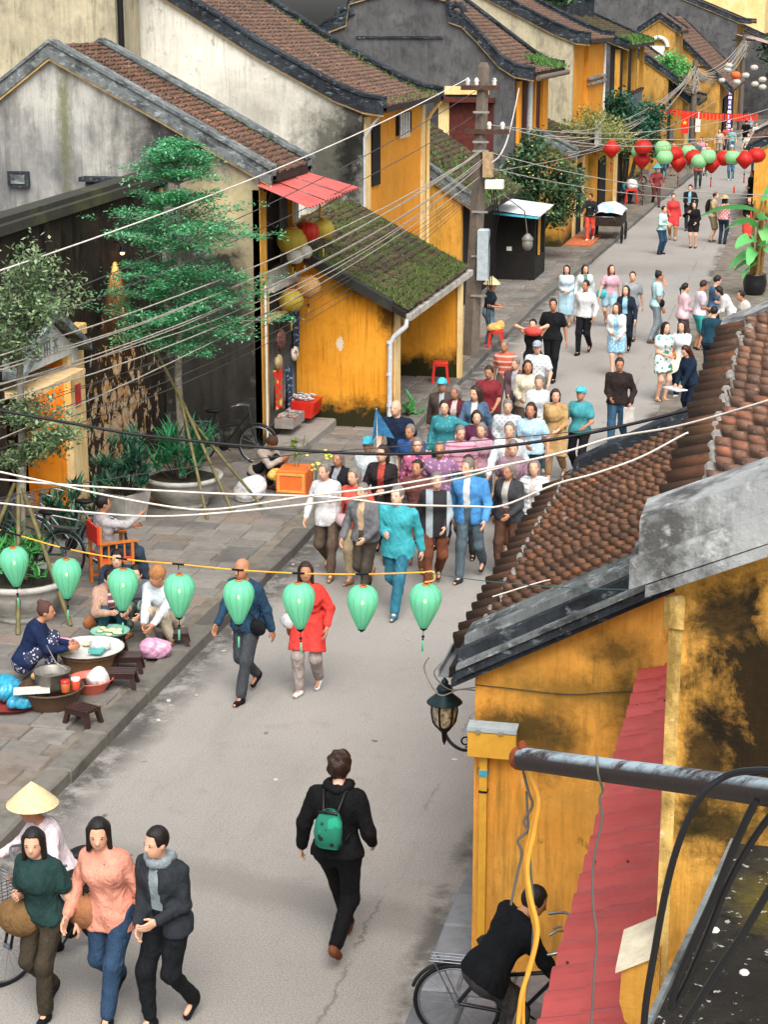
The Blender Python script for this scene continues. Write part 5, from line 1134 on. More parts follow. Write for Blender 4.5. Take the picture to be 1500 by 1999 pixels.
hang([(0.024, 3.720, 6.004), (-0.035, 3.720, 5.903), (-0.084, 3.720, 5.790), (-0.122, 3.720, 5.663), (-0.161, 3.720, 5.546), (-0.188, 3.720, 5.486)], .0085, WIREB, 'black cable dropping to the slab rim, the right of two')
hang([(0.029, 3.400, 6.001), (-0.033, 3.400, 5.861), (-0.088, 3.400, 5.753), (-0.163, 3.400, 5.594)], .0085, WIREB, 'lowest black cable lying across the mossy slab')
# ---------------------------------------------------------------- lamp, meter box and pipe on the low yellow house
sl = empty('street_lamp', (-2.36, 13.9, 1.95), 'black and teal wrought-iron wall lantern with scrolled bracket on the yellow corner', 'street lamp')
LC = (-2.66, 13.95); TEAL = simple('verdigris_iron', C('1f3338'), .45, .3, var=.25)
b = MB(); b.lathe([(.012, .50), (.02, .47), (.012, .44), (.03, .42), (.034, .40), (.02, .385), (.06, .375), (.075, .345), (.06, .33), (.065, .315), (.15, .245), (.158, .235), (.10, .228)], 24, (LC[0], LC[1], 1.97), gore=24, gdepth=.06); part('roof', b, TEAL, sl)
gl = NT('amber_seeded_glass'); gl.col(gl.ramp(gl.noise(18, 5, .7, obj=True), (.4, C('5a4a34')), (.62, C('b9a888')))); gl.rough(.25)
b = MB(); b.lathe([(.095, .225), (.10, .15), (.085, .06), (.055, .02)], 16, (LC[0], LC[1], 1.97)); part('glass', b, gl.m, sl)
b = MB()
for k in range(6):
    w = k * math.pi / 3 + .3; b.tube([(LC[0] + r * math.cos(w), LC[1] + r * math.sin(w), 1.97 + z) for r, z in ((.104, .225), (.108, .15), (.092, .06), (.06, .015))], .008, 5)
b.lathe([(.06, .03), (.066, .02), (.05, -.005), (.025, -.03), (.018, -.10), (.004, -.14)], 12, (LC[0], LC[1], 1.97)); part('cage', b, IRON, sl)
b = MB(); b.tube(smooth_line([(LC[0], LC[1], 1.94), (-2.60, 13.93, 1.86), (-2.5, 13.9, 1.82), (-2.4, 13.87, 1.85), (-2.345, 13.85, 1.92), (-2.35, 13.85, 2.02), (-2.36, 13.85, 2.06)]), .014, 6)
b.tube([(-2.47 + .045 * (1 - w / 13) * math.cos(w), 13.89, 1.90 + .045 * (1 - w / 13) * math.sin(w)) for w in [k * .6 - 1.6 for k in range(16)]], .008, 5); b.tube([(-2.37 + .02 * math.cos(w), 13.85, 2.07 + .02 * math.sin(w)) for w in [k * .7 for k in range(7)]], .007, 5); part('bracket', b, IRON, sl)
YBOX = simple('yellow_painted_steel', C('c79430'), .5, var=.1, spec=.4)
mb_ = empty('meter_box', (-2.16, 13.4, 1.98), 'yellow steel meter box with a pale top on the corner of the low house', 'meter box')
b = MB(); b.box(-2.36, -1.985, 13.39, 13.497, 1.99, 2.225); b.box(-2.365, -1.98, 13.382, 13.39, 1.985, 2.19); part('case', b, YBOX, mb_)
b = MB(); b.prism([(13.375, 2.20), (13.375, 2.235), (13.497, 2.25), (13.497, 2.226)], 'x', -2.37, -1.975); part('lid', b, simple('pale_grey_box', C('9aa5a8'), .6, var=.15), mb_)
b = MB(); b.box(-2.30, -2.26, 13.365, 13.374, 2.19, 2.215); b.box(-2.12, -2.08, 13.365, 13.374, 2.19, 2.215); each('hinge', b, simple('grey_steel_band', C('8d8a84'), .6, .3), mb_)
cd = empty('conduit_pipe', (-2.25, 13.46, .1), 'square yellow conduit with a teal band running down from the meter box', 'conduit')
b = MB(); b.box(-2.275, -2.215, 13.44, 13.497, .1, 1.985); part('duct', b, YBOX, cd)
b = MB(); b.box(-2.28, -2.21, 13.434, 13.5, 1.80, 1.85); part('band', b, simple('teal_tape', C('3f93a0'), .5), cd); b = MB(); b.box(-2.28, -2.21, 13.434, 13.5, 1.66, 1.675); part('strap', b, IRON, cd)
cable(smooth_line([(-2.33, 13.488, 2.55), (-2.0, 13.488, 2.54), (-1.6, 13.488, 2.53), (-1.3, 13.488, 2.57), (-1.1, 13.488, 2.60), (-.85, 13.488, 2.63)]), .004, WIRED, 'thin dark wire tacked across the yellow gable under the black cornice', None)
b = MB(); b.tube([(-1.538, 13.400, 0.562), (-1.616, 13.300, 0.591), (-1.670, 13.280, 0.559)], .012, 6); b.tube([(-1.574, 13.350, 0.615), (-1.641, 13.300, 0.615)], .01, 6); solo('wall_tap', b, simple('worn_brass', C('8d8a80'), .4, .6), 'small metal tap sticking out of the yellow gable beside the red porch roof', 'tap')
for k, pts in enumerate(([(-2.62, 13.7, 2.66), (-2.72, 13.8, 2.5), (-2.62, 13.9, 2.34), (-2.45, 13.9, 2.36), (-2.34, 13.8, 2.42)], [(-2.7, 13.5, 2.75), (-2.76, 13.6, 2.6), (-2.66, 13.7, 2.36), (-2.5, 13.75, 2.4), (-2.34, 13.75, 2.4)])):
    cable(smooth_line(pts), .006, WIREG, ('inner' if k == 0 else 'outer') + ' loop of pale wire curling from the eave end to the street lamp', 'loose wires at the eave end')
# ---------------------------------------------------------------- lanterns
def m_silk(name, c, glow=0.0, seed=True):
    t = NT(name); t.col(t.ramp(t.noise(5, 4, .6, obj=True), (.3, tuple(x * .86 for x in c[:3]) + (1,)), (.7, c))); t.rough(.55)
    tr = t.n('ShaderNodeBsdfTranslucent'); tr.inputs[0].default_value = c; mx = t.n('ShaderNodeMixShader'); mx.inputs[0].default_value = .4
    t.l(t.bs.outputs[0], mx.inputs[1]); t.l(tr.outputs[0], mx.inputs[2])
    if glow:
        tp = t.n('ShaderNodeBsdfTransparent'); m2 = t.n('ShaderNodeMixShader'); m2.inputs[0].default_value = glow
        t.l(mx.outputs[0], m2.inputs[1]); t.l(tp.outputs[0], m2.inputs[2]); t.l(m2.outputs[0], t.out.inputs[0])
    else: t.l(mx.outputs[0], t.out.inputs[0])
    return t.m
def lantern(name, label, prof, silk, ribc, ribs=14, tassel=True, cat='lantern', group=None, bulb=False, topc='8a4a22'):
    t = empty(name, (0, 0, 0), label, cat, group); b = MB(); b.lathe(prof, ribs * 3, gore=ribs, gdepth=.035); part('shade', b, silk, t, True)
    b = MB()
    for k in range(ribs):
        w = 2 * math.pi * (k + .5) / ribs * 1.0 + math.pi / ribs * 0; b.tube([(r * .985 * math.cos(w), r * .985 * math.sin(w), z) for r, z in prof], max(p[0] for p in prof) * .012, 3)
    part('rib', b, simple(ribc[0], C(ribc[1]), .6), t, True, kind='stuff')
    r0, z0 = prof[0]; r1, z1 = prof[-1]; b = MB(); b.lathe([(r0 * .7, z0 - .004), (r0 * 1.08, z0), (r0 * 1.08, z0 + r0 * .35), (r0 * .7, z0 + r0 * .35)], 14); part('top_ring', b, simple('lantern_ring', C(topc), .6), t, True)
    b = MB(); b.lathe([(r1 * 1.1, z1 + .003), (r1 * 1.15, z1 - .004), (r1 * .5, z1 - .014), (.001, z1 - .02)], 10); part('bottom_cap', b, simple('black_iron', C('141414'), .5, .4), t, True)
    if tassel:
        d = z1; s = max(p[0] for p in prof); m = MB(); m.tube([(0, 0, d - .015), (0, 0, d - s * .55)], s * .018, 4); m.ball((0, 0, d - s * .6), s * .1, 8, 5); m.ball((0, 0, d - s * .78), s * .07, 8, 5)
        o = part('tassel_bead', m, IRON, t, True); m = MB(); m.lathe([(s * .05, d - s * .82), (s * .085, d - s * .9), (s * .1, d - s * 1.55), (s * .03, d - s * 1.57)], 8, gore=8, gdepth=.25); part('tassel', m, silk, t, True)
    if bulb:
        m = MB(); zc = (z0 + z1) / 2 + (z0 - z1) * .12; s = max(p[0] for p in prof); m.ball((0, 0, zc), (s * .07, s * .07, s * .13), 8, 6); part('bulb', m, LAMP_GLOW, t, True)
    return t
GREENS = m_silk('mint_green_silk', C('7fdcb6'), .07)
gp = [(.018, .105), (.03, .107), (.055, .098), (.073, .078), (.083, .05), (.082, .02), (.070, -.02), (.052, -.062), (.036, -.095), (.022, -.122), (.018, -.125)]
LP = [(-4.207, 9.182, 4.654), (-3.849, 9.067, 4.644), (-3.477, 8.948, 4.643), (-3.112, 8.817, 4.675), (-2.756, 8.725, 4.694), (-2.402, 8.622, 4.73), (-2.043, 8.508, 4.783), (-1.709, 8.428, 4.839)]
gl0 = lantern('green_lantern', '', gp, GREENS, ('green_rib', '3fa07c'), group='mint green silk lanterns on the string', bulb=True, topc='b86a30')
ROPE = []
labs = ['leftmost mint green lantern over the bowl planter at the picture edge', 'mint green lantern second from the left, in front of the bicycles', 'mint green lantern beside the striped-top customer on the pavement', 'mint green lantern before the crouching man in white', 'mint green lantern in front of the man in dark blue', 'mint green lantern in front of the red tunic', 'mint green lantern without a tassel over empty road', 'rightmost mint green lantern at the end of the yellow rope']
protoG = gl0
for i, p in enumerate(LP):
    o = gl0 if i == 0 else copy_tree(protoG)
    o.location = p; o['label'] = labs[i]; o.rotation_euler = (R(random.uniform(-5, 5)), R(random.uniform(-5, 5)), random.random() * 6); o.scale = (random.uniform(.96, 1.04),) * 3
    if i == 6:
        for ch in list(o.children):
            if ch.name.startswith('tassel'): bpy.data.objects.remove(ch)
rp = empty('lantern_rope', (-2.9, 8.8, 4.85), 'yellow and black electrical rope carrying the mint green lanterns across the street', 'rope')
top = [(-5.2, 9.5, 4.93)] + [(p[0], p[1], p[2] + .165) for p in LP] ; top[1] = (LP[0][0], LP[0][1], LP[0][2] + .185)
line = smooth_line(top, 8); b = MB(); bk = MB()
b.tube(line, .0042, 6); part('yellow_rope', b, simple('yellow_rope', C('d9a03a'), .6), rp)
for p in LP[:-1]:
    q = min(range(len(line)), key=lambda i: (line[i] - Vector((p[0], p[1], p[2] + .17))).length)
    a = line[max(q - 1, 0)]; c = line[min(q + 1, len(line) - 1)]; mid = line[q]; bk.tube([mid.lerp(a, .8), mid, mid.lerp(c, .8)], .0058, 6); bk.tube([mid, (p[0], p[1], p[2] + .135)], .003, 5)
part('black_clip', bk, IRON, rp, kind='stuff')
e = LP[-1]; b = MB(); b.tube(smooth_line([line[-1], (e[0] + .04, e[1], e[2] + .17), (e[0] + .045, e[1], e[2] + .13), (e[0], e[1], e[2] + .115)]), .0042, 6); part('rope_end', b, MAT['yellow_rope'], rp)
b = MB(); b.tube(sagline(line[-1], (-.62, 7.35, 5.32), .02), .0024, 5); part('teal_thread', b, simple('teal_thread', C('3c5d5c'), .6), rp)
# red and pale green lanterns over the street further up
RED = m_silk('red_silk', C('d3261c')); PG = m_silk('pale_green_silk', C('9fd9a0')); WHT = m_silk('white_silk', C('cfcfc6')); YL = m_silk('yellow_silk', C('c9b23f')); ORS = m_silk('peach_silk', C('d9a868')); PKS = m_silk('pink_silk', C('c98aa0'))
dia = [(.07, .24), (.1, .235), (.17, .13), (.27, .0), (.2, -.1), (.1, -.22), (.05, -.26)]
rnd_ = [(.08, .2), (.17, .17), (.23, .08), (.25, 0), (.23, -.08), (.17, -.17), (.08, -.2)]
rd = lantern('red_lantern', '', dia, RED, ('dark_red_rib', '8a1610'), 12, group='red and pale green lanterns strung over the street', topc='7a1a12')
rr_ = lantern('red_lantern', '', [(r * 1.12, z) for r, z in rnd_], RED, ('dark_red_rib', '8a1610'), 14, False, group='red and pale green lanterns strung over the street', topc='7a1a12')
pg = lantern('green_lantern', '', rnd_, PG, ('pale_green_rib', '6fae74'), 14, True, group='red and pale green lanterns strung over the street', topc='b86a30')
seq = [('d', -5.79, 3.88, 'pointed red lantern hanging alone at the left end of the street string'), ('r', -4.8, 3.98, 'upper round red lantern of the trio near the yellow blossoms'), ('g', -4.95, 3.81, 'pale green lantern between two red ones in the left trio'), ('d', -4.84, 3.60, 'lower red lantern of the left trio'),
       ('g', -4.22, 3.97, 'topmost pale green lantern of the street string'), ('g', -4.14, 3.71, 'pale green lantern overlapping a red one left of centre'), ('r', -3.93, 3.75, 'round red lantern half hidden behind a pale green one left of centre'), ('d', -3.79, 3.49, 'pointed red lantern hanging lowest left of centre'),
       ('g', -3.52, 3.80, 'pale green lantern alone at the centre of the street string'), ('r', -3.3, 3.70, 'round red lantern behind the pale green one right of centre'), ('g', -3.15, 3.60, 'pale green lantern hanging low right of centre'), ('g', -2.9, 3.74, 'pale green lantern tucked above a pointed red one'),
       ('d', -2.8, 3.50, 'pointed red lantern hanging lowest right of centre'), ('r', -2.46, 3.64, 'large round red lantern toward the right end'), ('g', -2.2, 3.68, 'pale green lantern with another behind it toward the right end'), ('d', -1.83, 3.66, 'pointed red lantern beside the far right yellow wall'), ('r', -1.52, 3.75, 'rightmost red lantern, partly cut by the roof corner')]
used = {}
for k, x, z, lb in seq:
    src = {'d': rd, 'r': rr_, 'g': pg}[k]; o = src if k not in used else copy_tree(src); used[k] = 1
    o.location = (x, 56 + random.uniform(-.6, .6), z); o.rotation_euler = (0, 0, random.random() * 3); o['label'] = lb
cable(sagline((-7.6, 54.5, 4.35), (-.7, 57, 4.3), .12), .012, WIREG, 'wire carrying the red and pale green lanterns over the street', None)
# far white lanterns and red banners
wl_ = lantern('white_lantern', '', [(r * .95, z * .75) for r, z in rnd_], WHT, ('grey_rib', 'a8a8a0'), 10, False, group='pale lanterns at the far end of the street')
for i, (x, z) in enumerate([(-6.27, 4.35), (-5.23, 4.21), (-4.91, 4.82), (-4.35, 4.13), (-3.87, 4.51), (-3.31, 4.02), (-2.89, 4.28), (-2.87, 3.85), (-4.85, 5.05), (-3.4, 4.95)]):
    o = wl_ if i == 0 else copy_tree(wl_); o.location = (x, 112, z); o['label'] = 'small pale lantern among the white cluster strung at the far end of the street'
og = lantern('orange_lantern', 'glowing orange lantern among the far white ones', [(r * 1.2, z) for r, z in rnd_], m_silk('orange_silk', C('f0782a')), ('grey_rib', 'a8a8a0'), 10, False); og.location = (-4.45, 112.5, 4.5)
RB = simple('red_banner_cloth', C('dd2a18'), .7, var=.12); b = MB()
bn_ = empty('banner_string', (-4.8, 90, 3.3), 'string of small red paper flags across the far street', 'bunting')
n = 26
for k in range(n):
    x = -6.9 + 4.5 * k / n; z = 3.62 - .25 * (k / n) - .12 * math.sin(math.pi * k / n); m = MB()
    m.box(x, x + .125, 90 - .006 + random.gauss(0, .03), 90.006, z - .30 + random.uniform(-.04, .04), z, Matrix.Identity(4)); part('paper_flag', m, RB, bn_)
b.tube(sagline((-7.2, 90, 3.66), (-1.9, 90, 3.3), .1), .012, 4); part('string', b, WIRED, bn_)
b = MB(); b.box(-6.55, -6.15, 98.0, 98.03, 1.95, 2.95); fl = solo('red_flag', b, RB, 'red flag with a yellow star hanging by the teal door', 'flag')
b = MB(); st = [(.0, .2), (.047, .065), (.19, .062), (.076, -.025), (.118, -.16), (0, -.08), (-.118, -.16), (-.076, -.025), (-.19, .062), (-.047, .065)]
b.prism([(-6.35 + x * .7, 2.5 + z * .7) for x, z in st], 'y', 97.985, 97.998); part('star', b, simple('yellow_star', C('e8c23a'), .7), fl)
# shop lanterns
for nm, lb, p, sc, silk in (('yellow_lantern', 'large yellow silk lantern under the red awning', (-9.1, 32.5, 3.72), 1.15, YL), ('red_lantern', 'round red lantern squeezed between yellow ones under the awning', (-8.84, 32.7, 3.87), .85, RED), ('yellow_lantern', 'smaller yellow lantern at the right behind the red one', (-8.62, 32.9, 3.9), .85, YL),
                            ('pink_lantern', 'pink lantern peeping behind the large yellow one', (-9.0, 33.0, 3.9), .7, PKS), ('white_lantern', 'left of two small white lanterns over the shop board', (-9.02, 32.4, 3.45), .66, WHT), ('white_lantern', 'right of two small white lanterns over the shop board', (-8.87, 32.5, 3.53), .6, WHT),
                            ('yellow_lantern', 'yellow lantern hanging lower over the shop transom', (-9.08, 32.3, 2.66), .95, YL), ('peach_lantern', 'peach and cream lantern against the orange gable', (-8.86, 32.7, 2.86), .95, ORS)):
    o = lantern(nm, lb, [(r * sc, z * sc) for r, z in rnd_], silk, ('buff_rib', 'a8924a'), 12, True, group='shop lanterns'); o.location = p
# ---------------------------------------------------------------- shop goods
def cloth(name, label, x, y, z0, z1, w, mat, cat='cloth', thick=.05):
    vs = []; fs = []; N = 8; Mz = 6
    for j in range(Mz + 1):
        for i in range(N + 1):
            u = i / N; t = j / Mz; vs.append((x + thick * math.sin(u * 14 + t) * .6, y + (u - .5) * w * (1 - .1 * math.sin(t * 3)), z1 + (z0 - z1) * t))
    fs = [(j * (N + 1) + i, j * (N + 1) + i + 1, (j + 1) * (N + 1) + i + 1, (j + 1) * (N + 1) + i) for j in range(Mz) for i in range(N)]
    b = MB().add(vs, fs, True); n0 = len(b.v); b.add([(p[0] - .02, p[1], p[2]) for p in vs], [f[::-1] for f in fs], True); return solo(name, b, mat, label, cat)
def m_print(name, base, spots, sc=18):
    t = NT(name); v = t.n('ShaderNodeTexVoronoi'); v.inputs['Scale'].default_value = sc; t.l(t.pos(True), v.inputs['Vector'])
    c = base
    c = t.mix(t.ramp(v.outputs['Distance'], (.28, 1), (.36, 0)), c, spots[0])
    if len(spots) > 1: c = t.mix(t.ramp(t.noise(sc * .5, 3, .5, obj=True), (.55, 0), (.6, 1)), c, spots[1])
    t.col(c); t.rough(.85); MAT[name] = t.m; return t.m
INDIGO = m_print('indigo_print', C('1a2b40'), [C('6f8ea3')], 16); REDPR = m_print('red_floral_print', C('c8261c'), [C('3f7a3c'), C('d9b050')], 9)
cloth('indigo_cloth', 'indigo printed cloth hanging high in the shop doorway', -9.2, 33.0, 1.55, 2.35, .42, INDIGO); cloth('indigo_cloth', 'long indigo printed cloth hanging low in the shop doorway', -9.2, 32.5, .55, 1.4, .32, INDIGO)
cloth('red_dress', 'red floral dress hanging at the left of the shop doorway', -9.2, 31.75, .75, 1.5, .45, REDPR, 'dress')
def bagm(name, label, c, s, mat):
    t = empty(name, c, label, 'bag', 'bags hung in the shop doorway'); b = MB(); b.ball(c, (.07, s, s * .8), 12, 8); part('body', b, mat, t); b = MB(); b.tube([(c[0], c[1] + s * .6 * math.cos(w), c[2] + s * .6 + s * .9 * math.sin(w)) for w in [k * .35 for k in range(10)]], .01, 4); part('strap', b, DARKWOOD, t)
bagm('woven_bag', 'maroon woven bag hanging at the top of the shop doorway', (-9.17, 31.9, 2.0), .24, m_print('maroon_weave', C('4a2220'), [C('8a6a5a')], 30)); bagm('straw_bag', 'cream straw bag hanging by the door post', (-9.17, 31.72, 1.62), .18, simple('straw', C('a08a66'), .9, var=.3)); bagm('patchwork_bag', 'white patchwork bag hanging beside the indigo cloth', (-9.15, 32.75, 1.6), .17, m_print('patchwork', C('c9c2b4'), [C('6a8a78'), C('8a5a40')], 14))
bx = empty('red_bin', (-9.0, 32.9, .42), 'red plastic bin heaped with small packets at the shop door', 'bin'); b = MB(); b.prism([(-9.25, .42), (-9.32, .72), (-8.72, .72), (-8.79, .42)], 'y', 32.55, 33.15); part('bin_body', b, simple('red_plastic', C('c22418'), .4, spec=.5), bx)
b = MB()
for k in range(40): b.ball((-9.02 + random.uniform(-.24, .24), 32.85 + random.uniform(-.24, .24), .74 + random.uniform(0, .06)), (.05, .04, .02), 5, 3)
part('packet', b, m_stone('silver_packets', C('8a8a8c'), C('c9c9c9')), bx, kind='stuff')
b = MB(); b.box(-9.2, -8.85, 31.5, 32.3, .44, .62)
for k in range(20): b.ball((-9.02 + random.uniform(-.16, .16), 31.9 + random.uniform(-.35, .35), .64), (.06, .05, .03), 5, 3)
solo('goods_tray', b, m_stone('mixed_trinkets', C('5a4a44'), C('a09a94'), None, .6, C('b05a3a')), 'low tray of small trinkets on the shop step', 'tray')
st = empty('stone_step', (-8.75, 32.3, .12), 'worn grey stone step running along the shop front', 'step')
b = MB(); b.bbox(-9.2, -8.5, 30.9, 33.25, .12, .30, .03, jit=.02); part('tread', b, m_stone('step_stone', C('7c7872'), C('8f8a82')), st)
# drain pipe of the grey house
b = MB(); b.tube([(-9.2, 31.05, .12), (-9.2, 31.05, 3.1)], .022, 7); solo('thin_pipe', b, WHITEP, 'thin white pipe standing at the corner of the grey gable house', 'pipe')
# ---------------------------------------------------------------- street seller's wares on the near pavement
BRN = simple('brown_plastic', C('2e1a16'), .35, var=.15, spec=.5); REDP = simple('red_plastic', C('c22418'), .4, spec=.5)
def stool(label, x, y, z, rz, s, h, mat, name='low_stool', group='little dark plastic stools on the pavement', slats=True, cat='stool'):
    t = empty(name, (x, y, z), label, cat, group, rz); b = MB()
    if slats:
        for k in range(5): b.bbox(-s, s, -s * .7 + k * s * .3, -s * .7 + k * s * .3 + s * .2, h - .02, h, .004)
        b.box(-s, s, -s * .72, s * .72, h - .035, h - .021)
    else: b.bbox(-s, s, -s, s, h - .035, h, .012)
    part('seat', b, mat, t, True); sy = s * .72 if slats else s
    for i in (-1, 1):
        for j in (-1, 1):
            m = MB(); m.add([(i * (s - .005), j * (sy - .005), h - .036), (i * (s - .06), j * (sy - .005), h - .036), (i * (s - .06), j * (sy - .05), h - .036), (i * (s - .005), j * (sy - .05), h - .036), (i * (s + .03), j * (sy + .02), 0), (i * (s - .02), j * (sy + .02), 0), (i * (s - .02), j * (sy - .025), 0), (i * (s + .03), j * (sy - .025), 0)],
                  [(0, 1, 2, 3), (4, 5, 6, 7), (0, 1, 5, 4), (1, 2, 6, 5), (2, 3, 7, 6), (3, 0, 4, 7)]); part('leg', m, mat, t, True)
    b = MB(); b.box(-s, s, -sy, -sy + .012, h - .075, h - .036); b.box(-s, s, sy - .012, sy, h - .075, h - .036); part('apron', b, mat, t, True); return t
stool('dark brown low stool standing behind another near the red basin', -7.55, 19.5, .145, .25, .16, .2, BRN); stool('dark brown low stool in front of its twin near the red basin', -7.42, 18.95, .145, .15, .16, .2, BRN); stool('dark brown low stool alone near the kerb', -7.42, 17.75, .145, -.35, .16, .2, BRN); stool('dark brown low stool under the crouching man in white', -7.28, 20.45, .145, .3, .15, .2, BRN); stool('dark brown low stool hidden behind the round food tray', -7.95, 20.0, .145, .1, .15, .22, BRN)
BASK = NT('woven_basket'); w1 = BASK.n('ShaderNodeTexBrick'); w1.inputs['Scale'].default_value = 18; BASK.l(BASK.pos(True), w1.inputs[0]); nb = BASK.noise(60, 3, .6, obj=True, stretch=(1, 1, 6)); BASK.col(BASK.ramp(nb, (.3, C('5a4028')), (.7, C('a8845a')))); BASK.bump(nb, .8, .01); BASK.rough(.8); BASK = BASK.m
BASKD = NT('dark_woven_basket'); nb = BASKD.noise(60, 3, .6, obj=True, stretch=(1, 1, 6)); BASKD.col(BASKD.ramp(nb, (.3, C('2e2018')), (.7, C('6a4c34')))); BASKD.bump(nb, .8, .01); BASKD = BASKD.m
def basket(label, c, r, h, mat): 
    t = empty('woven_basket', c, label, 'basket', 'round woven baskets of the food seller'); b = MB(); b.lathe([(r * .72, 0), (r * .85, h * .4), (r * .98, h * .95), (r * 1.03, h), (r * .95, h), (r * .8, h * .5), (.01, h * .3)], 24, c); part('body', b, mat, t)
    m = MB(); m.tube([(c[0] + r * math.cos(w), c[1] + r * math.sin(w), c[2] + h) for w in [k * math.pi / 12 for k in range(25)]], .014, 5); part('rim', m, mat, t); return t
basket('tan round basket carrying the wide tray of food', (-7.98, 19.35, .145), .34, .24, BASK); basket('dark round basket holding the dented steel pot', (-7.98, 18.2, .145), .36, .22, BASKD)
def disc(name, label, c, r, h, mat, lip=.02, cat='tray'): b = MB(); b.lathe([(r * .8, 0), (r, h), (r * 1.02, h + .004), (r * .98, h - .004), (r * .78, .012), (.01, .014)], 26, c); return solo(name, b, mat, label, cat)
TRAYM = simple('enamel_tray', C('c3c6c2'), .35, var=.12, spec=.5); disc('wide_tray', 'wide pale enamel tray of food packets over the tan basket', (-7.98, 19.35, .40), .42, .045, TRAYM); disc('pink_tray', 'round tray with a pink mat held on the navy-clad seller lap', (-8.3, 19.1, .50), .27, .035, simple('pink_plastic', C('c79ab0'), .4, var=.1))
disc('green_tray', 'round green-edged plate of noodles behind the wide tray', (-7.98, 20.05, .385), .24, .04, simple('green_enamel', C('7fb3a0'), .4)); disc('blue_tray', 'red-edged tray of blue plastic bags at the left', (-8.42, 18.1, .15), .36, .05, simple('red_enamel', C('8f3a34'), .4))
bs_ = empty('red_basin', (-7.72, 18.75, .145), 'salmon red plastic basin with bottles and bags in it', 'basin'); b = MB(); b.lathe([(.16, 0), (.22, .1), (.25, .15), (.265, .155), (.26, .14), (.21, .09), (.15, .015), (.01, .015)], 26, (-7.72, 18.75, .145)); part('bowl', b, simple('salmon_plastic', C('c9604e'), .4, spec=.5), bs_)
def lump(name, label, c, r, mat, cat='bag', n=10):
    bs = []
    for k in range(n):
        d = Vector((random.gauss(0, .34), random.gauss(0, .34), abs(random.gauss(.28, .28)))); bs.append((np.array(c) + np.array(d) * r + np.array((0, 0, r * .2)), r * random.uniform(.3, .55)))
    k_ = RNG.normal(0, 1, (3, 3)) * (5 / r)
    def fn(p):
        q = sm([np.linalg.norm(p - np.asarray(b_, np.float32), axis=1) - rr for b_, rr in bs], r * .55)
        w = np.abs(np.sin(p @ k_[0])) + np.abs(np.sin(p @ k_[1] * 1.4 + 1)) + .6 * np.abs(np.sin(p @ k_[2] * 2.3 + 2))
        return np.maximum(q - (w - 1.3) * r * .055, c[2] - p[:, 2])
    v, f = surface_nets(fn, np.array(c) - r * 1.9, np.array(c) + r * 2.2, max(r * .085, .011))
    o = obj(name, arr_mesh(name, v - np.array(c), f, mat)); o.location = c; return tag(o, label, cat)
FILM = simple('white_plastic_bag', C('c8c6c6'), .3, var=.2, scale=20, spec=.5); BLUEB = simple('blue_plastic_bag', C('2f8fb0'), .3, var=.25, scale=14, spec=.5)
lump('blue_bag', 'blue plastic bag of goods on the left of the red-edged tray', (-8.52, 18.15, .2), .19, BLUEB); lump('blue_bag', 'blue plastic bag of goods on the right of the red-edged tray', (-8.24, 18.02, .2), .16, BLUEB)
lump('white_bag', 'crumpled white bag in the salmon red basin', (-7.66, 18.78, .22), .14, FILM); lump('food_packet', 'clear wrapped food packets heaped on the wide tray', (-7.84, 19.36, .43), .12, FILM, 'food', 9)
b = MB(); b.lathe([(.05, 0), (.055, .08), (.05, .09), (.01, .09)], 14, (-7.78, 18.72, .19)); solo('cup', b, DARKWOOD, 'dark cup standing in the salmon red basin', 'cup')
b = MB()
for k in range(7): b.ball((-8.12 + random.uniform(-.12, .1), 19.3 + random.uniform(-.16, .16), .45), (.055, .055, .02), 8, 4)
solo('rice_cake', b, simple('rice_cake', C('d3c29a'), .7, var=.15), 'small round rice cakes at the left of the wide tray', 'food')
b = MB(); b.box(-7.9, -7.74, 19.12, 19.3, .45, .475); solo('teal_box', b, simple('teal_plastic', C('4a9a94'), .5), 'flat teal plastic box at the front of the wide tray', 'box')
b = MB()
for k in range(12): b.ball((-7.98 + random.uniform(-.14, .14), 20.05 + random.uniform(-.14, .14), .42), (.05, .03, .02), 6, 4)
solo('noodle_heap', b, simple('noodles', C('c9c29a'), .7, var=.2), 'pale noodles heaped on the green-edged plate', 'food')
po = empty('steel_pot', (-7.98, 18.25, .36), 'dented grey steel pot in the dark basket', 'pot'); b = MB(); b.lathe([(.15, 0), (.19, .04), (.2, .2), (.215, .205), (.19, .2), (.18, .1), (.01, .16)], 22, (-7.98, 18.25, .34)); part('body', b, simple('dented_steel', C('8a867e'), .35, .6, var=.25), po)
b = MB(); b.tube([(-7.8, 18.28, .55), (-7.95, 18.3, .62), (-8.05, 18.3, .82)], .008, 5); part('ladle', b, simple('dented_steel', C('8a867e'), .35, .6), po)
for nm, lb, c, cc in (('sauce_jar', 'small jar of red sauce, left of two, beside the steel pot', (-7.76, 18.1, .36), 'b05a30'), ('sauce_jar', 'small jar of red sauce with a white lid, right of two', (-7.68, 18.2, .36), 'c2472c')):
    t = empty(nm, c, lb, 'jar', 'sauce jars'); b = MB(); b.lathe([(.045, 0), (.05, .01), (.05, .1), (.04, .11)], 14, c, cap=True); part('glass', b, simple('sauce_' + cc, C(cc), .3, spec=.5), t); b = MB(); b.lathe([(.05, .105), (.052, .14), (.001, .142)], 14, c); part('lid', b, WHITEP if cc[0] == 'c' else REDP, t)
b = MB(); M = Matrix.Translation((-8.1, 17.95, .4)) @ Matrix.Rotation(.4, 4, 'Z'); b.box(-.2, .2, -.12, .12, 0, .006, M); solo('newspaper', b, simple('newsprint', C('bdbab2'), .8, var=.2, scale=30), 'folded newspaper over the rim of the dark basket', 'newspaper')
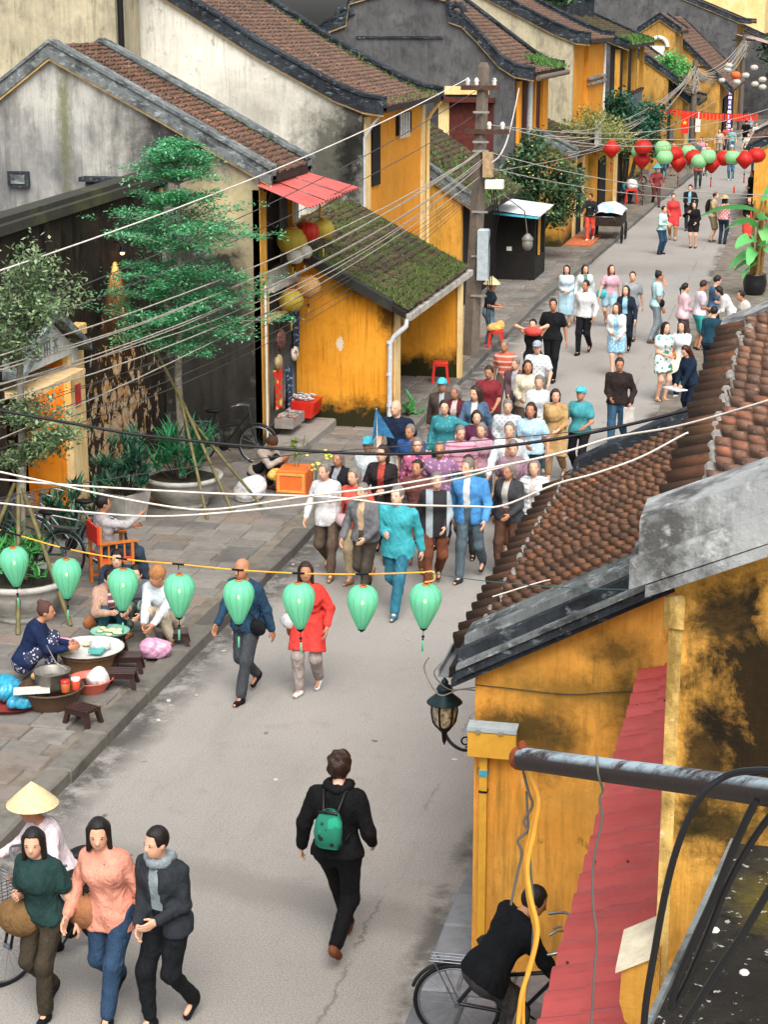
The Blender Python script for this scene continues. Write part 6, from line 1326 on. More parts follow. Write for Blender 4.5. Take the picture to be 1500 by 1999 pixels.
b = MB(); b.ball((-8.22, 18.35, .42), (.06, .06, .045), 9, 6); solo('bread_bun', b, simple('bread', C('c79a66'), .7, var=.15), 'small bread bun at the left rim of the dark basket', 'food')
pb = lump('pink_bag', 'pink translucent plastic bag of fruit held by the crouching man in white', (-7.42, 19.95, .17), .17, simple('pink_bag', C('b98aa4'), .3, var=.2, scale=20, spec=.5))
# orange flower box, white bag and the seated seller's things
fb = empty('flower_box', (-7.9, 28.2, .145), 'orange square planter box with a small flowering sprig', 'planter'); b = MB(); b.bbox(-8.15, -7.65, 27.95, 28.45, .145, .56, .03); part('box_body', b, simple('orange_tile_box', C('d9662a'), .6, var=.1), fb)
b = MB()
for x0, x1, z0, z1 in ((-8.13, -7.67, .47, .51), (-8.13, -7.67, .19, .23), (-8.13, -8.09, .231, .469), (-7.71, -7.67, .231, .469)): b.box(x0, x1, 27.935, 27.949, z0, z1)
part('inlay', b, simple('ochre_inlay', C('c9944a'), .7), fb); b = MB(); b.tube([(-7.9, 28.2, .55), (-7.9, 28.18, .95)], .012, 5); b.tube([(-7.85, 28.2, .55), (-7.72, 28.2, 1.1)], .008, 5)
for k in range(16): b.ball((-7.88 + random.gauss(0, .05), 28.2 + random.gauss(0, .05), .75 + random.random() * .3), (.03, .03, .025), 6, 4)
part('sprig', b, simple('olive_sprig', C('6a7a3a'), .8, var=.4), fb)
ys = empty('yellow_sprig', (-7.3, 27.9, .14), 'cut yellow blossom sprays standing beside the orange box', 'flowers'); b = MB()
for k in range(26): a = Vector((-7.35 + random.gauss(0, .12), 27.9 + random.gauss(0, .1), .55 + random.random() * .35)); b.ball(a, (.035, .035, .02), 6, 4)
part('blossom', b, simple('yellow_blossom', C('d8d040'), .7, var=.2), ys); b = MB()
for k in range(8): b.tube([(-7.5, 27.95, .15), (-7.35 + random.gauss(0, .15), 27.9 + random.gauss(0, .1), .7)], .006, 4)
part('stalk', b, BAMBOO, ys)
lump('white_bag', 'white plastic bag with red print lying by the seated seller', (-8.45, 27.55, .15), .26, FILM); lump('snack_bag', 'yellow and red snack bag on the seated seller lap', (-8.22, 28.15, .35), .14, simple('snack_bag', C('c9a050'), .35, var=.3, scale=14))
stool('tall red plastic stool at the foot of the stall rear wall', -7.4, 38.0, .14, .2, .16, .45, REDP, 'tall_stool', 'tall red plastic stools', False); stool('tall red plastic stool with a yellow cloth beside the seller behind the pole', -6.95, 42.5, .15, .1, .16, .42, REDP, 'tall_stool', 'tall red plastic stools', False); stool('tall red plastic stool holding a pale sack far up the left pavement', -7.2, 78.6, .15, .2, .24, .62, REDP, 'tall_stool', 'tall red plastic stools', False)
lump('yellow_cloth', 'folded yellow cloth on the red stool behind the pole', (-6.95, 42.5, .57), .15, simple('yellow_cloth', C('c9a05a'), .9, var=.2), 'cloth'); lump('pale_sack', 'pale bundle on the far red stool', (-7.2, 78.6, .78), .26, FILM, 'sack')
b = MB()
for k in range(26): b.box(-.03, .03, -.02, .02, 0, .006, Matrix.Translation((random.uniform(-6.9, -6.2), random.uniform(39.5, 43), .004)) @ Matrix.Rotation(random.random() * 3, 4, 'Z'))
for k in range(22): b.box(-.03, .03, -.02, .02, 0, .006, Matrix.Translation((random.uniform(-6.95, -6.5), random.uniform(17, 30), .004)) @ Matrix.Rotation(random.random() * 3, 4, 'Z'))
for k in range(14): b.box(-.03, .03, -.02, .02, 0, .004, Matrix.Translation((random.uniform(-6, -3), random.uniform(15, 40), .004)) @ Matrix.Rotation(random.random() * 3, 4, 'Z'))
solo('litter', b, m_stone('paper_scraps', C('5a5046'), C('c3bdb2')), None, None, kind='stuff')
# director chair
ch = empty('director_chair', (-8.95, 22.65, .145), 'orange timber folding chair with red canvas back on the pavement', 'chair', None, R(-52)); OW = simple('orange_timber', C('b8672a'), .55, var=.15)
b = MB(); b.bbox(-.24, .24, -.22, .22, .43, .455, .01); part('seat', b, simple('red_canvas', C('cf3026'), .8), ch, True); b = MB(); b.box(-.25, .25, -.262, -.24, .66, .9); part('backrest', b, simple('red_canvas', C('cf3026'), .8), ch, True)
for i in (-1, 1):
    for j in (-.22, .22): m = MB(); m.box(i * .25 - .02, i * .25 + .02, j - .02, j + .02, 0, .66 if j > 0 else .92); part('leg', m, OW, ch, True)
    m = MB(); m.box(i * .25 - .03, i * .25 + .03, -.24, .3, .66, .685); part('armrest', m, OW, ch, True)
    m = MB()
    for j in (-.11, 0, .11): m.box(i * .25 - .012, i * .25 + .012, j - .012, j + .012, .12, .66)
    m.box(i * .25 - .015, i * .25 + .015, -.22, .22, .39, .429); m.box(i * .25 - .015, i * .25 + .015, -.22, .22, .09, .12); part('side_slat', m, OW, ch, True)
# ---------------------------------------------------------------- bicycles
RUB = simple('tyre_rubber', C('121214'), .6); CHR = simple('chrome', C('8d9196'), .3, .8); BLKP = simple('black_gloss_paint', C('141619'), .35, spec=.5)
def bicycle(label, loc, rz, frame=BLKP, group=None, lean=0, basket=True):
    t = empty('bicycle', loc, label, 'bicycle', group, rz); t.rotation_euler = (R(lean), 0, rz)
    for nm, x in (('rear_wheel', -.53), ('front_wheel', .53)):
        m = MB(); m.tube([(x + .325 * math.cos(w), 0, .335 + .325 * math.sin(w)) for w in [k * math.pi / 18 for k in range(37)]], .017, 6); wh = part(nm, m, RUB, t, True)
        m = MB(); m.tube([(x + .30 * math.cos(w), 0, .335 + .30 * math.sin(w)) for w in [k * math.pi / 18 for k in range(37)]], .010, 5); part('rim', m, CHR, wh, True)
        m = MB()
        for k in range(18): w = k * math.pi / 9; m.tube([(x, .01 * (-1) ** k, .335), (x + .3 * math.cos(w), 0, .335 + .3 * math.sin(w))], .0016, 3)
        m.tube([(x, -.04, .335), (x, .04, .335)], .022, 8); part('spoke', m, CHR, wh, True, kind='stuff')
        m = MB(); m.tube([(x + .36 * math.cos(w), 0, .335 + .36 * math.sin(w)) for w in [.15 + k * .19 for k in range(15)]], .016, 5); part('mudguard', m, frame, t, True)
    m = MB(); HT = (.38, 0, .86); ST = (-.2, 0, .82); BBt = (-.07, 0, .29)
    for a, c in ((HT, BBt), (ST, BBt), ((.40, 0, .72), (-.17, 0, .62)), (BBt, (-.53, 0, .335)), (ST, (-.53, 0, .335)), ((.36, 0, .98), (.43, 0, .7))): m.tube([a, c], .017, 7)
    m.tube([(.43, .03, .7), (.53, .04, .335)], .012, 6); m.tube([(.43, -.03, .7), (.53, -.04, .335)], .012, 6); part('frame', m, frame, t, True)
    m = MB(); m.tube(smooth_line([(.12, .29, 1.0), (.26, .27, 1.03), (.36, .1, 1.02), (.36, 0, .99), (.36, -.1, 1.02), (.26, -.27, 1.03), (.12, -.29, 1.0)]), .012, 6); part('handlebar', m, CHR, t, True)
    m = MB(); m.ball((-.25, 0, .9), (.14, .09, .04), 12, 6); m.tube([(-.2, 0, .8), (-.22, 0, .9)], .014, 6); part('saddle', m, RUB, t, True)
    m = MB()
    for y in (-.06, -.02, .02, .06): m.tube([(-.28, y, .72), (-.74, y, .72)], .006, 4)
    m.tube([(-.74, -.06, .72), (-.74, .06, .72)], .006, 4); m.tube([(-.7, .06, .72), (-.53, .05, .335)], .006, 4); m.tube([(-.7, -.06, .72), (-.53, -.05, .335)], .006, 4); part('carrier', m, CHR, t, True)
    m = MB(); m.lathe([(.09, -.008), (.09, .008)], 14, (-.07, .06, .29), M=Matrix.Rotation(R(90), 3, 'X'), cap=True); m.tube([(-.07, .07, .29), (.05, .09, .2)], .01, 5); m.tube([(-.07, -.07, .29), (-.19, -.09, .38)], .01, 5); each('crank', m, IRON, t, True)
    if basket:
        m = MB()
        for k in range(8): z = .78 + k * .03; m.tube([(.5 - .0, -.14, z), (.76, -.14, z), (.76, .14, z), (.5, .14, z), (.5, -.14, z)], .004, 3)
        for k in range(6): m.tube([(.5 + k * .05, -.14, .78), (.5 + k * .05, -.14, 1.0)], .004, 3); m.tube([(.5 + k * .05, .14, .78), (.5 + k * .05, .14, 1.0)], .004, 3); m.tube([(.76, -.14 + k * .056, .78), (.76, -.14 + k * .056, 1.0)], .004, 3)
        part('basket', m, CHR, t, True, kind='stuff')
    return t
bicycle('black bicycle parked below the yellow corner with the wall lamp', (-1.70, 12.36, .09), R(2), lean=4); bicycle('bicycle with curved silver mudguards parked by the director chair', (-9.95, 23.5, .145), R(188), CHR, 'bicycles parked by the bowl planter', 6); bicycle('dark green bicycle parked behind the silver one by the bowl planter', (-10.25, 22.9, .145), R(170), simple('green_bike_paint', C('2c4a40'), .4), 'bicycles parked by the bowl planter', 6); bicycle('bicycle leaning in the dark gap under the black wall', (-9.6, 29.9, .145), R(8), BLKP, None, -8, False)
bicycle('dark bicycle parked far up the left pavement behind the red stool', (-7.55, 84, .15), R(60), BLKP, None, 4); bicycle('distant bicycle standing at the far bend of the street', (-5.4, 150, .0), R(10), BLKP, None, 4, False)
b = MB(); b.tube([(-2.05 + .1 * math.cos(w) * (1 + .1 * math.sin(w * 3.3)), 12.12 + .03 * math.sin(w * 2), .2 + .045 * math.sin(w)) for w in [k * .5 for k in range(50)]], .008, 5); solo('coiled_cable', b, WIREW, 'coil of pale cable lying beside the black bicycle wheel', 'cable')
# folded black iron things near the far left
b = MB(); b.box(-8.9, -8.35, 66.6, 66.75, .17, .2); solo('door_mat', b, DARKWOOD, 'dark mat on the terracotta step of the low yellow house', 'mat')

b = MB(); b.add([(-0.777, 11.800, 3.893), (-0.663, 11.800, 3.901), (-0.647, 11.800, 3.518), (-0.693, 11.800, 3.562), (-0.737, 11.800, 3.728)], [(0, 1, 2, 3, 4)]); v0 = list(b.v); b.add([(x, y + .012, z) for x, y, z in v0], [(4, 3, 2, 1, 0)])
solo('red_cloth', b, MAT['red_banner_cloth'], 'strip of red cloth hanging behind the stained house corner', 'cloth')
# ---------------------------------------------------------------- people
def ik(a, t, l1, l2, bend):
    a, t = np.array(a, float), np.array(t, float); d = t - a; L = np.linalg.norm(d); u = d / max(L, 1e-6); L = min(L, (l1 + l2) * .998); t = a + u * L
    x = (l1 * l1 - l2 * l2 + L * L) / (2 * L); y = math.sqrt(max(l1 * l1 - x * x, 0)); b = np.array(bend, float); b = b - u * (b @ u); b /= max(np.linalg.norm(b), 1e-6)
    return a + u * x + b * y, t
SKINS = [simple('skin_light', C('c99a80'), .55, var=.08), simple('skin_tan', C('a8765a'), .55, var=.08), simple('skin_pale', C('d3aa92'), .55, var=.08)]
def m_hair(name, h):
    t = NT(name); n = t.noise(70, 3, .6, obj=True, stretch=(1, 1, .08)); c = C(h); t.col(t.ramp(n, (.3, tuple(x * .6 for x in c[:3]) + (1,)), (.7, tuple(x * 1.5 for x in c[:3]) + (1,)))); t.rough(.5); t.bump(n, .8, .012); t.bs.inputs['Specular IOR Level'].default_value = .3; MAT[name] = t.m; return t.m
HAIRB = m_hair('black_hair', '15110f'); HAIRD = m_hair('brown_hair', '2c1c15'); HAIRG = m_hair('grey_hair', '6a625c')
EYE = simple('dark_eye', C('0e0a08'), .3); LIP = simple('lip', C('8c4a42'), .5); IRONB = simple('shoe_black', C('131214'), .5)
def fab(h, var=.2, sc=6):
    nm = 'cloth_' + h
    if nm in MAT: return MAT[nm]
    c_ = C(h); l_ = .3 * c_[0] + .6 * c_[1] + .1 * c_[2]; c_ = tuple(x * .84 + l_ * .14 for x in c_[:3]) + (1,)
    m = simple(nm, c_, .85, var=var, scale=sc, spec=.15); t = NT.__new__(NT); t.m = m; t.t = m.node_tree; t.geo = None; t.bs = [n for n in t.t.nodes if n.type == 'BSDF_PRINCIPLED'][0]
    hgt = t.math('ADD', t.noise(9, 4, .6, obj=True, dist=1.8, stretch=(1, 1, .5)), t.math('MULTIPLY', t.noise(90, 2, .5, obj=True), .12)); t.bump(hgt, .8, .04); return m
def stripes(name, a, b_, f, axis=2):
    t = NT(name); s = t.sep(True)[axis]; m = t.math('SINE', t.math('MULTIPLY', s, f)); t.col(t.mix(t.ramp(m, (.45, 0), (.55, 1)), C(a), C(b_))); t.rough(.85); return t.m
def checks(name, a, b_, f):
    t = NT(name); o = t.sep(True); m = t.math('MULTIPLY', t.math('SINE', t.math('MULTIPLY', o[0], f)), t.math('SINE', t.math('MULTIPLY', o[2], f))); t.col(t.mix(t.ramp(m, (.4, 0), (.6, 1)), C(a), C(b_))); t.rough(.85); return t.m
# hand template: palm, four unequal curled fingers, thumb leaving the side of the palm near the wrist
def hand_template(h, curl):
    fingers = []
    for x, L, y0 in ((-.030, .068, .088), (-.010, .078, .094), (.011, .073, .092), (.030, .056, .084)):
        a = np.array([x, 0, y0]); th = 0; seg = [L * .45, L * .32, L * .26]; p = a; ch = []
        for sgm, c in zip(seg, (curl * .8, curl * 1.1, curl)):
            th += c; q = p + sgm * np.array([x * .08, -math.sin(th), math.cos(th)]); ch.append((p, q)); p = q
        fingers.append(ch)
    th_ = [(np.array([-.022, -.004, .022]), np.array([-.052, -.016, .052])), (np.array([-.052, -.016, .052]), np.array([-.058, -.030, .082]))]
    def f(p):
        d = sm([sd_cap(p, (-.022, 0, .02), (-.026, 0, .085), .016, .014), sd_cap(p, (0, 0, .0), (0, 0, .09), .021, .015), sd_cap(p, (.02, 0, .02), (.028, 0, .08), .015, .013), sd_cap(p, (0, 0, -.06), (0, 0, .02), .026, .024)], .014)
        for ch in fingers:
            e = np.minimum(np.minimum(sd_cap(p, *ch[0], .0092, .0085), sd_cap(p, *ch[1], .0085, .008)), sd_cap(p, *ch[2], .008, .007)); d = smin(d, e, .006)
        return smin(d, np.minimum(sd_cap(p, *th_[0], .013, .011), sd_cap(p, *th_[1], .011, .0085)), .010)
    return surface_nets(f, (-.075, -.09, -.06), (.05, .03, .185), h)
HANDS = {'fine': hand_template(.0058, .32), 'coarse': hand_template(.0085, .32)}
PEOPLE = []; WK = random.Random(5)
def person(label, loc, face, h=1.66, lean=4, feet=None, hands=None, pel=None, look=(0, 0), top=None, bottom=None, shoes=None, hair='short', hcol=None, hat=None, skin=0, fem=False, extra=(), group='people in the street', heel=(0, 0), wide=1.0, knee=(0, 1, 0.1), roll=0.0, ftoe=(8, -8)):
    """one figure: a single body surface with clothes, hair and shoes as its children; frame: x right, y ahead, z up"""
    if feet is not None and 120 < face % 360 < 240: face += WK.uniform(-14, 14)
    h *= WK.uniform(.97, 1.03)
    D = math.hypot(loc[0], loc[1]); px = D / 1845.0; gs = min(max(px * 1.1, .013), .026); s = h / 1.70
    root = empty('person', loc, label, 'person', group, R(face)); rng = np.random.default_rng(abs(hash(label)) % 99991 if False else sum(map(ord, label)))
    feet = feet or ((-.09, .0, 0), (.09, .0, 0)); hands = hands or ((-.25, .06, .80), (.25, .06, .80))
    feet = [np.array(f, float) * s for f in feet]; hands = [np.array(q, float) * s for q in hands]
    pz = (pel[1] if pel else .925) * s; P = np.array([pel[2] if pel and len(pel) > 2 else 0, (pel[0] if pel else 0) * s, pz])
    a = R(lean); rl = R(roll); upv = np.array([math.sin(rl), math.sin(a), math.cos(a) * math.cos(rl)]); fw = np.array([0, math.cos(a), -math.sin(a)]); rt = np.cross(fw, upv); rt /= np.linalg.norm(rt)
    T = lambda x, y, z: P + (rt * x + fw * y + upv * z) * s
    shw = (.152 if fem else .178) * wide; hw = .098 if fem else .09
    waist, chest, neck, headc = T(0, .0, .16), T(0, .005, .34), T(0, -.01, .505), T(0, .03, .66)
    if lean > 25: headc = neck + (upv * .8 + fw * .25) * .155 * s
    sh = [T(-shw, -.01, .435), T(shw, -.01, .435)]; hip = [T(-hw, 0, -.02), T(hw, 0, -.02)]
    L1, L2, A1, A2 = .425 * s, .425 * s, .285 * s, .25 * s
    an = [feet[i] + np.array([0, -.03 * s, (.085 + heel[i]) * s]) for i in (0, 1)]; kn = []; el = []; wr = []
    for i in (0, 1):
        k, t = ik(hip[i], an[i], L1, L2, np.array(knee) + np.array([(-.08, .08)[i], 0, 0])); kn.append(k); an[i] = t
        e, t = ik(sh[i], hands[i], A1, A2, ((-.5, .5)[i], -1, -.35)); el.append(e); wr.append(t)
    yaw, pit = R(look[0]), R(look[1])
    hf = np.array([-math.sin(yaw) * math.cos(pit), math.cos(yaw) * math.cos(pit), math.sin(pit)]); hr = np.cross(hf, [0, 0, 1]); hr /= np.linalg.norm(hr); hu = np.cross(hr, hf); HM = np.stack([hr, hf, hu], 1) * 1.0
    hl = lambda p: (p - headc) @ HM / s
    toe = [R(ftoe[0]), R(ftoe[1])]
    tdir = [np.array([-math.sin(t), math.cos(t), 0]) for t in toe]
    if heel[0] > .04: tdir[0] = np.array([0, .75, -.65])
    if heel[1] > .04: tdir[1] = np.array([0, .75, -.65])
    def torso(p, o=0.0):
        X = lambda x, y, z: T(x, y, z)
        w = .074 if fem else .084; q = 1.0 * wide
        return sm([sd_cap(p, X(-.07, -.01, -.03), X(.07, -.01, -.03), (.125 if fem else .115) * s * q + o, (.125 if fem else .115) * s * q + o), sd_cap(p, X(-.045 * q, 0, .16), X(.045 * q, 0, .16), .088 * s * q + o, .088 * s * q + o),
                   sd_cap(p, X(-w * q, .005, .33), X(w * q, .005, .33), .104 * s + o, .104 * s + o), sd_cap(p, X(-shw * .72, -.012, .425), X(shw * .72, -.012, .425), .056 * s + o, .056 * s + o), sd_cap(p, X(0, 0, .1), X(0, -.01, .44), .088 * s + o, .07 * s + o)]
                  + ([sd_cap(p, X(-.06, .08, .33), X(.06, .08, .33), .055 * s + o, .055 * s + o)] if fem else []), .09 * s)
    def arm(p, i, o=0.0, f=2.0):
        d = sd_cap(p, sh[i], el[i], .047 * s + o, .038 * s + o)
        if f < 1: e = sh[i] + (el[i] - sh[i]) * f; d = sd_cap(p, sh[i], e, .049 * s + o, .045 * s + o * 1.5); return d
        w_ = el[i] + (wr[i] - el[i]) * min(f - 1, 1); return smin(d, sd_cap(p, el[i], w_, .038 * s + o, (.038 - .012 * min(f - 1, 1)) * s + o), .03 * s)
    def leg(p, i, o=0.0, f=2.0, flare=0.0):
        if f <= 1: return sd_cap(p, hip[i], hip[i] + (kn[i] - hip[i]) * f, .088 * s + o, (.088 - .028 * f) * s + o + flare)
        e = kn[i] + (an[i] - kn[i]) * (f - 1); return smin(sd_cap(p, hip[i], kn[i], .088 * s + o, .058 * s + o), sd_cap(p, kn[i], e, .058 * s + o, (.058 - .022 * (f - 1)) * s + o + flare), .04 * s)
    def head(p):
        q = hl(p); d = smin(sd_ell(q, (0, -.008, .022), (.074, .094, .100)), sd_ell(q, (0, .026, -.052), (.056, .066, .07)), .04)
        d = smin(d, sd_cap(q, (0, .088, .0), (0, .106, -.026), .010, .013), .014)
        for k in (-1, 1): d = smin(d, sd_ell(q, (k * .075, -.006, -.012), (.012, .022, .03)), .01); d = smin(d, sd_cap(q, (k * .018, .083, .022), (k * .05, .07, .02), .009, .008), .012)
        return d * s
    def body(p):
        d = smin(torso(p, -.004), sd_cap(p, neck - (headc - neck) * .3, headc - hu * .05 * s, .053 * s, .048 * s), .04 * s); d = smin(d, head(p), .02 * s)
        for i in (0, 1):
            d = smin(d, arm(p, i), .035 * s); d = smin(d, leg(p, i), .04 * s); d = smin(d, sd_cap(p, an[i] - np.array([0, 0, .03 * s]), an[i] + tdir[i] * .14 * s - np.array([0, 0, .055 * s]) * (heel[i] < .04), .034 * s, .022 * s), .03 * s)
        return d
    pts = np.array([P, neck, headc, *sh, *hip, *el, *wr, *kn, *an, *feet]); lo, hi = pts.min(0) - .2 * s, pts.max(0) + .2 * s; lo[2] = max(lo[2], -.02); hi[2] = headc[2] + .16 * s
    v, f = surface_nets(body, lo, hi, gs)
    hv, hf_ = HANDS['fine' if D < 24 else 'coarse']; V = [v]; Fs = [f]; n = len(v)
    for i in (0, 1):
        z = wr[i] - el[i]; z /= np.linalg.norm(z); x = np.cross([0, 1, 0] if abs(z[1]) < .9 else [0, 0, 1], z); x /= np.linalg.norm(x)
        if z[2] < .2: inn = np.array([(1, -1)[i], .15, 0]); y = -(inn - z * (inn @ z)); y /= np.linalg.norm(y); x = np.cross(y, z)
        else: y = np.cross(z, x)
        hv2 = hv.copy(); M = np.stack([x, y, z], 1)
        if (np.cross(y, z) @ np.array([0, 1, 0])) > 0: hv2[:, 0] *= -1; ff = hf_[:, ::-1]
        else: ff = hf_
        V.append(wr[i] + (hv2 * s * .96) @ M.T); Fs.append(ff + n); n += len(hv)
    SK = SKINS[skin]; bo = obj('body', arr_mesh('body', np.concatenate(V), np.concatenate(Fs), SK), root)
    ph = rng.uniform(0, 6, 8); kk = rng.normal(0, 1, (4, 3)) * np.array([14, 14, 9])
    kk = kk.astype(np.float32)
    def wr_(p, amp):
        a_ = p @ kk[0] + ph[0]; b_ = p @ kk[1] * 1.7 + ph[1] + 1.3 * np.sin(a_); c_ = p @ kk[2] * 2.6 + ph[2] + 1.1 * np.sin(b_)
        return amp * (np.sin(a_) + 1.2 * (np.abs(np.sin(b_)) - .6) + .9 * (np.abs(np.sin(c_)) - .6))
    def garment(name, fn, mat, lo_=None, hi_=None):
        v, f = surface_nets(fn, lo if lo_ is None else lo_, hi if hi_ is None else hi_, gs); return obj(name, arr_mesh(name, v, f, mat), root)
    th = lambda p: (p - P) @ upv / s
    amp = .0048 if gs < .02 else .0026
    if bottom:
        kind, bm = bottom[0], bottom[1]; par = bottom[2] if len(bottom) > 2 else None
        if kind in ('trousers', 'shorts', 'wide'):
            ff = {'trousers': 1.93, 'wide': 1.95, 'shorts': .72}[kind] if par is None else par; fl = .035 if kind == 'wide' else (.02 if kind == 'shorts' else .006)
            def fn(p):
                d = np.maximum(torso(p, .012), th(p) - .13); d = np.maximum(d, -th(p) - .2)
                d = smin(d, np.minimum(leg(p, 0, .016, ff, fl), leg(p, 1, .016, ff, fl)), .05 * s)
                if pz > .6 * s: d = np.maximum(d, (th(p) - .13) * s)
                return d + wr_(p, amp)
            garment(kind if kind != 'wide' else 'trousers', fn, bm)
        else:
            hem = par or .45; mid = (kn[0] + kn[1]) / 2; dn = mid - P; dn = dn / np.linalg.norm(dn)
            def fn(p):
                w_ = (p - P) @ dn; e = P + dn * hem * s; sp = abs(kn[0][1] - kn[1][1]) * .25
                d = sm([sd_cap(p, T(-.06, 0, .0), e + np.array([-.09, sp, 0]) * s, .11 * s, .10 * s), sd_cap(p, T(.06, 0, .0), e + np.array([.09, -sp, 0]) * s, .11 * s, .10 * s), leg(p, 0, .02, min(1, hem / .43)), leg(p, 1, .02, min(1, hem / .43))], .1 * s)
                d = np.maximum(d, w_ - hem * s); return np.maximum(d, (th(p) - .14) * s) + wr_(p, amp * 1.6)
            garment('skirt', fn, bm)
    def top_fn(o, sl, hem, neck_r=.054, openf=False):
        def fn(p):
            t = th(p); d = torso(p, o); 
            if hem > .04:
                e = P - np.array([0, 0, 1]) * hem * s * (1 if pz > .6 else .3); d = smin(d, sm([sd_cap(p, T(-.06, 0, 0), e + rt * -.075 * s, .112 * s + o, .118 * s + o), sd_cap(p, T(.06, 0, 0), e + rt * .075 * s, .112 * s + o, .118 * s + o)], .08), .05)
            d = np.maximum(d, (-t - hem) * s)
            if sl > 0:
                for i in (0, 1): d = smin(d, arm(p, i, o + .004, sl), .035 * s)
            d = np.maximum(d, neck_r * s - np.linalg.norm(p - (neck + (headc - neck) * .35), axis=1))
            if openf: x = (p - P) @ rt / s; y = (p - P) @ fw / s; d = np.maximum(d, -np.maximum(np.abs(x) - openf, .02 - y) * s)
            return d + wr_(p, amp)
        return fn
    if top:
        kind, tm = top[0], top[1]; par = top[2] if len(top) > 2 else None
        if kind == 'jacket':
            inner = top[3] if len(top) > 3 else None
            if inner is not None: garment('shirt', top_fn(.010, 0, .02), inner)
            garment('jacket', top_fn(.017, 1.93, par if par is not None else .06, .058, .045 if inner is not None else False), tm)
        elif kind == 'dress':
            def fn(p):
                d = top_fn(.014, top[3] if len(top) > 3 else .45, .04)(p); hem = par or .5; mid = (kn[0] + kn[1]) / 2; dn = mid - P; dn = dn / np.linalg.norm(dn); e = P + dn * hem * s
                q = sm([sd_cap(p, T(-.05, 0, .1), e + rt * -.12 * s, .10 * s, .11 * s), sd_cap(p, T(.05, 0, .1), e + rt * .12 * s, .10 * s, .11 * s), leg(p, 0, .022, min(1, hem / .43)), leg(p, 1, .022, min(1, hem / .43))], .1 * s)
                return smin(d, np.maximum(np.maximum(q, (p - P) @ dn - hem * s), (th(p) - .2) * s), .03) + wr_(p, amp)
            garment('dress', fn, tm)
        else:
            sl = {'tee': .62, 'long': 1.9, 'tank': 0, 'short': .5, 'tunic': 1.9}[kind]; garment('shirt', top_fn(.014 if kind != 'tunic' else .02, sl, par if par is not None else .03), tm)
    if D < 48 and top:
        b = MB(); c_ = T(0, -.004, .478 if top[0] != 'jacket' else .484); r_ = .064 if top[0] != 'tank' else .07
        pts_ = [c_ + (rt * math.cos(w) * r_ + fw * math.sin(w) * r_ * .95 - upv * .022 * math.sin(w)) * s for w in [i * math.pi / 8 for i in range(17)]]
        b.tube(pts_, (.016 if top[0] == 'jacket' else .010) * s, 6); part('collar', b, top[1], root, True)
    if shoes is not None:
        for i in (0, 1):
            fd = tdir[i]; base = an[i] - np.array([0, 0, .05 * s]) if heel[i] < .04 else an[i] - np.array([0, .0, .035 * s])
            ft = lambda p, base=base, fd=fd, i=i: smin(sd_cap(p, base - fd * .035 * s, base + fd * .12 * s - np.array([0, 0, .004]), .040 * s, .034 * s), sd_cap(p, base, an[i] + np.array([0, 0, .0]), .042 * s, .04 * s), .03)
            fl = (lambda p, ft=ft: np.maximum(ft(p), (.004 - p[:, 2]))) if heel[i] < .04 else ft
            c0 = base; v, f = surface_nets(fl, np.minimum(c0, c0 + fd * .15) - .08, np.maximum(c0, c0 + fd * .15) + .09, min(gs, .018)); obj('shoe', arr_mesh('shoe', v, f, shoes), root)
    hm = hcol or HAIRB
    if hair != 'bald':
        def hf2(p):
            q = hl(p); d = sd_ell(q, (0, -.014, .03), (.084, .100, .107)); cut = np.minimum(q[:, 1] - .048, .075 - q[:, 2]); d = np.maximum(d, cut); d = np.maximum(d, -.065 - q[:, 2])
            if hair in ('long', 'vlong'):
                L = -.22 if hair == 'long' else -.36
                d = sm([d, sd_cap(q, (-.035, -.065, .02), (-.05, -.085, L), .055, .042), sd_cap(q, (.035, -.065, .02), (.05, -.085, L), .055, .042), sd_cap(q, (-.074, -.005, .04), (-.082, .0, -.14), .022, .022), sd_cap(q, (.074, -.005, .04), (.082, .0, -.14), .022, .022)], .03)
            if hair == 'bun': d = smin(d, sd_ell(q, (0, -.07, .12), (.035, .035, .035)), .02)
            if hair == 'tail': d = sm([d, sd_cap(q, (0, -.10, .06), (0, -.15, -.02), .026, .03), sd_cap(q, (0, -.15, -.02), (0, -.13, -.2), .03, .012)], .02)
            if hair == 'messy': d = d - .010 + .006 * np.sin(q @ np.array([60, 40, 50]) + 1) + .006 * np.sin(q @ np.array([-45, 70, 38]))
            if hair == 'bob': d = sm([d, sd_cap(q, (-.06, -.04, .02), (-.065, -.045, -.10), .04, .035), sd_cap(q, (.06, -.04, .02), (.065, -.045, -.10), .04, .035)], .03)
            return d * s
        garment('hair', hf2, hm, headc - .42 * s, headc + .2 * s)
    M4 = Matrix(((HM[0, 0], HM[0, 1], HM[0, 2], headc[0]), (HM[1, 0], HM[1, 1], HM[1, 2], headc[1]), (HM[2, 0], HM[2, 1], HM[2, 2], headc[2]), (0, 0, 0, 1))) @ Matrix.Scale(s, 4)
    def hp(nm, b, mat): b.v = [tuple(M4 @ Vector(p)) for p in b.v]; part(nm, b, mat, root, True)
    if D < 48:
        for k in (-1, 1): b = MB(); b.ball((k * .030, .084, .006), (.010, .005, .005), 7, 5); hp('eye', b, EYE)
        b = MB(); b.ball((0, .089, -.056), (.019, .005, .005), 7, 5); hp('mouth', b, LIP)
        if hair != 'bald' or True:
            b = MB()
            for k in (-1, 1): b.ball((k * .031, .085, .024), (.015, .004, .003), 6, 4)
            hp('eyebrow', b, hm)
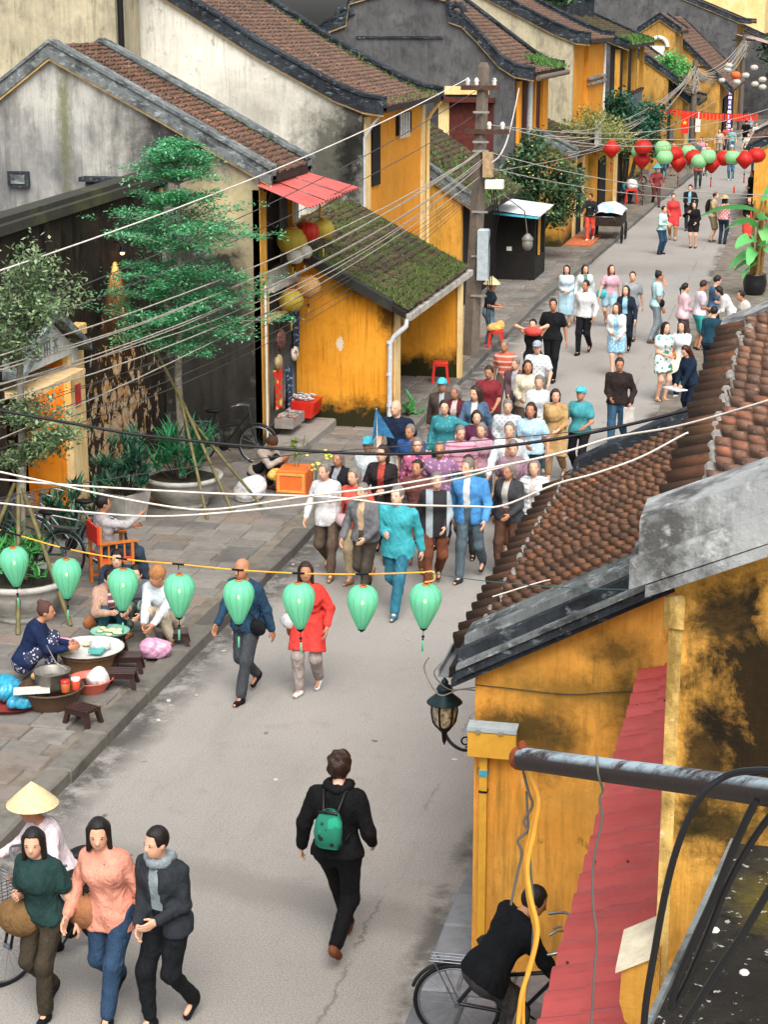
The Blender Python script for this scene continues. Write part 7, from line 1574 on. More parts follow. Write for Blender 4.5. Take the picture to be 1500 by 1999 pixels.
    if hat:
        kind, hmt = hat; b = MB()
        if kind == 'conical': b.lathe([(.23, -.02), (.225, -.012), (.12, .09), (.008, .185), (.0005, .188)], 24, (0, -.01, .065)); b.lathe([(.225, -.018), (.11, .08), (.002, .17)], 24, (0, -.01, .065))
        elif kind == 'cap': b.ball((0, -.012, .055), (.094, .112, .085), 16, 8); b.prism([(-.07, .07), (-.06, .15), (-.02, .18), (.02, .18), (.06, .15), (.07, .07)], 'z', .048, .058)
        elif kind == 'sun': b.ball((0, -.012, .065), (.096, .112, .09), 16, 8); b.lathe([(.09, .06), (.15, .05), (.19, .035), (.188, .03), (.09, .05)], 22, (0, -.01, 0))
        elif kind == 'beanie': b.ball((0, -.016, .042), (.096, .114, .105), 16, 9)
        hp('hat', b, hmt)
    for e in extra: e(root, dict(T=T, wr=wr, sh=sh, hip=hip, el=el, an=an, headc=headc, s=s, P=P, rt=rt, fw=fw, up=upv, kn=kn))
    PEOPLE.append(root); return root
def world_of(root, p): return root.matrix_basis @ Vector(p)
def carried(name, label, cat, root, builder, mats):
    """a bag or other carried thing: its own top-level object beside its carrier"""
    bl = builder; bs = [(nm, b, m) for nm, b, m in bl]; M = Matrix.Translation(root.location) @ Matrix.Rotation(root.rotation_euler.z, 4, 'Z')
    allv = [M @ Vector(p) for nm, b, m in bs for p in b.v]; c = sum(allv, Vector()) / len(allv); t = empty(name, c, label, cat)
    for nm, b, m in bs: b.v = [tuple(M @ Vector(p)) for p in b.v]; part(nm, b, m, t)
    return t
def backpack(label, mat, sc=1.0, mat2=None):
    def f(root, k):
        T = k['T']; b = MB(); pts = []
        for z, w, d in ((.02, .11, .07), (.06, .14, .10), (.2, .15, .12), (.32, .14, .10), (.40, .10, .07), (.43, .05, .03)):
            for j in range(14): w_ = 2 * math.pi * j / 14; cx = math.copysign(abs(math.cos(w_)) ** .6, math.cos(w_)); cy = math.copysign(abs(math.sin(w_)) ** .6, math.sin(w_)); pts.append(T(cx * w * sc, -.16 - d * .5 + cy * d * .55, .05 + z * sc))
        b.add(pts, [(i * 14 + j, i * 14 + (j + 1) % 14, (i + 1) * 14 + (j + 1) % 14, (i + 1) * 14 + j) for i in range(5) for j in range(14)] + [tuple(range(14)), tuple(range(70, 84))[::-1]], True)
        p = MB(); p.tube([T(-.11 * sc, -.235, .1), T(-.12 * sc, -.25, .2), T(0, -.262, .24), T(.12 * sc, -.25, .2), T(.11 * sc, -.235, .1)], .018, 6); p.tube([T(-.1 * sc, -.22, .36), T(0, -.245, .38), T(.1 * sc, -.22, .36)], .014, 5)
        st = MB()
        for i in (-1, 1): st.tube([T(i * .06, -.17, .42 * sc + .04), T(i * .09, -.09, .50), T(i * .11, .02, .48), T(i * .12, .10, .36), T(i * .13, .06, .2), T(i * .12, -.14, .12)], .013, 5)
        carried('backpack', label, 'backpack', root, [('bag_body', b, mat), ('pocket_trim', p, mat2 or IRONB), ('strap', st, IRONB)], None)
    return f
def scarf(mat):
    def f(root, k):
        b = MB(); c = k['T'](0, .005, .515); pts = [c + (k['rt'] * .088 * math.cos(w) + k['fw'] * .082 * math.sin(w) + k['up'] * .012 * math.sin(2 * w + 1)) * k['s'] for w in [i * math.pi / 10 for i in range(21)]]; b.tube(pts, [.042 + .008 * math.sin(i * 1.7) for i in range(21)], 8); part('scarf', b, mat, root, True)
    return f
def shoulder_bag(label, mat, side=1, low=.05, sz=(.13, .05, .1), name='shoulder_bag'):
    def f(root, k):
        T = k['T']; b = MB(); c = Vector(T(side * .2, .08, low)); b.ball(c, sz, 12, 8); st = MB(); st.tube([c + Vector((0, .0, sz[2] * .8)), T(side * .12, .15, .25), T(-side * .06, .10, .44), T(-side * .13, -.01, .50), T(-side * .04, -.13, .4), T(side * .14, -.12, .15), c + Vector((0, -.02, sz[2] * .8))], .009, 5)
        carried(name, label, 'bag', root, [('bag_body', b, mat), ('strap', st, IRONB)], None)
    return f
def hand_item(name, label, cat, i, shape, mat):
    def f(root, k):
        w = Vector(k['wr'][i]); d = (w - Vector(k['el'][i])).normalized(); p = w + d * .09; b = MB(); shape(b, p, k); carried(name, label, cat, root, [(name + '_body', b, mat)], None)
    return f
WALK = ((-.085, .27, 0), (.085, -.26, .03)); WALK2 = ((-.085, -.24, .03), (.085, .27, 0)); HW = (0, .09); HW2 = (.09, 0)
SWING = ((-.27, -.12, .84), (.27, .22, .90)); SWING2 = ((-.27, .22, .90), (.27, -.12, .84)); FRONT = ((-.10, .30, 1.06), (.12, .30, 1.06)); PHONE = ((-.2, .08, .84), (.09, .30, 1.24)); BELLY = ((-.06, .22, 1.0), (.06, .22, 1.02)); EYEH = ((-.08, .2, 1.48), (.1, .2, 1.48))
def walk(i=0):
    """a stride whose length, arms, head and lean differ from walker to walker"""
    k = WK.uniform(.55, 1.1); u = lambda a: WK.uniform(-a, a); m = WK.random()
    f = ((-.08 + u(.03), .27 * k, 0), (.085 + u(.03), -.26 * k, .03 * k)); f = f if i == 0 else tuple((-q[0], q[1], q[2]) for q in f[::-1])
    hd = ((-.27, -.12 * k, .84), (.27, .22 * k, .90)) if i == 0 else ((-.27, .22 * k, .90), (.27, -.12 * k, .84))
    if m < .22: hd = (hd[0], (.1 + u(.05), .28, 1.05 + u(.12)))
    elif m < .40: hd = ((-.1 + u(.05), .28, 1.02 + u(.1)), hd[1])
    elif m < .52: hd = ((-.08, .24, 1.0 + u(.06)), (.08, .25, 1.0 + u(.06)))
    return dict(feet=f, heel=(0, .09 * k) if i == 0 else (.09 * k, 0), hands=hd, look=(u(28), u(10)), knee=(u(.15), 1, .1), roll=u(2.5))
JEANS = fab('27415c'); BLK = fab('17171a'); WHT_ = fab('c9c9c9'); BEIGE = fab('a8926c'); GREYT = fab('55585c'); TURQ = fab('22a5b0'); NAVY = fab('16233a'); WSHOE = fab('c4c4c4', .06); TAN = fab('8a6440'); GRNT = fab('1f7f7a'); BRSHOE = fab('6b3a1e')
FLORAL = m_print('floral_dress_print', C('c9cfcc'), [C('3f8f8a'), C('2f6f5f')], 11); PINKF = m_print('pink_floral_print', C('a8506e'), [C('d39ab0'), C('4a2a50')], 14); BLUEF = m_print('blue_floral_print', C('6f9fb8'), [C('c4d3d8')], 22); NAVYF = m_print('navy_floral_print', C('23283f'), [C('b9bcd0')], 30)
# --- the lone walker
person('person in a black jacket walking away alone with a green backpack', (-3.5, 13.66, 0), -6, 1.76, 3, ((-.03, .34, 0), (.09, -.30, .03)), ((-.33, .06, .86), (.24, .17, .92)), heel=(0, .10), top=('jacket', fab('101012'), .06), bottom=('trousers', fab('0c0c0e')), shoes=BRSHOE, hair='messy', hcol=HAIRD, skin=2, wide=1.0,
       extra=[scarf(fab('141416')), backpack('small green backpack with black straps on the lone walker', m_print('green_black_camouflage', C('0c6a54'), [C('071513'), C('128a6c')], 13), .76)], ftoe=(4, -14))

# --- near left
person('person in a salmon top walking at the lower left corner', (-4.98, 12.3, 0), 168, 1.66, 6, **walk(0), top=('long', fab('d98a70'), .16), bottom=('trousers', JEANS), shoes=BLK, hair='long', fem=True, extra=[shoulder_bag('tan leather bag on the salmon-topped walker', fab('9a6238'), 1, -.02, (.17, .08, .15))])
person('person in a charcoal jacket and grey scarf beside the salmon top at lower left', (-4.50, 12.25, 0), 172, 1.66, 5, **walk(1), top=('jacket', fab('2b3036'), .1, fab('7f8c92')), bottom=('trousers', fab('15181c')), shoes=BLK, hair='short', extra=[scarf(fab('7f8c92'))])
person('person in a pale pink blouse and cream conical hat at the lower left edge', (-5.75, 13.1, 0), 150, 1.58, 18, pel=(0, .86), feet=((-.09, .28, .12), (.09, .05, .0)), hands=((-.25, .45, 1.0), (.25, .45, 1.0)), top=('long', fab('d3c3c9'), .1), bottom=('trousers', fab('2b3436')), shoes=BLK, hair='short', hat=('conical', simple('straw_hat', C('c9b78c'), .8, var=.15, scale=30)), skin=1, fem=True)
bicycle('old dark bicycle ridden by the conical-hatted person at the lower left edge', (-5.72, 13.0, 0), R(240), IRON, None, 0)
person('person in a dark green shirt at the lower left corner', (-5.5, 12.2, 0), 165, 1.64, 6, **walk(0), top=('tee', fab('1d3a38'), .05), bottom=('trousers', fab('3a3226')), shoes=BLK, hair='long', fem=True, extra=[shoulder_bag('brown woven bag at the lower left corner', fab('7a5a30'), 1, -.05, (.2, .12, .16))])
# --- beside the bicycle on the right
person('person in a black coat bending over the bicycle below the yellow corner', (-1.84, 12.08, .09), -58, 1.60, 34, ((-.1, .08, 0), (.1, -.05, 0)), ((-.2, .42, .68), (.2, .42, .68)), pel=(-.14, .84), top=('jacket', fab('0f1216'), .1), bottom=('trousers', fab('3a3836')), shoes=BLK, look=(-15, -25), skin=1, wide=1.15)
# --- mid crowd
person('balding person in a dark blue jacket, nearest of the crowd at the kerb', (-6.0, 19.3, 0), 165, 1.70, 7, **walk(0), top=('jacket', fab('1f4059'), .08), bottom=('trousers', fab('3d4146')), shoes=BLK, hair='bald', skin=1, extra=[shoulder_bag('dark bag across the dark blue jacket', fab('15171a'), -1, .0)])
person('person in a long red tunic and white shoes leading the crowd', (-5.35, 19.6, 0), 172, 1.66, 6, **walk(1), top=('dress', fab('d9281a'), .36, 1.85), bottom=('trousers', fab('9a8e88')), shoes=WSHOE, hair='long', hcol=HAIRD, skin=1, fem=True, extra=[shoulder_bag('white shoulder bag on the red tunic', WHT_, 1, .02)])
person('person in a bright turquoise anorak and blue jeans near the middle of the street', (-4.98, 22.75, 0), 178, 1.72, 5, **walk(0), top=('jacket', TURQ, .16), bottom=('trousers', fab('1f6a80')), shoes=fab('1f6a80'), hcol=HAIRG, skin=2, wide=1.15)
person('person in an orange-red top and beige trousers walking left of the turquoise anorak', (-5.82, 24.0, 0), 175, 1.64, 6, **walk(1), top=('long', fab('d9482a'), .1), bottom=('trousers', BEIGE, 1.7), shoes=TAN, hair='bob', hcol=HAIRG, fem=True, wide=1.1, extra=[shoulder_bag('pink and white bag on the orange-red top', fab('c9a3a8'), 1, .0)])
person('person in a loose white blouse and brown trousers at the left of the crowd', (-6.3, 24.2, 0), 180, 1.62, 5, **walk(0), top=('long', WHT_, .14), bottom=('trousers', fab('5a4a3c')), shoes=TAN, hair='short', hcol=HAIRG, fem=True)
person('person in a black jacket with grey piping and brown stockings behind the turquoise anorak', (-4.75, 24.05, 0), 178, 1.64, 4, **walk(1), top=('jacket', stripes('piped_black', '17171a', '8a9398', 22, 0), .16), bottom=('trousers', fab('6b3a22')), shoes=fab('5a3a30'), hair='short', hcol=HAIRG, fem=True)
person('person in brown trousers and rust sweater squeezed behind the turquoise anorak', (-5.15, 24.8, 0), 182, 1.66, 4, **walk(0), top=('long', fab('6a3c34'), .05), bottom=('trousers', fab('7a5230')), shoes=TAN, hcol=HAIRD, skin=1)
person('person in a sky blue jacket over a white shirt and grey jeans', (-4.33, 24.5, 0), 178, 1.76, 4, **walk(1), top=('jacket', fab('3a87c4'), .12, fab('ccd2d3')), bottom=('trousers', fab('4a5a63')), shoes=fab('2a2e33'), hair='short', hcol=HAIRG, skin=0, wide=1.1)
person('person in a white open shirt just behind the sky blue jacket', (-4.22, 27.2, 0), 182, 1.74, 3, **walk(0), top=('jacket', fab('c6cccf'), .1, fab('a8765a')), bottom=('trousers', fab('1d2024')), shoes=fab('7f9098'), hair='short', hcol=HAIRG, skin=0)
person('person in brown trousers and tan sandals half hidden by the sky blue jacket', (-4.0, 26.1, 0), 178, 1.64, 3, **walk(1), top=('tee', fab('8a6a7a'), .04), bottom=('trousers', fab('6a4226'), 1.8), shoes=fab('a87a50'), hair='short', hcol=HAIRG, fem=True)
person('person in a white striped cardigan and black skirt at the right edge of the crowd', (-3.52, 25.2, 0), 180, 1.62, 4, **walk(0), top=('jacket', stripes('white_stripe', 'c9cbcb', '8f9a9c', 90), .1, fab('b9aaa6')), bottom=('skirt', BLK, .5), shoes=BLK, hair='bob', hcol=HAIRG, fem=True)
guide = person('person in a turquoise cap and white shirt holding up the blue pennant', (-6.1, 25.9, 0), 178, 1.64, 3, **{**walk(1), 'hands': ((-.2, .3, 1.2), (.27, -.05, .84))}, top=('tee', fab('c3cdcf'), .06), bottom=('trousers', fab('3a2a3a')), shoes=BLK, hat=('cap', fab('2bb3c4')), skin=1)
fl = empty('pennant', (-5.9, 25.6, 0.9), 'blue triangular pennant on a thin white stick above the crowd', 'flag'); b = MB(); b.tube([(-5.9, 25.6, .95), (-5.93, 25.6, 2.15)], .010, 5); part('stick', b, WHITEP, fl); b = MB(); b.prism([(25.6, 2.15), (25.3, 1.72), (25.72, 1.78)], 'x', -5.935, -5.925); b.prism([(-5.93, 2.15), (-5.66, 1.72), (-5.9, 1.76)], 'y', 25.59, 25.6); part('cloth', b, fab('2a6f9a'), fl)
person('person in a navy polo shirt and white shorts, bald, by the orange stall', (-6.15, 28.1, 0), 175, 1.74, 3, **walk(0), top=('tee', NAVY, .05), bottom=('shorts', fab('b9b9b4')), shoes=BLK, hair='bald', skin=0, wide=1.15)
person('person in a pink floral blouse in the thick of the crowd', (-5.45, 26.3, 0), 182, 1.60, 4, **walk(1), top=('long', PINKF, .1), bottom=('trousers', fab('2a2430')), shoes=BLK, hair='bob', hcol=HAIRG, fem=True, wide=1.08)
person('person in a dark teal blouse with one arm raised in the crowd', (-5.55, 28.9, 0), 176, 1.62, 4, **{**walk(0), 'hands': ((-.45, .25, 1.25), (.27, .1, .84))}, top=('long', m_print('dark_teal_print', C('237078'), [C('3f8f94')], 18), .1), bottom=('trousers', fab('23303a')), shoes=BLK, hcol=HAIRD, fem=True, wide=1.1)
person('person in a turquoise cap and grey-brown jacket at the left rear of the crowd', (-5.95, 30.8, 0), 180, 1.68, 3, **walk(1), top=('jacket', fab('4a3f3a'), .08, fab('8f9aa4')), bottom=('trousers', fab('3a3f45')), shoes=BLK, hat=('cap', fab('28b4cc')), skin=1)
person('person in a maroon top with a pale cap at the rear left of the crowd', (-5.35, 32.0, 0), 184, 1.66, 4, **walk(0), top=('tee', fab('7a2028'), .06), bottom=('trousers', fab('4a3a34')), shoes=BLK, hair='short', hcol=HAIRD, skin=1, fem=True, wide=1.1)
person('person in a rust and pink shirt farthest back by the crowd, near the kerb', (-5.55, 35.2, 0), 178, 1.64, 4, **walk(1), top=('tee', stripes('rust_pink', 'a8503c', 'c99a8a', 60), .04), bottom=('trousers', fab('5a4a44')), shoes=BLK, hair='short', hcol=HAIRG, skin=1)
person('person in a plum purple blouse between the teal blouse and the white shirt', (-4.95, 28.6, 0), 182, 1.60, 4, **walk(0), top=('tee', fab('55203f'), .1), bottom=('trousers', fab('4a4a5a')), shoes=BLK, hair='bob', hcol=HAIRD, fem=True, wide=1.1)
person('person in a pale pink scarf and grey-blue skirt behind the sky blue jacket', (-4.72, 27.6, 0), 178, 1.58, 4, **walk(1), top=('long', fab('b98a9c'), .06), bottom=('skirt', fab('5a6a78'), .55), shoes=BLK, hair='bob', hcol=HAIRG, fem=True)
person('person in a white lace blouse and blue jeans right of the crowd', (-4.35, 31.2, 0), 182, 1.64, 3, **walk(0), top=('long', fab('c3c6c6'), .08), bottom=('trousers', fab('3a6478')), shoes=WSHOE, hair='short', hcol=HAIRG, fem=True)
person('person in an orange scarf and tan dress right of the crowd', (-3.92, 30.4, 0), 178, 1.60, 3, **walk(1), top=('dress', fab('b08a50'), .45, 1.5), bottom=('trousers', fab('8a6a44'), 1.7), shoes=TAN, hair='bob', hcol=HAIRD, fem=True)
person('person in a turquoise cap and teal shirt with black trousers right of the crowd', (-3.55, 30.7, 0), 182, 1.64, 3, **walk(0), top=('tee', fab('2f8f98'), .06), bottom=('trousers', BLK), shoes=BLK, hat=('cap', fab('28b4cc')), skin=1, fem=True)
person('person in a dark brown jacket and blue jeans walking apart at the right', (-3.13, 33.0, 0), 176, 1.74, 3, **{**walk(1), 'hands': ((-.24, .12, .9), (.1, .28, 1.0))}, top=('jacket', fab('2a211e'), .06), bottom=('trousers', fab('2c4f6a')), shoes=BLK, hair='short', hcol=HAIRD, skin=1, extra=[hand_item('paper_bag', 'pale paper bag carried by the dark brown jacket', 'bag', 0, lambda b, p, k: b.box(p.x - .1, p.x + .1, p.y - .05, p.y + .05, p.z - .32, p.z), fab('b9b4ac'))])
person('person in a black tee and black trousers walking away past the red dress', (-5.2, 39.4, 0), 172, 1.76, 3, **walk(0), top=('tee', BLK, .06), bottom=('trousers', fab('131316')), shoes=BLK, hair='short', skin=1)
person('person in a black tank top holding a red cloth overhead', (-5.35, 37.5, 0), 176, 1.62, 3, hands=((-.12, .22, 1.5), (.15, .22, 1.5)), top=('tank', fab('1d1d20'), .0), bottom=('trousers', fab('23252a')), shoes=BLK, hair='short', skin=0, fem=True, extra=[hand_item('red_cloth', 'red cloth held up beside the black tee', 'cloth', 0, lambda b, p, k: b.ball(p, (.2, .1, .1), 10, 7), fab('d9382a'))])
person('person in a grey cap and pale checked shirt walking before the black tee', (-4.85, 34.6, 0), 178, 1.66, 3, **walk(1), top=('tee', checks('pale_check', 'c3c6c8', '9aa0a6', 60), .04), bottom=('trousers', fab('6a6a66')), shoes=BLK, hair='short', hcol=HAIRG, hat=('cap', fab('9aa3ac')), skin=0)
person('person in a pale blue shirt and long skirt at the left kerb, long dark hair', (-5.85, 46.8, 0), 180, 1.62, 3, hands=BELLY, top=('long', fab('b3c9d3'), .06), bottom=('skirt', fab('8fb3c4'), .6), shoes=TAN, hair='vlong', fem=True)
person('person in a green blouse with a white cardigan next to the long skirt', (-5.4, 47.0, 0), 182, 1.62, 3, **walk(0), top=('jacket', fab('c3c9c9'), .1, fab('3f7a78')), bottom=('shorts', fab('2c4a6a'), .8), shoes=WSHOE, hair='long', hcol=HAIRD, fem=True)
person('person in a white shirt and black trousers striding in mid street', (-4.92, 42.9, 0), 178, 1.72, 3, **walk(1), top=('long', fab('c6c9c9'), .06), bottom=('trousers', fab('141519')), shoes=BLK, hair='short', skin=1)
person('person in a pink top with turquoise bag and long auburn hair', (-4.75, 46.9, 0), 174, 1.64, 3, **walk(0), top=('tee', fab('c99aa8'), .02), bottom=('shorts', fab('8fb3c4'), .6), shoes=TAN, hair='vlong', hcol=simple('auburn_hair', C('4a1c16'), .45, var=.3), fem=True, extra=[shoulder_bag('turquoise handbag on the pink top', TURQ, 1, .0, (.16, .07, .13))])
person('person in a navy dress over a pale blue blouse right of mid street', (-3.98, 43.1, 0), 178, 1.66, 3, **walk(1), top=('jacket', fab('1a2433'), .2, fab('7fb3cc')), bottom=('trousers', fab('16202c')), shoes=BLK, hair='long', hcol=HAIRD, fem=True)
person('person in a grey shirt and trousers walking just behind the navy dress', (-4.05, 45.2, 0), 180, 1.70, 3, **walk(0), top=('tee', fab('8a8f92'), .05), bottom=('trousers', fab('7a7672')), shoes=BLK, hair='short', hcol=HAIRD, skin=0)
person('person in a white cardigan and blue patterned skirt in mid street', (-3.9, 40.3, 0), 178, 1.62, 3, **walk(1), top=('jacket', fab('ced2d2'), .12, BLUEF), bottom=('skirt', BLUEF, .38), shoes=WSHOE, hair='long', hcol=HAIRD, fem=True)

# --- more of the packed middle of the crowd
for (x, y, lb, tp, bt, hr, hc, fm) in [
    (-5.55, 23.3, 'person in a grey waistcoat over a tan shirt between the orange top and the anorak', ('jacket', fab('6a6a6c'), .06, fab('b89a78')), ('trousers', fab('4a4238')), 'short', HAIRG, False),
    (-6.45, 25.4, 'person in a black cardigan beside the white blouse at the left of the crowd', ('jacket', fab('1d1c20'), .08, fab('8a8f94')), ('trousers', fab('2a2a30')), 'bob', HAIRG, True),
    (-5.75, 25.2, 'person in a brick red scarf and dark coat below the blue pennant', ('jacket', fab('2a2226'), .12, fab('a8382c')), ('trousers', fab('3a3432')), 'bob', HAIRD, True),
    (-5.05, 26.0, 'person in a mauve printed shirt behind the black piped jacket', ('tee', m_print('mauve_print', C('7d5a78'), [C('b08fae')], 16), .06), ('trousers', fab('3a3a48')), 'short', HAIRG, False),
    (-4.55, 25.6, 'person in a dark bottle green fleece left of the sky blue jacket', ('long', fab('1f4238'), .06), ('trousers', fab('3a3d40')), 'short', HAIRD, False),
    (-3.85, 24.9, 'person in a charcoal cardigan and brown trousers right of the sky blue jacket', ('jacket', fab('3a3a3e'), .1, fab('a8a39a')), ('trousers', fab('54382a')), 'bob', HAIRG, True),
    (-5.0, 27.3, 'person in a rose pink polo shirt in the thick of the crowd', ('tee', stripes('rose_stripe', 'b98a98', '9a566c', 80), .06), ('shorts', fab('8f8a7c'), .9), 'short', HAIRG, False),
    (-5.75, 27.3, 'person in a cobalt blue shirt behind the turquoise-capped guide', ('tee', fab('234f8a'), .06), ('trousers', fab('5a5a5c')), 'short', HAIRG, False),
    (-5.2, 29.8, 'person in a denim jacket behind the plum purple blouse', ('jacket', fab('4a6480'), .05, fab('c3c0b8')), ('trousers', fab('3a4450')), 'long', HAIRD, True),
    (-5.6, 30.2, 'person in a wine red cardigan behind the dark teal blouse', ('jacket', fab('5f1f2c'), .1, fab('b8a8a0')), ('trousers', fab('33302e')), 'bob', HAIRG, True),
    (-4.6, 29.3, 'person in a pale grey shirt behind the pink scarf', ('long', checks('grey_check', 'a8acae', '868c92', 70), .06), ('trousers', fab('5a5f66')), 'short', HAIRG, False),
    (-4.75, 32.6, 'person in a cream knitted top walking behind the lace blouse', ('long', fab('c3b89f'), .08), ('trousers', fab('4a3c34')), 'bob', HAIRD, True),
    (-5.1, 33.6, 'person in a grey and maroon windbreaker at the back of the crowd', ('jacket', fab('5a4248'), .08, fab('9a9aa0')), ('trousers', fab('3a3a40')), 'short', HAIRG, False),
    (-4.1, 28.8, 'person in a light blue blouse just behind the white open shirt', ('tee', m_print('pale_blue_print', C('8fb0c4'), [C('c4d0d6')], 20), .06), ('trousers', fab('2a3440')), 'bob', HAIRD, True)]:
    person(lb, (x, y, 0), 178, WK.uniform(1.56, 1.74), 4, **walk(len(PEOPLE) % 2), top=tp, bottom=bt, shoes=BLK, hair=hr, hcol=hc, fem=fm, skin=len(PEOPLE) % 2, wide=WK.uniform(.96, 1.14))
for (x, y, c1, c2, lb) in [(-5.6, 97.5, '3a5a6a', '2a2a30', 'person in a slate blue shirt beside the red lanterns far off'), (-2.7, 98, '8a4a40', '2a3040', 'person in a rust shirt far off near the right wall'), (-3.3, 104, 'b8b0a0', '4a4a50', 'person in a beige shirt far off in mid road'), (-2.6, 110, '2a2a30', '1d1d20', 'person all in dark clothes far off near the right edge'), (-3.9, 125, '7a9aa8', '3a3a44', 'person in a pale blue top far off past the white lanterns'), (-5.0, 88, 'a8483c', '3a3a40', 'person in a brick top walking under the bunting')]:
    person(lb, (x, y, 0), 178, 1.65, 3, **walk(len(PEOPLE) % 2), top=('tee', fab(c1), .05), bottom=('trousers', fab(c2)), shoes=BLK, hair='short')
# --- the group by the right kerb
person('person in a mint tee with camera and grey scarf, hair tied in a bun', (-3.42, 44.9, 0), -70, 1.72, 2, ((-.09, .05, 0), (.1, -.12, 0)), ((-.1, .18, 1.45), (.2, .1, .85)), top=('tee', stripes('mint_stripe', 'a9cfd2', '8fbcc2', 120), .05), bottom=('trousers', fab('7a868c')), shoes=fab('5a4030'), hair='bun', skin=1, extra=[shoulder_bag('black camera bag on the mint tee', BLK, 1, .05, (.1, .07, .1))])
person('person in a pale pink cardigan over a bright red top', (-2.72, 44.0, 0), -60, 1.62, 3, hands=BELLY, top=('jacket', fab('d3aeb6'), .12, fab('d3263c')), bottom=('trousers', fab('4a3a40')), shoes=BLK, hair='tail', fem=True)
person('person in a lilac-white tee and turquoise shorts', (-2.32, 43.9, 0), -65, 1.70, 4, hands=BELLY, top=('tee', fab('c9bcc9'), .05), bottom=('shorts', fab('1fa3a3'), .95), shoes=BLK, hair='short', hcol=HAIRD, skin=1, look=(0, -20))
person('person in a blue shirt standing behind the lilac tee', (-2.05, 44.9, 0), -70, 1.70, 4, hands=BELLY, top=('tee', fab('3a5f80'), .05), bottom=('trousers', NAVY), shoes=BLK, hair='short', look=(0, -20))
person('person in a white shirt bending down with black hair near the roof corner', (-1.55, 43.9, 0), 95, 1.64, 30, hands=((-.1, .45, .9), (.1, .45, .9)), top=('long', fab('c9c6c4'), .05), bottom=('trousers', fab('4a4a50')), shoes=BLK, hair='bob', look=(0, -30), fem=True)
person('person in a cream top with orange face scarf at the edge of the roof', (-1.15, 43.2, 0), 120, 1.6, 20, hands=((-.1, .4, .9), (.1, .4, .9)), top=('long', fab('c4beb4'), .05), bottom=('trousers', fab('5a504a')), shoes=BLK, hair='short', skin=1, fem=True)
person('person in a teal and white floral mini dress with tan shoulder bag', (-2.68, 37.7, 0), -150, 1.64, 2, ((-.06, .03, 0), (.08, -.03, 0)), hands=BELLY, top=('dress', FLORAL, .30, .4), shoes=fab('b08a60'), hair='vlong', fem=True, extra=[shoulder_bag('tan leather bag behind the floral mini dress', fab('a8642e'), -1, .05, (.05, .09, .11))])
person('person in a white blouse holding a pale conical hat', (-2.34, 38.1, 0), 165, 1.64, 4, hands=((-.08, .28, .9), (.14, .28, .92)), top=('tee', fab('c6cfd0'), .05), bottom=('trousers', NAVY), shoes=WSHOE, hair='long', hcol=HAIRD, fem=True, extra=[hand_item('conical_hat', 'pale conical hat held low by the white blouse', 'hat', 1, lambda b, p, k: b.lathe([(.24, -.06), (.12, .03), (.005, .12)], 22, (p.x, p.y + .08, p.z), M=Matrix.Rotation(R(-60), 3, 'X')), simple('pale_straw', C('cfc6ae'), .8, var=.1))])
person('person in a navy hoodie with long dark red hair looking down at a map', (-1.98, 35.7, 0), 130, 1.60, 14, hands=((-.08, .34, .78), (.1, .34, .78)), top=('jacket', fab('14263a'), .08), bottom=('trousers', fab('14233a')), shoes=BLK, hair='vlong', hcol=simple('red_brown_hair', C('3a140e'), .45, var=.3), look=(10, -30), fem=True, extra=[hand_item('paper_map', 'white paper map held low by the navy hoodie', 'map', 0, lambda b, p, k: b.box(p.x - .12, p.x + .34, p.y - .1, p.y + .16, p.z - .02, p.z + .0), fab('c9cdd0', .05))])
person('person in a dark teal jacket just left of the near roof corner', (-1.85, 40.0, 0), -20, 1.62, 10, hands=BELLY, top=('jacket', fab('143a4a'), .06), bottom=('trousers', fab('1a2a3a')), shoes=BLK, hair='short', look=(0, -15))
# --- further up the street
person('person in a mint sweater and blue jeans checking a phone', (-4.68, 62.6, 0), -120, 1.62, 4, hands=FRONT, top=('long', fab('a9cfc9'), .06), bottom=('trousers', fab('24425c')), shoes=BLK, hair='short', hcol=HAIRD, fem=True)
person('person in a bright red tunic behind the mint sweater', (-4.6, 66.8, 0), 178, 1.64, 4, **walk(0), top=('dress', fab('c92a2c'), .4, 1.8), bottom=('trousers', fab('a8764a'), 1.7), shoes=TAN, hair='short', hcol=HAIRD, fem=True)
person('person in a black jacket with pale blue front behind the red tunic', (-4.25, 70.2, 0), 180, 1.68, 4, **walk(1), top=('jacket', fab('1d1f24'), .06, fab('6fa9c4')), bottom=('trousers', fab('23262c')), shoes=BLK, hair='short')
person('person in a black jacket and shorts taking a photo with a white bag in front', (-3.74, 64.6, 0), 172, 1.60, 2, hands=((-.12, .15, .95), (.17, .28, 1.32)), top=('jacket', fab('141416'), .1), bottom=('shorts', fab('1d1d20'), .55), shoes=BLK, hair='long', hcol=HAIRD, fem=True, extra=[shoulder_bag('white handbag in front of the black shorts', WHT_, 0, .0, (.15, .06, .11))])
person('person in khaki shorts with a large black backpack', (-3.2, 66.6, 0), -100, 1.70, 4, hands=FRONT, top=('tee', fab('a8926c'), .05), bottom=('shorts', fab('7a6a4c'), .95), shoes=fab('5a4a3a'), hair='short', skin=0, extra=[backpack('large black backpack on the khaki shorts', BLK, 1.1)])
person('person in a straw hat, checked shirt and dark jeans', (-2.8, 66.1, 0), -20, 1.64, 3, hands=BELLY, top=('long', checks('red_check', 'a86a6a', 'c9b3ae', 50), .06), bottom=('trousers', fab('23303f')), shoes=BLK, hair='long', hat=('sun', simple('straw_sun_hat', C('c9a05a'), .8, var=.1)), fem=True)
person('person in a black top and bright red skirt beside the banana plant', (-1.95, 66.5, 0), 178, 1.60, 3, hands=BELLY, top=('long', fab('17171a'), .02), bottom=('skirt', fab('d3301f'), .7), shoes=BLK, hair='long', fem=True)
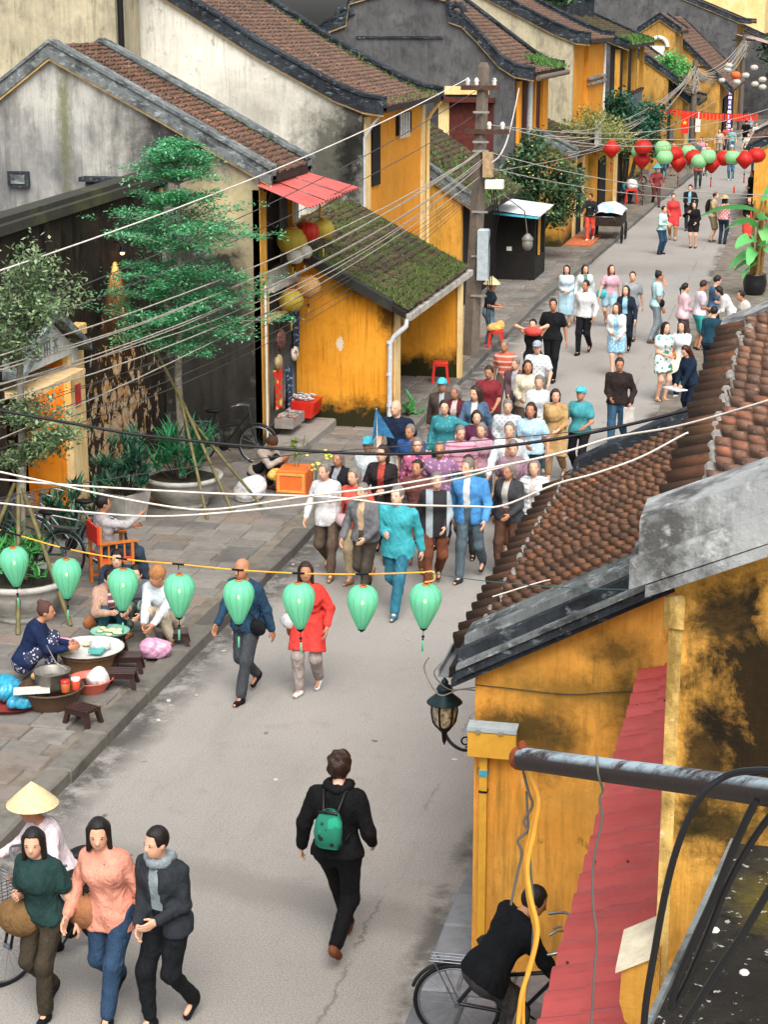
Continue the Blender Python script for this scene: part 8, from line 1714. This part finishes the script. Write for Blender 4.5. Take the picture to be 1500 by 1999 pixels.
person('person all in black leaning at the far right yellow wall', (-2.2, 78.0, 0), 140, 1.64, 3, hands=BELLY, top=('jacket', fab('17171a'), .06), bottom=('trousers', fab('1d1d20')), shoes=BLK, hair='long', fem=True)
person('person seen from behind in black shirt and trousers far up the road', (-3.86, 117, 0), 5, 1.72, 2, hands=((-.26, .02, .8), (.26, .02, .8)), top=('tee', fab('101012'), .05), bottom=('trousers', fab('101012')), shoes=BLK, hair='short')
person('person in a pink blouse far up the road by the teal door', (-5.6, 100.5, 0), 170, 1.62, 2, hands=BELLY, top=('long', fab('c98a94'), .1), bottom=('trousers', fab('c9a8ac')), shoes=BLK, hair='bob', fem=True)
person('person in a white cap and blue jeans under the red lanterns', (-3.7, 93.2, 0), 175, 1.68, 2, hands=BELLY, top=('tee', fab('a88a70'), .05), bottom=('trousers', fab('3f6a8c')), shoes=WSHOE, hair='short', hat=('cap', fab('c3c3c3')))
person('person in a blue shirt and jeans on the far left pavement', (-6.9, 92, .14), 178, 1.66, 2, **walk(0), top=('long', fab('2a5a7a'), .06), bottom=('trousers', fab('2a5a7a')), shoes=BLK, hair='short', hat=('cap', fab('2f6a8a')))
person('person in a red and white top on the far left pavement', (-6.55, 93.6, .14), 176, 1.62, 2, hands=BELLY, top=('jacket', fab('c3c0c0'), .06, fab('b8283a')), bottom=('skirt', fab('c98a94'), .5), shoes=BLK, hair='short', fem=True)
for i, (x, y, c1, c2, lb) in enumerate([(-5.0, 108, 'b09a80', '8a7a68', 'person in tan clothes far off under the red banners'), (-4.4, 110, '6aa0a0', '4a6a78', 'person in pale teal far off under the red banners'), (-4.8, 112, 'b84a40', '3a3a40', 'person in a brick red shirt far off under the red banners'), (-5.3, 120, 'a88a94', '5a5a66', 'person in mauve at the far lantern gate'), (-3.2, 116, 'c3c3c0', '2a3a50', 'person in white top far off on the right of the road'), (-5.1, 96, 'c9a8a0', '6a6a70', 'person in peach top just beyond the red lanterns')]):
    person(lb, (x, y, 0), 175 + 5 * i, 1.65, 3, **walk(i % 2), top=('tee', fab(c1), .05), bottom=('trousers', fab(c2)), shoes=BLK, hair='short')
person('person sitting in a teal shirt selling from the red stool far up the pavement', (-7.6, 78.9, .15), -100, 1.62, 14, ((-.12, .38, 0), (.12, .38, 0)), ((-.1, .4, .55), (.1, .4, .55)), pel=(0, .34), top=('tee', fab('3f7f88'), .03), bottom=('trousers', fab('2a2a30')), shoes=BLK, hair='short', skin=1, group='street sellers')
stool('low dark stool under the far teal-shirted seller', -7.62, 78.9, .15, 0, .16, .26, BRN)
person('person in a dark red shirt pushing a bicycle along the far kerb', (-6.2, 79, 0), 190, 1.66, 12, **{**walk(0), 'hands': ((-.25, .4, 1.0), (.25, .4, 1.0))}, top=('long', fab('8a3034'), .06), bottom=('trousers', fab('5a3034')), shoes=BLK, hair='short', hat=('conical', fab('3f9fb0')))
bicycle('maroon bicycle pushed along the far kerb', (-6.75, 79, 0), R(95), fab('7a3034'), None, 0)
person('person in red trousers pushing the covered street cart by the kerb', (-7.35, 64.9, .14), 185, 1.64, 10, **{**walk(1), 'hands': ((-.25, .42, 1.0), (.25, .42, 1.0))}, top=('long', fab('23272e'), .06), bottom=('trousers', fab('d9422a')), shoes=WSHOE, hair='short', skin=1)
ct = empty('street_cart', (-6.75, 66.2, .0), 'street cart under a pale blue and white cloth by the left kerb', 'cart')
b = MB(); b.bbox(-7.3, -6.3, 65.2, 67.2, .62, .95, .03); part('cart_bed', b, DARKWOOD, ct); vs = []; fs = []
for i in range(9):
    for j in range(9): u = i / 8; v = j / 8; vs.append((-7.35 + 1.1 * u, 65.15 + 2.1 * v, .96 + .42 * (math.sin(math.pi * min(max(u, .02), .98)) * math.sin(math.pi * min(max(v, .02), .98))) ** .4 + random.gauss(0, .015)))
fs = [(i * 9 + j, i * 9 + j + 1, (i + 1) * 9 + j + 1, (i + 1) * 9 + j) for i in range(8) for j in range(8)]; b = MB().add(vs, fs, True); part('cover', b, m_print('blue_white_tarp', C('b3bcc9'), [C('8fb0c9'), C('c9c6c9')], 2.2), ct)
for y in (65.5, 66.9):
    for x in (-7.32, -6.28): b = MB(); b.tube([(x, y + .3 * math.cos(w), .32 + .3 * math.sin(w)) for w in [k * math.pi / 9 for k in range(19)]], .025, 5); b.tube([(x - .04, y, .32), (x + .04, y, .32)], .05, 7); [b.tube([(x, y, .32), (x, y + .29 * math.cos(w), .32 + .29 * math.sin(w))], .006, 3) for w in [k * math.pi / 4 for k in range(8)]]; part('wheel', b, RUB, ct)
b = MB(); b.tube([(-7.2, 65.2, .8), (-7.2, 64.6, 1.0), (-6.5, 64.6, 1.0), (-6.5, 65.2, .8)], .018, 6); part('handle', b, CHR, ct)
# --- pavement
person('person in a grey sweater sitting in the orange folding chair', (-8.95, 22.6, .145), -52, 1.70, -4, ((-.12, .48, 0), (.12, .52, 0)), ((-.1, .36, .82), (.12, .4, 1.0)), pel=(-.05, .54), top=('long', fab('a39ea0'), .03), bottom=('trousers', fab('2a3a48')), shoes=BLK, hair='short', skin=1, group='people sitting on the pavement')
SQ = dict(pel=(-.12, .30), feet=((-.13, .12, 0), (.13, .12, 0)))
person('person in a striped top and teal trousers crouching at the food seller', (-8.15, 20.45, .145), -150, 1.60, 24, **SQ, hands=((-.1, .42, .5), (.12, .42, .52)), top=('jacket', fab('b08a74'), .0, stripes('plum_stripe', '6a3a44', 'c9b3ae', 70)), bottom=('trousers', fab('1f4a58')), shoes=TAN, hair='tail', fem=True, group='people sitting on the pavement', extra=[shoulder_bag('brown leather bag on the striped-top customer', fab('9a5a2c'), 1, .0, (.13, .06, .1))])
person('person in a dark jacket behind the striped-top customer', (-8.3, 21.2, .145), 190, 1.60, 20, **SQ, hands=((-.1, .42, .5), (.12, .42, .52)), top=('jacket', fab('23303f'), .0), bottom=('trousers', fab('3a3f44')), shoes=BLK, hair='short', group='people sitting on the pavement')
person('person in a white shirt and tan cap crouching with hands clasped', (-7.45, 20.5, .145), 170, 1.68, 22, **SQ, hands=((-.05, .48, .36), (.05, .48, .36)), top=('long', fab('bcc6ca'), .02), bottom=('trousers', fab('b5a890')), shoes=fab('6a4a34'), hair='short', hat=('beanie', fab('a8703a')), skin=1, look=(-35, -10), group='people sitting on the pavement')
person('person in camouflage trousers squatting beside the man in white', (-7.85, 20.75, .145), 175, 1.6, 24, **SQ, hands=((-.1, .4, .4), (.12, .4, .42)), top=('long', fab('5a626a'), .02), bottom=('trousers', m_print('camouflage', C('5a6a60'), [C('2f3a38'), C('8a9a90')], 12)), shoes=fab('b0682e'), hair='short', group='people sitting on the pavement')
person('person in a navy top and floral trousers, the food seller with baskets', (-8.5, 18.95, .145), -75, 1.58, 22, pel=(-.1, .27), feet=((-.13, .22, 0), (.13, .22, 0)), hands=((-.12, .42, .42), (.14, .44, .44)), top=('long', fab('16264a'), .05), bottom=('trousers', NAVYF), shoes=BLK, hair='bun', hcol=simple('brown_scarf', C('4a322c'), .8), skin=1, fem=True, group='street sellers')
person('person in a beige jacket and brown hat seated by the orange flower box', (-8.55, 28.5, .145), -110, 1.62, 30, pel=(-.1, .26), feet=((-.12, .34, 0), (.12, .3, 0)), hands=((-.05, .5, .52), (.08, .5, .55)), top=('jacket', fab('a3968a'), .05), bottom=('trousers', fab('1a1a1d')), shoes=fab('5a4030'), hair='short', hat=('beanie', fab('4a2f20')), skin=1, look=(0, -20), group='street sellers')
person('person in a navy tee, jeans and conical hat standing behind the pole', (-7.15, 42.6, .145), -100, 1.60, 5, hands=FRONT, top=('tee', fab('1a2836'), .04), bottom=('trousers', fab('5a7482')), shoes=fab('c06a70'), hair='short', hat=('conical', simple('straw_hat', C('c9b78c'), .8, var=.15, scale=30)), skin=1, fem=True, group='street sellers')
print('people', len(PEOPLE), 'objects', len(bpy.data.objects))
